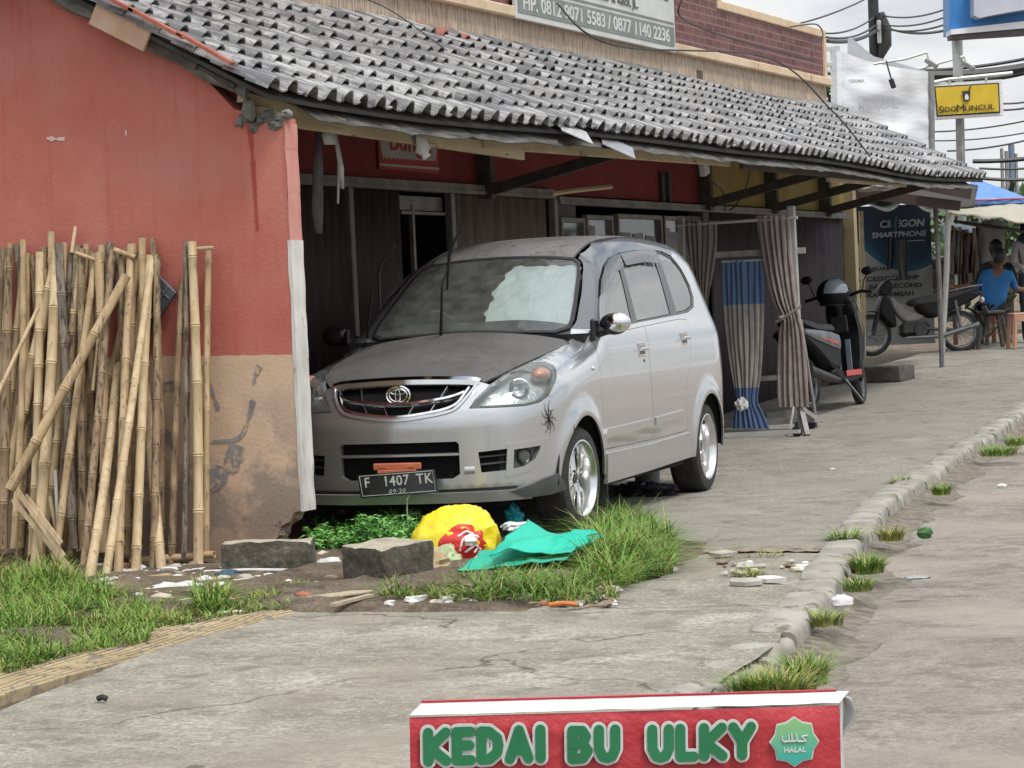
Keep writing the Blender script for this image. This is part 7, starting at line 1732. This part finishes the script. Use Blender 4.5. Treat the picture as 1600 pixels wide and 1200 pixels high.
mb = MB(); mb.beam(atD(1484, 448, 33.4), atD(1556, 446, 33.4), .5, .05); [mb.beam(atD(x, 450, 33.4), Vector((atD(x, 450, 33.4).x, atD(x, 450, 33.4).y, .5)), .05, .05) for x in (1490, 1550)]; tag(mb.build('table', pm('red_brown_table', (.22, .09, .05), (.30, .14, .08), 8, .7)), 'low reddish table behind the motorbike seat', 'table')
rough_block(atD(1518, 430, 35.5), (1.6, .5, .5), YAW, 0, pm('dark_heap', (.06, .055, .05), (.22, .20, .18), 16, .9, bs=1), 'goods_heap', 'dark heap of goods stacked behind the low reddish table', 'goods', 9, .08, 12)
# stool and chair
sp1 = G(1548, 545); ST = thing('stool', 'dark wooden stool with crossed legs under the person in blue', 'stool', (sp1.x, sp1.y, g(sp1.y)), YAW)
mb = MB(); mb.box((0, 0, .46), (.34, .34, .04), bev=.01); mb.build('seat', M_dkw, ST)
for sx_ in (-1, 1):
    for sy_ in (-1, 1): mb = MB(); mb.beam((sx_*.19, sy_*.17, 0), (sx_*.12, sy_*.13, .44), .04, .04); mb.build('leg', M_dkw, ST)
mb = MB(); mb.beam((-.17, -.16, .1), (.13, -.14, .40), .03, .02); mb.build('brace', M_dkw, ST)
sp2 = G(1598, 545); CHR = thing('plastic_stool', 'pale orange plastic stool at the right edge of the photo, beside the dark stool', 'stool', (sp2.x+.06, sp2.y, g(sp2.y)), YAW)
M_pe = pm('peach_plastic', (.42, .22, .14), (.50, .28, .19), 6, .45)
mb = MB(); mb.box((0, 0, .43), (.40, .40, .035), bev=.012); mb.box((0, -.19, .38), (.38, .02, .08), bev=.006); mb.build('seat', M_pe, CHR)
for sx_ in (-1, 1):
    for sy_ in (-1, 1): mb = MB(); mb.beam((sx_*.20, sy_*.20, 0), (sx_*.17, sy_*.17, .42), .055, .045, bev=.01); mb.build('leg', M_pe, CHR)

# ================================================================== PEOPLE
M_skin = pm('skin', (.13, .068, .042), (.17, .09, .058), 6, .55); M_hair = pm('black_hair', (.012, .011, .011), (.02, .018, .017), 40, .6)
def skin_body(name, joints, edges, parent, mats, sub=2):
    """one continuous body grown over a jointed skeleton; joints: name -> (pos, radius, material)"""
    names = list(joints); idx = {n: i for i, n in enumerate(names)}
    me = bpy.data.meshes.new(name); me.from_pydata([joints[n][0] for n in names], [(idx[a_], idx[b2]) for a_, b2 in edges], [])
    o = bpy.data.objects.new(name, me); COL.objects.link(o)
    sk = o.modifiers.new('skin', 'SKIN'); ss = o.modifiers.new('sub', 'SUBSURF'); ss.levels = sub; ss.render_levels = sub
    layer = me.skin_vertices[0] if me.skin_vertices else me.attributes.new('skin', 'FLOAT', 'POINT')
    for i, n in enumerate(names): r_ = joints[n][1]; layer.data[i].radius = (r_ if hasattr(r_, '__len__') else (r_, r_)); layer.data[i].use_root = (i == 0)
    dg = bpy.context.evaluated_depsgraph_get(); dg.update(); m2 = bpy.data.meshes.new_from_object(o.evaluated_get(dg)); bpy.data.objects.remove(o)
    m2.materials.clear(); [m2.materials.append(m_) for m_ in mats]
    segs = [(Vector(joints[a_][0]), Vector(joints[b2][0]), joints[b2][2]) for a_, b2 in edges]
    for p in m2.polygons:
        c = p.center; best = 9; mi_ = 0
        for a_, b2, k in segs:
            ab = b2-a_; t_ = max(0, min(1, (c-a_).dot(ab)/max(ab.length_squared, 1e-9))); dd = (c-(a_+ab*t_)).length
            if dd < best: best, mi_ = dd, k
        p.material_index = mi_; p.use_smooth = True
    b3 = bpy.data.objects.new(name, m2); COL.objects.link(b3); b3.parent = parent; return b3
def head_parts(P, hc, face, r_=.098, hair=True):
    """nose, ears, eyes and hair on a head centred at hc looking along 'face'"""
    f = Vector(face).normalized(); s_ = f.cross(Vector((0, 0, 1))).normalized(); u = s_.cross(f); Mh = Matrix((s_, f, u)).transposed()
    mb = MB(); mb.blob(hc, (r_*.80, r_*.98, r_*1.22), 18, 14, Mh); mb.blob(hc+f*r_*.98-u*r_*.05, (.014, .018, .022), 8, 6, Mh)
    for k in (-1, 1): mb.blob(hc+s_*k*r_*.82, (.010, .02, .03), 8, 6, Mh)
    mb.blob(hc+f*r_*.90-u*r_*.50, (.026, .010, .007), 8, 6, Mh)
    mb.build('head', M_skin, P)
    mb = MB()
    for k in (-1, 1): mb.blob(hc+f*r_*.91+s_*k*.032+u*.008, (.012, .006, .006), 8, 6, Mh)
    mb.build('eyes', M_hair, P)
    if hair: mb = MB(); mb.blob(hc-f*r_*.20+u*r_*.16, (r_*.93, r_*1.02, r_*1.20), 18, 14, Mh, .08, 4); mb.build('hair', M_hair, P)
def hand(P, w_, dr, side, mat=M_skin):
    """palm, four bent fingers and a thumb"""
    dr = Vector(dr).normalized(); side = Vector(side).normalized(); up = side.cross(dr); mb = MB()
    mb.blob(w_+dr*.045, (.018, .045, .038), 10, 8, Matrix((up, dr, side)).transposed())
    for k, l_ in enumerate((.058, .072, .076, .066)):
        b_ = w_+dr*.075+side*(-.028+.019*k); mb.tube([b_, b_+dr*l_*.5-up*.006, b_+dr*l_*.85-up*.022], [.0088, .008, .006], 6)
    mb.tube([w_+dr*.03-side*.03, w_+dr*.055-side*.058, w_+dr*.08-side*.066], [.011, .009, .007], 6); return mb.build('hand', mat, P)
# local frame: x right in the picture, y away from the camera, z up
def person(name_lab, foot_px, D_off=0, rz=YAW):
    q = G(*foot_px); return thing('person', name_lab, 'person', (q.x, q.y+D_off, g(q.y)), rz)
P1 = person('seated person in a bright blue T-shirt, back turned, one arm reaching right', (1556, 543))
M_bt = pm('blue_tshirt', (.012, .11, .30), (.018, .15, .37), 8, .8, bs=.2); M_tr = pm('dark_cloth', (.018, .02, .028), (.03, .032, .042), 9, .9)
J = dict(pel=((0, .02, .56), (.17, .14), 1), wa=((.0, .02, .72), (.155, .12), 0), ch=((.05, .06, .90), (.18, .125), 0), nk=((.09, .10, 1.06), (.06, .06), 2), hdb=((.12, .13, 1.13), (.055, .055), 2),
  sL=((-.10, .10, .99), (.075, .07), 0), eL=((-.16, .24, .78), (.045, .045), 0), wL=((-.02, .40, .72), (.03, .03), 2),
  sR=((.24, .05, .98), (.08, .07), 0), eR=((.32, .16, .80), (.052, .05), 0), fR=((.40, .20, .77), (.036, .036), 2), wR=((.55, .26, .78), (.028, .028), 2),
  hL=((-.09, .06, .52), (.10, .10), 1), kL=((-.12, .42, .50), (.075, .075), 1), aL=((-.12, .44, .10), (.045, .045), 1), tL=((-.12, .56, .04), (.035, .03), 1),
  hR=((.09, .06, .52), (.10, .10), 1), kR=((.16, .42, .50), (.075, .075), 1), aR=((.18, .40, .10), (.045, .045), 1), tR=((.18, .52, .04), (.035, .03), 1))
E_ = [('pel', 'wa'), ('wa', 'ch'), ('ch', 'nk'), ('nk', 'hdb'), ('ch', 'sL'), ('sL', 'eL'), ('eL', 'wL'), ('ch', 'sR'), ('sR', 'eR'), ('eR', 'fR'), ('fR', 'wR'), ('pel', 'hL'), ('hL', 'kL'), ('kL', 'aL'), ('aL', 'tL'), ('pel', 'hR'), ('hR', 'kR'), ('kR', 'aR'), ('aR', 'tR')]
skin_body('body', J, E_, P1, [M_bt, M_tr, M_skin]); head_parts(P1, Vector((.14, .15, 1.22)), (.75, .6, -.15)); hand(P1, Vector((.55, .26, .78)), (1, .3, -.1), (0, 1, 0)); hand(P1, Vector((-.02, .40, .72)), (.8, .5, 0), (0, 0, 1))
for q_ in (P1,): q_.scale = (.93, .93, .93)
P2 = person('seated person in dark clothes half hidden behind the one in blue', (1545, 541), .55)
J2 = {k: ((v[0][0]-.04, v[0][1], v[0][2]*1.02), v[1], v[2]) for k, v in J.items()}
skin_body('body', J2, E_, P2, [M_tr, M_tr, M_skin]); head_parts(P2, Vector((.03, .1, 1.25)), (-.1, .95, -.1)); hand(P2, Vector((.51, .26, .795)), (1, .3, -.1), (0, 1, 0)); hand(P2, Vector((-.06, .40, .735)), (.8, .5, 0), (0, 0, 1))
ST2 = copytree(ST); ST2.location = P2.location; ST2['label'] = 'dark wooden stool hidden under the dark-clothed person'
P3 = person('standing person in a grey top and dark headscarf behind the seated pair', (1588, 541), 1.0)
M_gt = pm('grey_top', (.26, .25, .24), (.36, .35, .33), 9, .9)
J3 = dict(pel=((0, 0, .90), (.15, .12), 1), wa=((0, 0, 1.04), (.13, .10), 0), ch=((0, .0, 1.22), (.16, .11), 0), nk=((0, 0, 1.36), (.05, .05), 2), hdb=((0, -.01, 1.42), (.05, .05), 2),
  sL=((-.17, 0, 1.30), (.065, .06), 0), eL=((-.22, -.03, 1.06), (.045, .045), 0), wL=((-.12, -.20, .98), (.03, .03), 0), sR=((.17, 0, 1.30), (.065, .06), 0), eR=((.22, -.03, 1.06), (.045, .045), 0), wR=((.12, -.20, .98), (.03, .03), 0),
  hL=((-.08, 0, .85), (.095, .095), 1), kL=((-.09, -.01, .47), (.065, .065), 1), aL=((-.09, .02, .09), (.045, .045), 1), tL=((-.10, -.12, .04), (.035, .03), 1), hR=((.08, 0, .85), (.095, .095), 1), kR=((.09, -.01, .47), (.065, .065), 1), aR=((.09, .02, .09), (.045, .045), 1), tR=((.10, -.12, .04), (.035, .03), 1))
E3 = [e for e in E_ if 'fR' not in e]+[('eR', 'wR')]
skin_body('body', J3, E3, P3, [M_gt, M_tr, M_skin]); head_parts(P3, Vector((0, -.02, 1.50)), (-.3, -.9, -.15), hair=False); hand(P3, Vector((-.12, -.20, .98)), (.7, -.5, 0), (0, 0, 1)); hand(P3, Vector((.12, -.20, .98)), (-.7, -.5, 0), (0, 0, -1))
mb = MB(); mb.blob((0, .012, 1.525), (.108, .112, .135), 20, 14, None, .05, 3); mb.blob((0, .01, 1.36), (.15, .12, .10), 18, 10, None, .12, 3); mb.build('headscarf', pm('dark_scarf', (.025, .026, .04), (.045, .045, .06), 9, .9), P3)

# ================================================================== SIGNS, POLES AND CABLES AGAINST THE SKY
def boardD(D, corners, thick, mat, name, parent):
    P = [atD(*c, D)-parent.location for c in corners]; mb = MB(); vs = P+[p+fh*thick for p in P]; n = len(P)
    mb.add(vs, [tuple(range(n)), tuple(range(2*n-1, n-1, -1))]+[(i, n+i, n+(i+1) % n, (i+1) % n) for i in range(n)]); return mb.build(name, mat, parent)
M_wbb = pm('white_billboard_cloth', (.66, .67, .69), (.76, .77, .79), 2.2, .7, bs=.35, bscale=3, bd=.03, stretch=(1, 1, 3)); M_ggt = pm('faint_grey_print', (.44, .45, .47), (.5, .51, .53), 4, .7); M_pole = pm('grey_steel_pole', (.20, .20, .20), (.30, .30, .29), 6, .5, metal=.3)
D_ = 38.0; WBd = thing('billboard', 'large white cloth billboard with faint grey lettering beyond the brick parapet', 'billboard', atD(1380, 240, D_))
def bbs(a_, b2):
    xt = 1308+a_*144; yt = 78+a_*34+6*math.sin(a_*PI); yb = 215+a_*5+20; p = atD(xt, yt+(yb-yt)*b2, D_)-WBd.location
    return p+fh*(.05*math.sin(a_*5+b2*9)*math.sin(PI*a_)+.03*noise.noise(Vector((a_*5, b2*7, 1))))
mb = MB(); mb.grid(bbs, 30, 24); o = mb.build('cloth', M_wbb, WBd, 0); [setattr(p, 'use_smooth', True) for p in o.data.polygons]
boardD(D_+.08, [(1325, 60), (1329, 58), (1365, 88), (1452, 112), (1452, 122), (1325, 90)], .05, pm('grey_flap', (.40, .42, .45), (.5, .52, .55), 5, .6), 'raised_flap', WBd)
mb = MB(); mb.beam(atD(1306, 80, D_)-WBd.location, atD(1310, 330, D_)-WBd.location, .12, .12); mb.build('post', M_wbb, WBd); mb = MB(); mb.beam(atD(1455, 112, D_)-WBd.location, atD(1457, 340, D_)-WBd.location, .05, .08); mb.build('post', M_pole, WBd)
for yy in (75, 100): mb = MB(); mb.beam(atD(1290, yy+2, D_)-WBd.location, atD(1312, yy, D_)-WBd.location, .05, .06); mb.build('brace', M_rm, WBd)
def dtext(parent, txt, x, y, D, size, mat, nm, **kw):
    mb = MB(); p = atD(x, y, D)-parent.location; add_text(mb, txt, size, Matrix.Translation(p) @ Mb @ Matrix.Rotation(ROL*0, 4, 'Z'), depth=.01, **kw); return mb.build(nm, mat, parent, 0)
dtext(WBd, 'MENJUAL', 1372, 166, D_-.22, .15, M_ggt, 'lettering', bold=.004, sx=.95); dtext(WBd, 'TERIMA', 1338, 127, D_-.22, .07, M_ggt, 'lettering', bold=.003)
for k, (pp, lab) in enumerate(((((1365, 100), (1415, 92), (1448, 82), (1452, 96)), 'curved steel lamp bracket over the middle of the white billboard'), (((1436, 108), (1470, 98), (1506, 88), (1510, 100)), 'curved steel lamp bracket at the right end of the white billboard'))):
    L1 = thing('billboard_lamp', lab, 'lamp', atD(*pp[0], 37.2), 0, 'lamps over the white billboard'); P = [atD(*q, 37.2+.0)-L1.location for q in pp]
    mb = MB(); mb.tube(P, .022, 6); mb.build('arm', M_rm, L1); mb = MB(); mb.box(P[-1]+Vector((.03, 0, -.03)), (.20, .10, .07), Matrix.Rotation(.6, 3, 'Y'), bev=.01); mb.build('lamp_head', M_pole, L1)
L1 = thing('billboard_lamp', 'small black lamp hanging on a cable before the white billboard cloth', 'lamp', atD(1393, 122, 37)); mb = MB(); mb.tube([atD(1385, 95, 37)-L1.location, atD(1388, 108, 37)-L1.location, (0, 0, -.03)], .012, 5); mb.build('arm', M_blk, L1); mb = MB(); mb.box((0.01, 0, -.08), (.07, .06, .14), Matrix.Rotation(-.3, 3, 'Y'), bev=.01); mb.build('lamp_head', M_blk, L1)
# yellow sign: SIDOMUNCUL with a little cup
D_ = 40; YS = thing('sign', 'yellow shop sign with a black cup and lettering on a grey pole', 'sign', atD(1502, 240, D_))
boardD(D_, [(1455, 131), (1566, 124), (1568, 180), (1460, 187)], .14, M_wbb, 'frame', YS)
boardD(D_-.02, [(1460, 135), (1561, 129), (1563, 176), (1464, 182)], .02, M_bk, 'border', YS)
boardD(D_-.04, [(1462, 137), (1559, 131), (1561, 174), (1466, 180)], .02, pm('sign_yellow', (.55, .38, .015), (.62, .44, .03), 3, .45), 'panel', YS)
Myw = frame((0, 0, 0), (atD(1561, 174, D_)-atD(1466, 180, D_)), (0, 0, 1))
def ytext(txt, x, y, size, **kw): mb = MB(); p = atD(x, y, D_-.06)-YS.location; add_text(mb, txt, size, Matrix.Translation(p) @ Myw, depth=.01, **kw); return mb.build('lettering', M_bk, YS, 0)
ytext('S', 1470, 171.2, .155, fit=(.06, .11)); ytext('IDO', 1484, 170.8, .115, fit=(.20, .085)); ytext('M', 1501, 168.8, .150, fit=(.12, .11)); ytext('UNCUL', 1531, 167.8, .115, fit=(.46, .085))
mb = MB(); Mc_ = Matrix.Translation(atD(1510, 150, D_-.06)-YS.location) @ Myw; mb.prism([(-.065, .08), (.065, .08), (.042, -.08), (-.042, -.08)], .012, Mc_); mb.prism([(.03, .08), (.05, .08), (.085, .15), (.065, .155)], .012, Mc_); mb.build('cup_emblem', M_bk, YS)
mb = MB(); mb.prism([(-.025, -.06), (.025, -.06), (.03, -.01), (.012, .03), (-.015, .025), (-.028, -.01)], .012, Mc_ @ Matrix.Translation((0, 0, .008))); mb.build('cup_highlight', M_wbb, YS)
mb = MB(); mb.beam(atD(1497, 60, D_+.2)-YS.location, atD(1505, 420, D_+.2)-YS.location, .10, .10); mb.build('pole', M_pole, YS)
mb = MB(); mb.tube([atD(1452, 130, D_)-YS.location, atD(1482, 124, D_)-YS.location, atD(1582, 114, D_)-YS.location], .03, 7); mb.tube([atD(1482, 124, D_)-YS.location, atD(1484, 130, D_)-YS.location], .02, 5); mb.tube([atD(1540, 118, D_)-YS.location, atD(1541, 126, D_)-YS.location], .02, 5); mb.build('lamp_bar', M_rm, YS)
# big blue and white board at the top right
D_ = 30; BS = thing('sign', 'large blue and white rounded shop sign cut off by the top right corner', 'sign', atD(1540, 40, D_))
boardD(D_, [(1483, -40), (1700, -60), (1700, 40), (1600, 45), (1484, 52)], .45, pm('sign_blue', (.025, .17, .46), (.035, .22, .54), 3, .4), 'blue_panel', BS)
def curve_bot(a_): return 28-16*math.sin(PI*min(1, a_*.9))
cv = [(1521, -40), (1522, 24)]+[(1530+i*10, 28-2.1*i+.04*i*i) for i in range(0, 12)]+[(1700, 5), (1700, -40)]
boardD(D_-.25, cv, .25, pm('sign_silver', (.42, .44, .50), (.5, .52, .58), 3, .4), 'silver_panel', BS)
boardD(D_-.12, [(1486, 54), (1600, 44), (1700, 36), (1700, 26), (1600, 33), (1486, 46)], .35, M_wbb, 'white_edge', BS); boardD(D_-.1, [(1487, 60), (1600, 53), (1700, 44), (1700, 34), (1600, 44), (1487, 54)], .3, pm('dark_underside', (.05, .04, .045), (.08, .065, .07), 5, .6), 'underside', BS)
mb = MB(); mb.tube([atD(1493, 58, D_+.3)-BS.location, atD(1496, 120, D_+.3)-BS.location], .05, 8); mb.build('pole', M_rm, BS)
# utility pole with its clutter
D_ = 55; UP = thing('utility_pole', 'dark utility pole with a transformer box and cable coils above the white billboard', 'pole', atD(1377, 330, D_))
mb = MB(); mb.tube([atD(1362, -60, D_)-UP.location, atD(1376, 330, D_)-UP.location], [.11, .15], 12); mb.build('pole', pm('dark_pole', (.02, .022, .025), (.035, .037, .04), 6, .6), UP)
mb = MB(); mb.tube([atD(1375, 20, D_-.2)-UP.location, atD(1381, 45, D_-.2)-UP.location, atD(1383, 70, D_-.2)-UP.location, atD(1376, 92, D_-.2)-UP.location], [.09, .16, .14, .05], 8); mb.build('cable_coil', M_wire, UP)
mb = MB(); mb.box(atD(1374, 50, D_-.3)-UP.location, (.09, .08, .5), bev=.02); mb.build('insulator', M_rm, UP)
def span(a_, b2, D0, D1, sag, rad, lab, mid=None):
    A, B_ = atD(*a_, D0), atD(*b2, D1); P = [A.lerp(B_, i/14)-Vector((0, 0, sag*4*(i/14)*(1-i/14))) for i in range(15)]
    mb = MB(); mb.tube(P, rad, 5); tag(mb.build('cable', M_wire), lab, 'cable', 'overhead cables')
for q in [((1200, 47), (1368, -10), 45, 55, .1, .018, 'thin overhead cable climbing left of the utility pole towards the top edge'),
          ((1270, 50), (1368, 25), 45, 55, .15, .018, 'upper cable reaching the utility pole from the parapet corner'), ((1290, 58), (1370, 38), 45, 55, .12, .022, 'lower cable reaching the utility pole from the parapet corner'),
          ((1292, 64), (1372, 46), 45, 55, .1, .04, 'thickest cable reaching the utility pole from the left'),
          ((1378, 24), (1484, 12), 55, 45, .1, .018, 'topmost cable between the utility pole and the blue sign'), ((1378, 38), (1484, 24), 55, 45, .1, .018, 'second cable down between the utility pole and the blue sign'), ((1380, 44), (1484, 36), 55, 45, .1, .02, 'third cable down between the utility pole and the blue sign'), ((1382, 42), (1484, 46), 55, 45, .1, .026, 'lowest cable between the utility pole and the blue sign'),
          ((1440, 110), (1620, 88), 44, 44, .05, .03, 'cable passing just above the thick bundle at the right'), ((1450, 118), (1620, 102), 44, 44, .05, .085, 'thick black cable bundle above the yellow sign'), ((1450, 122), (1620, 108), 44, 44, .1, .05, 'second thick cable just under the bundle above the yellow sign'),
          ((1567, 162), (1620, 156), 48, 48, .02, .018, 'cable just right of the yellow sign, upper one'), ((1567, 172), (1620, 165), 48, 48, .02, .02, 'cable just right of the yellow sign, lower one'), ((1457, 206), (1620, 185), 48, 48, .05, .016, 'thin cable crossing below the yellow sign, upper one'), ((1460, 220), (1620, 204), 48, 48, .05, .014, 'thin cable crossing below the yellow sign, middle one'), ((1480, 236), (1620, 215), 48, 48, .05, .018, 'thin cable crossing below the yellow sign, lowest one'),
          ((1520, 252), (1620, 246), 44, 44, .02, .04, 'thick cable just above the far end of the roof'), ((1530, 263), (1620, 262), 44, 44, .02, .02, 'thin cable just below the thick one at the roof end'), ((1528, 278), (1620, 280), 40, 40, .02, .028, 'cable at eave height right of the roof end')]: span(*q)
wire([atX(870, 5, -7.2), atX(960, 75, -6.9)+Vector((0, 0, .02)), atX(1200, 130, -6.7)+Vector((0, 0, .22)), atX(1300, 190, -6.4)+Vector((0, 0, .1)), atX(1360, 245, -6.1)], .008, 'long thin cable slanting down across the maroon wall and the tiled roof', group='overhead cables')
wire([atX(1065, 0, -7.6), atX(1067, 30, -7.65), atX(1150, 62, -7.7), atX(1270, 95, -7.7)], .009, 'cable running along the maroon brick wall right of the signboard', group='overhead cables')
wire([atX(1235, 42, -7.7), atX(1275, 38, -7.72), atX(1286, 55, -7.68), atX(1272, 66, -7.66), atX(1268, 95, -7.66)], .008, 'cable looping over the end of the parapet', group='overhead cables')
# distant things at the right: pale building, rebar posts, trees
FB_ = thing('far_building', 'pale low building with a sheet roof far behind the striped awning', 'building', atD(1590, 400, 75)); 
boardD(75, [(1500, 300), (1800, 300), (1800, 430), (1500, 430)], 6, pm('pale_render', (.50, .50, .48), (.6, .6, .58), .5, .9), 'wall', FB_); boardD(74.2, [(1480, 296), (1800, 278), (1800, 300), (1480, 312)], 8, pm('grey_sheet_roof', (.38, .38, .37), (.48, .48, .47), .8, .8), 'roof', FB_)
for k in range(4): boardD(74.9, [(1512+k*26, 322), (1524+k*26, 322), (1524+k*26, 345), (1512+k*26, 345)], .1, M_pane, 'window', FB_)
mb = MB(); 
for k, (x, y) in enumerate(((1565, 232), (1572, 236), (1580, 226), (1587, 240))):
    mb = MB(); mb.tube([atD(x, y, 70), atD(x+2, 300, 70)], .05 if k != 2 else .09, 6); tag(mb.build('column_bar', M_pole if k != 2 else pm('blue_grey_column', (.12, .18, .25), (.16, .22, .3), 5, .7)), ['thin rebar standing up from the far roof, leftmost', 'thin rebar next to the leftmost one on the far roof', 'thick blue-grey column stub rising from the far roof', 'short rebar right of the blue-grey column stub'][k], 'rebar')
M_fol = [pm('far_foliage', (.03, .07, .02), (.06, .12, .035), 8, .7), pm('far_foliage_light', (.06, .12, .03), (.10, .18, .05), 8, .7)]
def tree(px_, py_, D, w2, h2, lab, n=900):
    c = atD(px_, py_, D); T_ = thing('tree', lab, 'tree', (c.x, c.y, g(c.y)), 0, 'trees beyond the stalls'); cz = c.z-g(c.y); mb = MB(); mb.tube([(0, 0, 0), (.05, 0, cz*.5), (0, 0, cz)], [.14, .10, .05], 8)
    for k in range(5): a_ = k*1.3; mb.tube([(0, 0, cz*.55), (w2*.5*math.cos(a_), w2*.5*math.sin(a_), cz+h2*.2*math.sin(k))], [.05, .015], 6)
    mb.build('trunk', M_dkw, T_); mb = MB()
    for k in range(n):
        d = Vector((rg.gauss(0, 1), rg.gauss(0, 1), rg.gauss(0, 1))).normalized(); r_ = rg.random()**.4; p = Vector((d.x*w2*r_, d.y*w2*r_, cz+d.z*h2*r_))
        if noise.noise(p*1.4) < -.12: continue
        a_ = Vector((rg.uniform(-1, 1), rg.uniform(-1, 1), rg.uniform(-1, 1))).normalized()*.14; b2 = a_.cross(Vector((rg.uniform(-1, 1), rg.uniform(-1, 1), 1))).normalized()*.07; mb.add([p-a_, p+b2, p+a_, p-b2], [(0, 1, 2, 3)], rg.choice([0, 0, 1]))
    mb.build('crown', M_fol, T_, 0)
tree(1568, 380, 46, 1.2, 1.0, 'small dark tree seen between the stall and the grey column'); tree(1484, 405, 50, 1.5, 1.2, 'bushy tree behind the hanging clothes of the far stall'); tree(1640, 380, 44, 1.3, 1.2, 'tree at the right edge behind the standing person'); tree(1296, 148, 70, 1.0, .9, 'dark green treetop peeking out between the parapet and the white billboard', 500)
# buildings across the street, behind the camera and to the right, seen only in reflections and from other positions
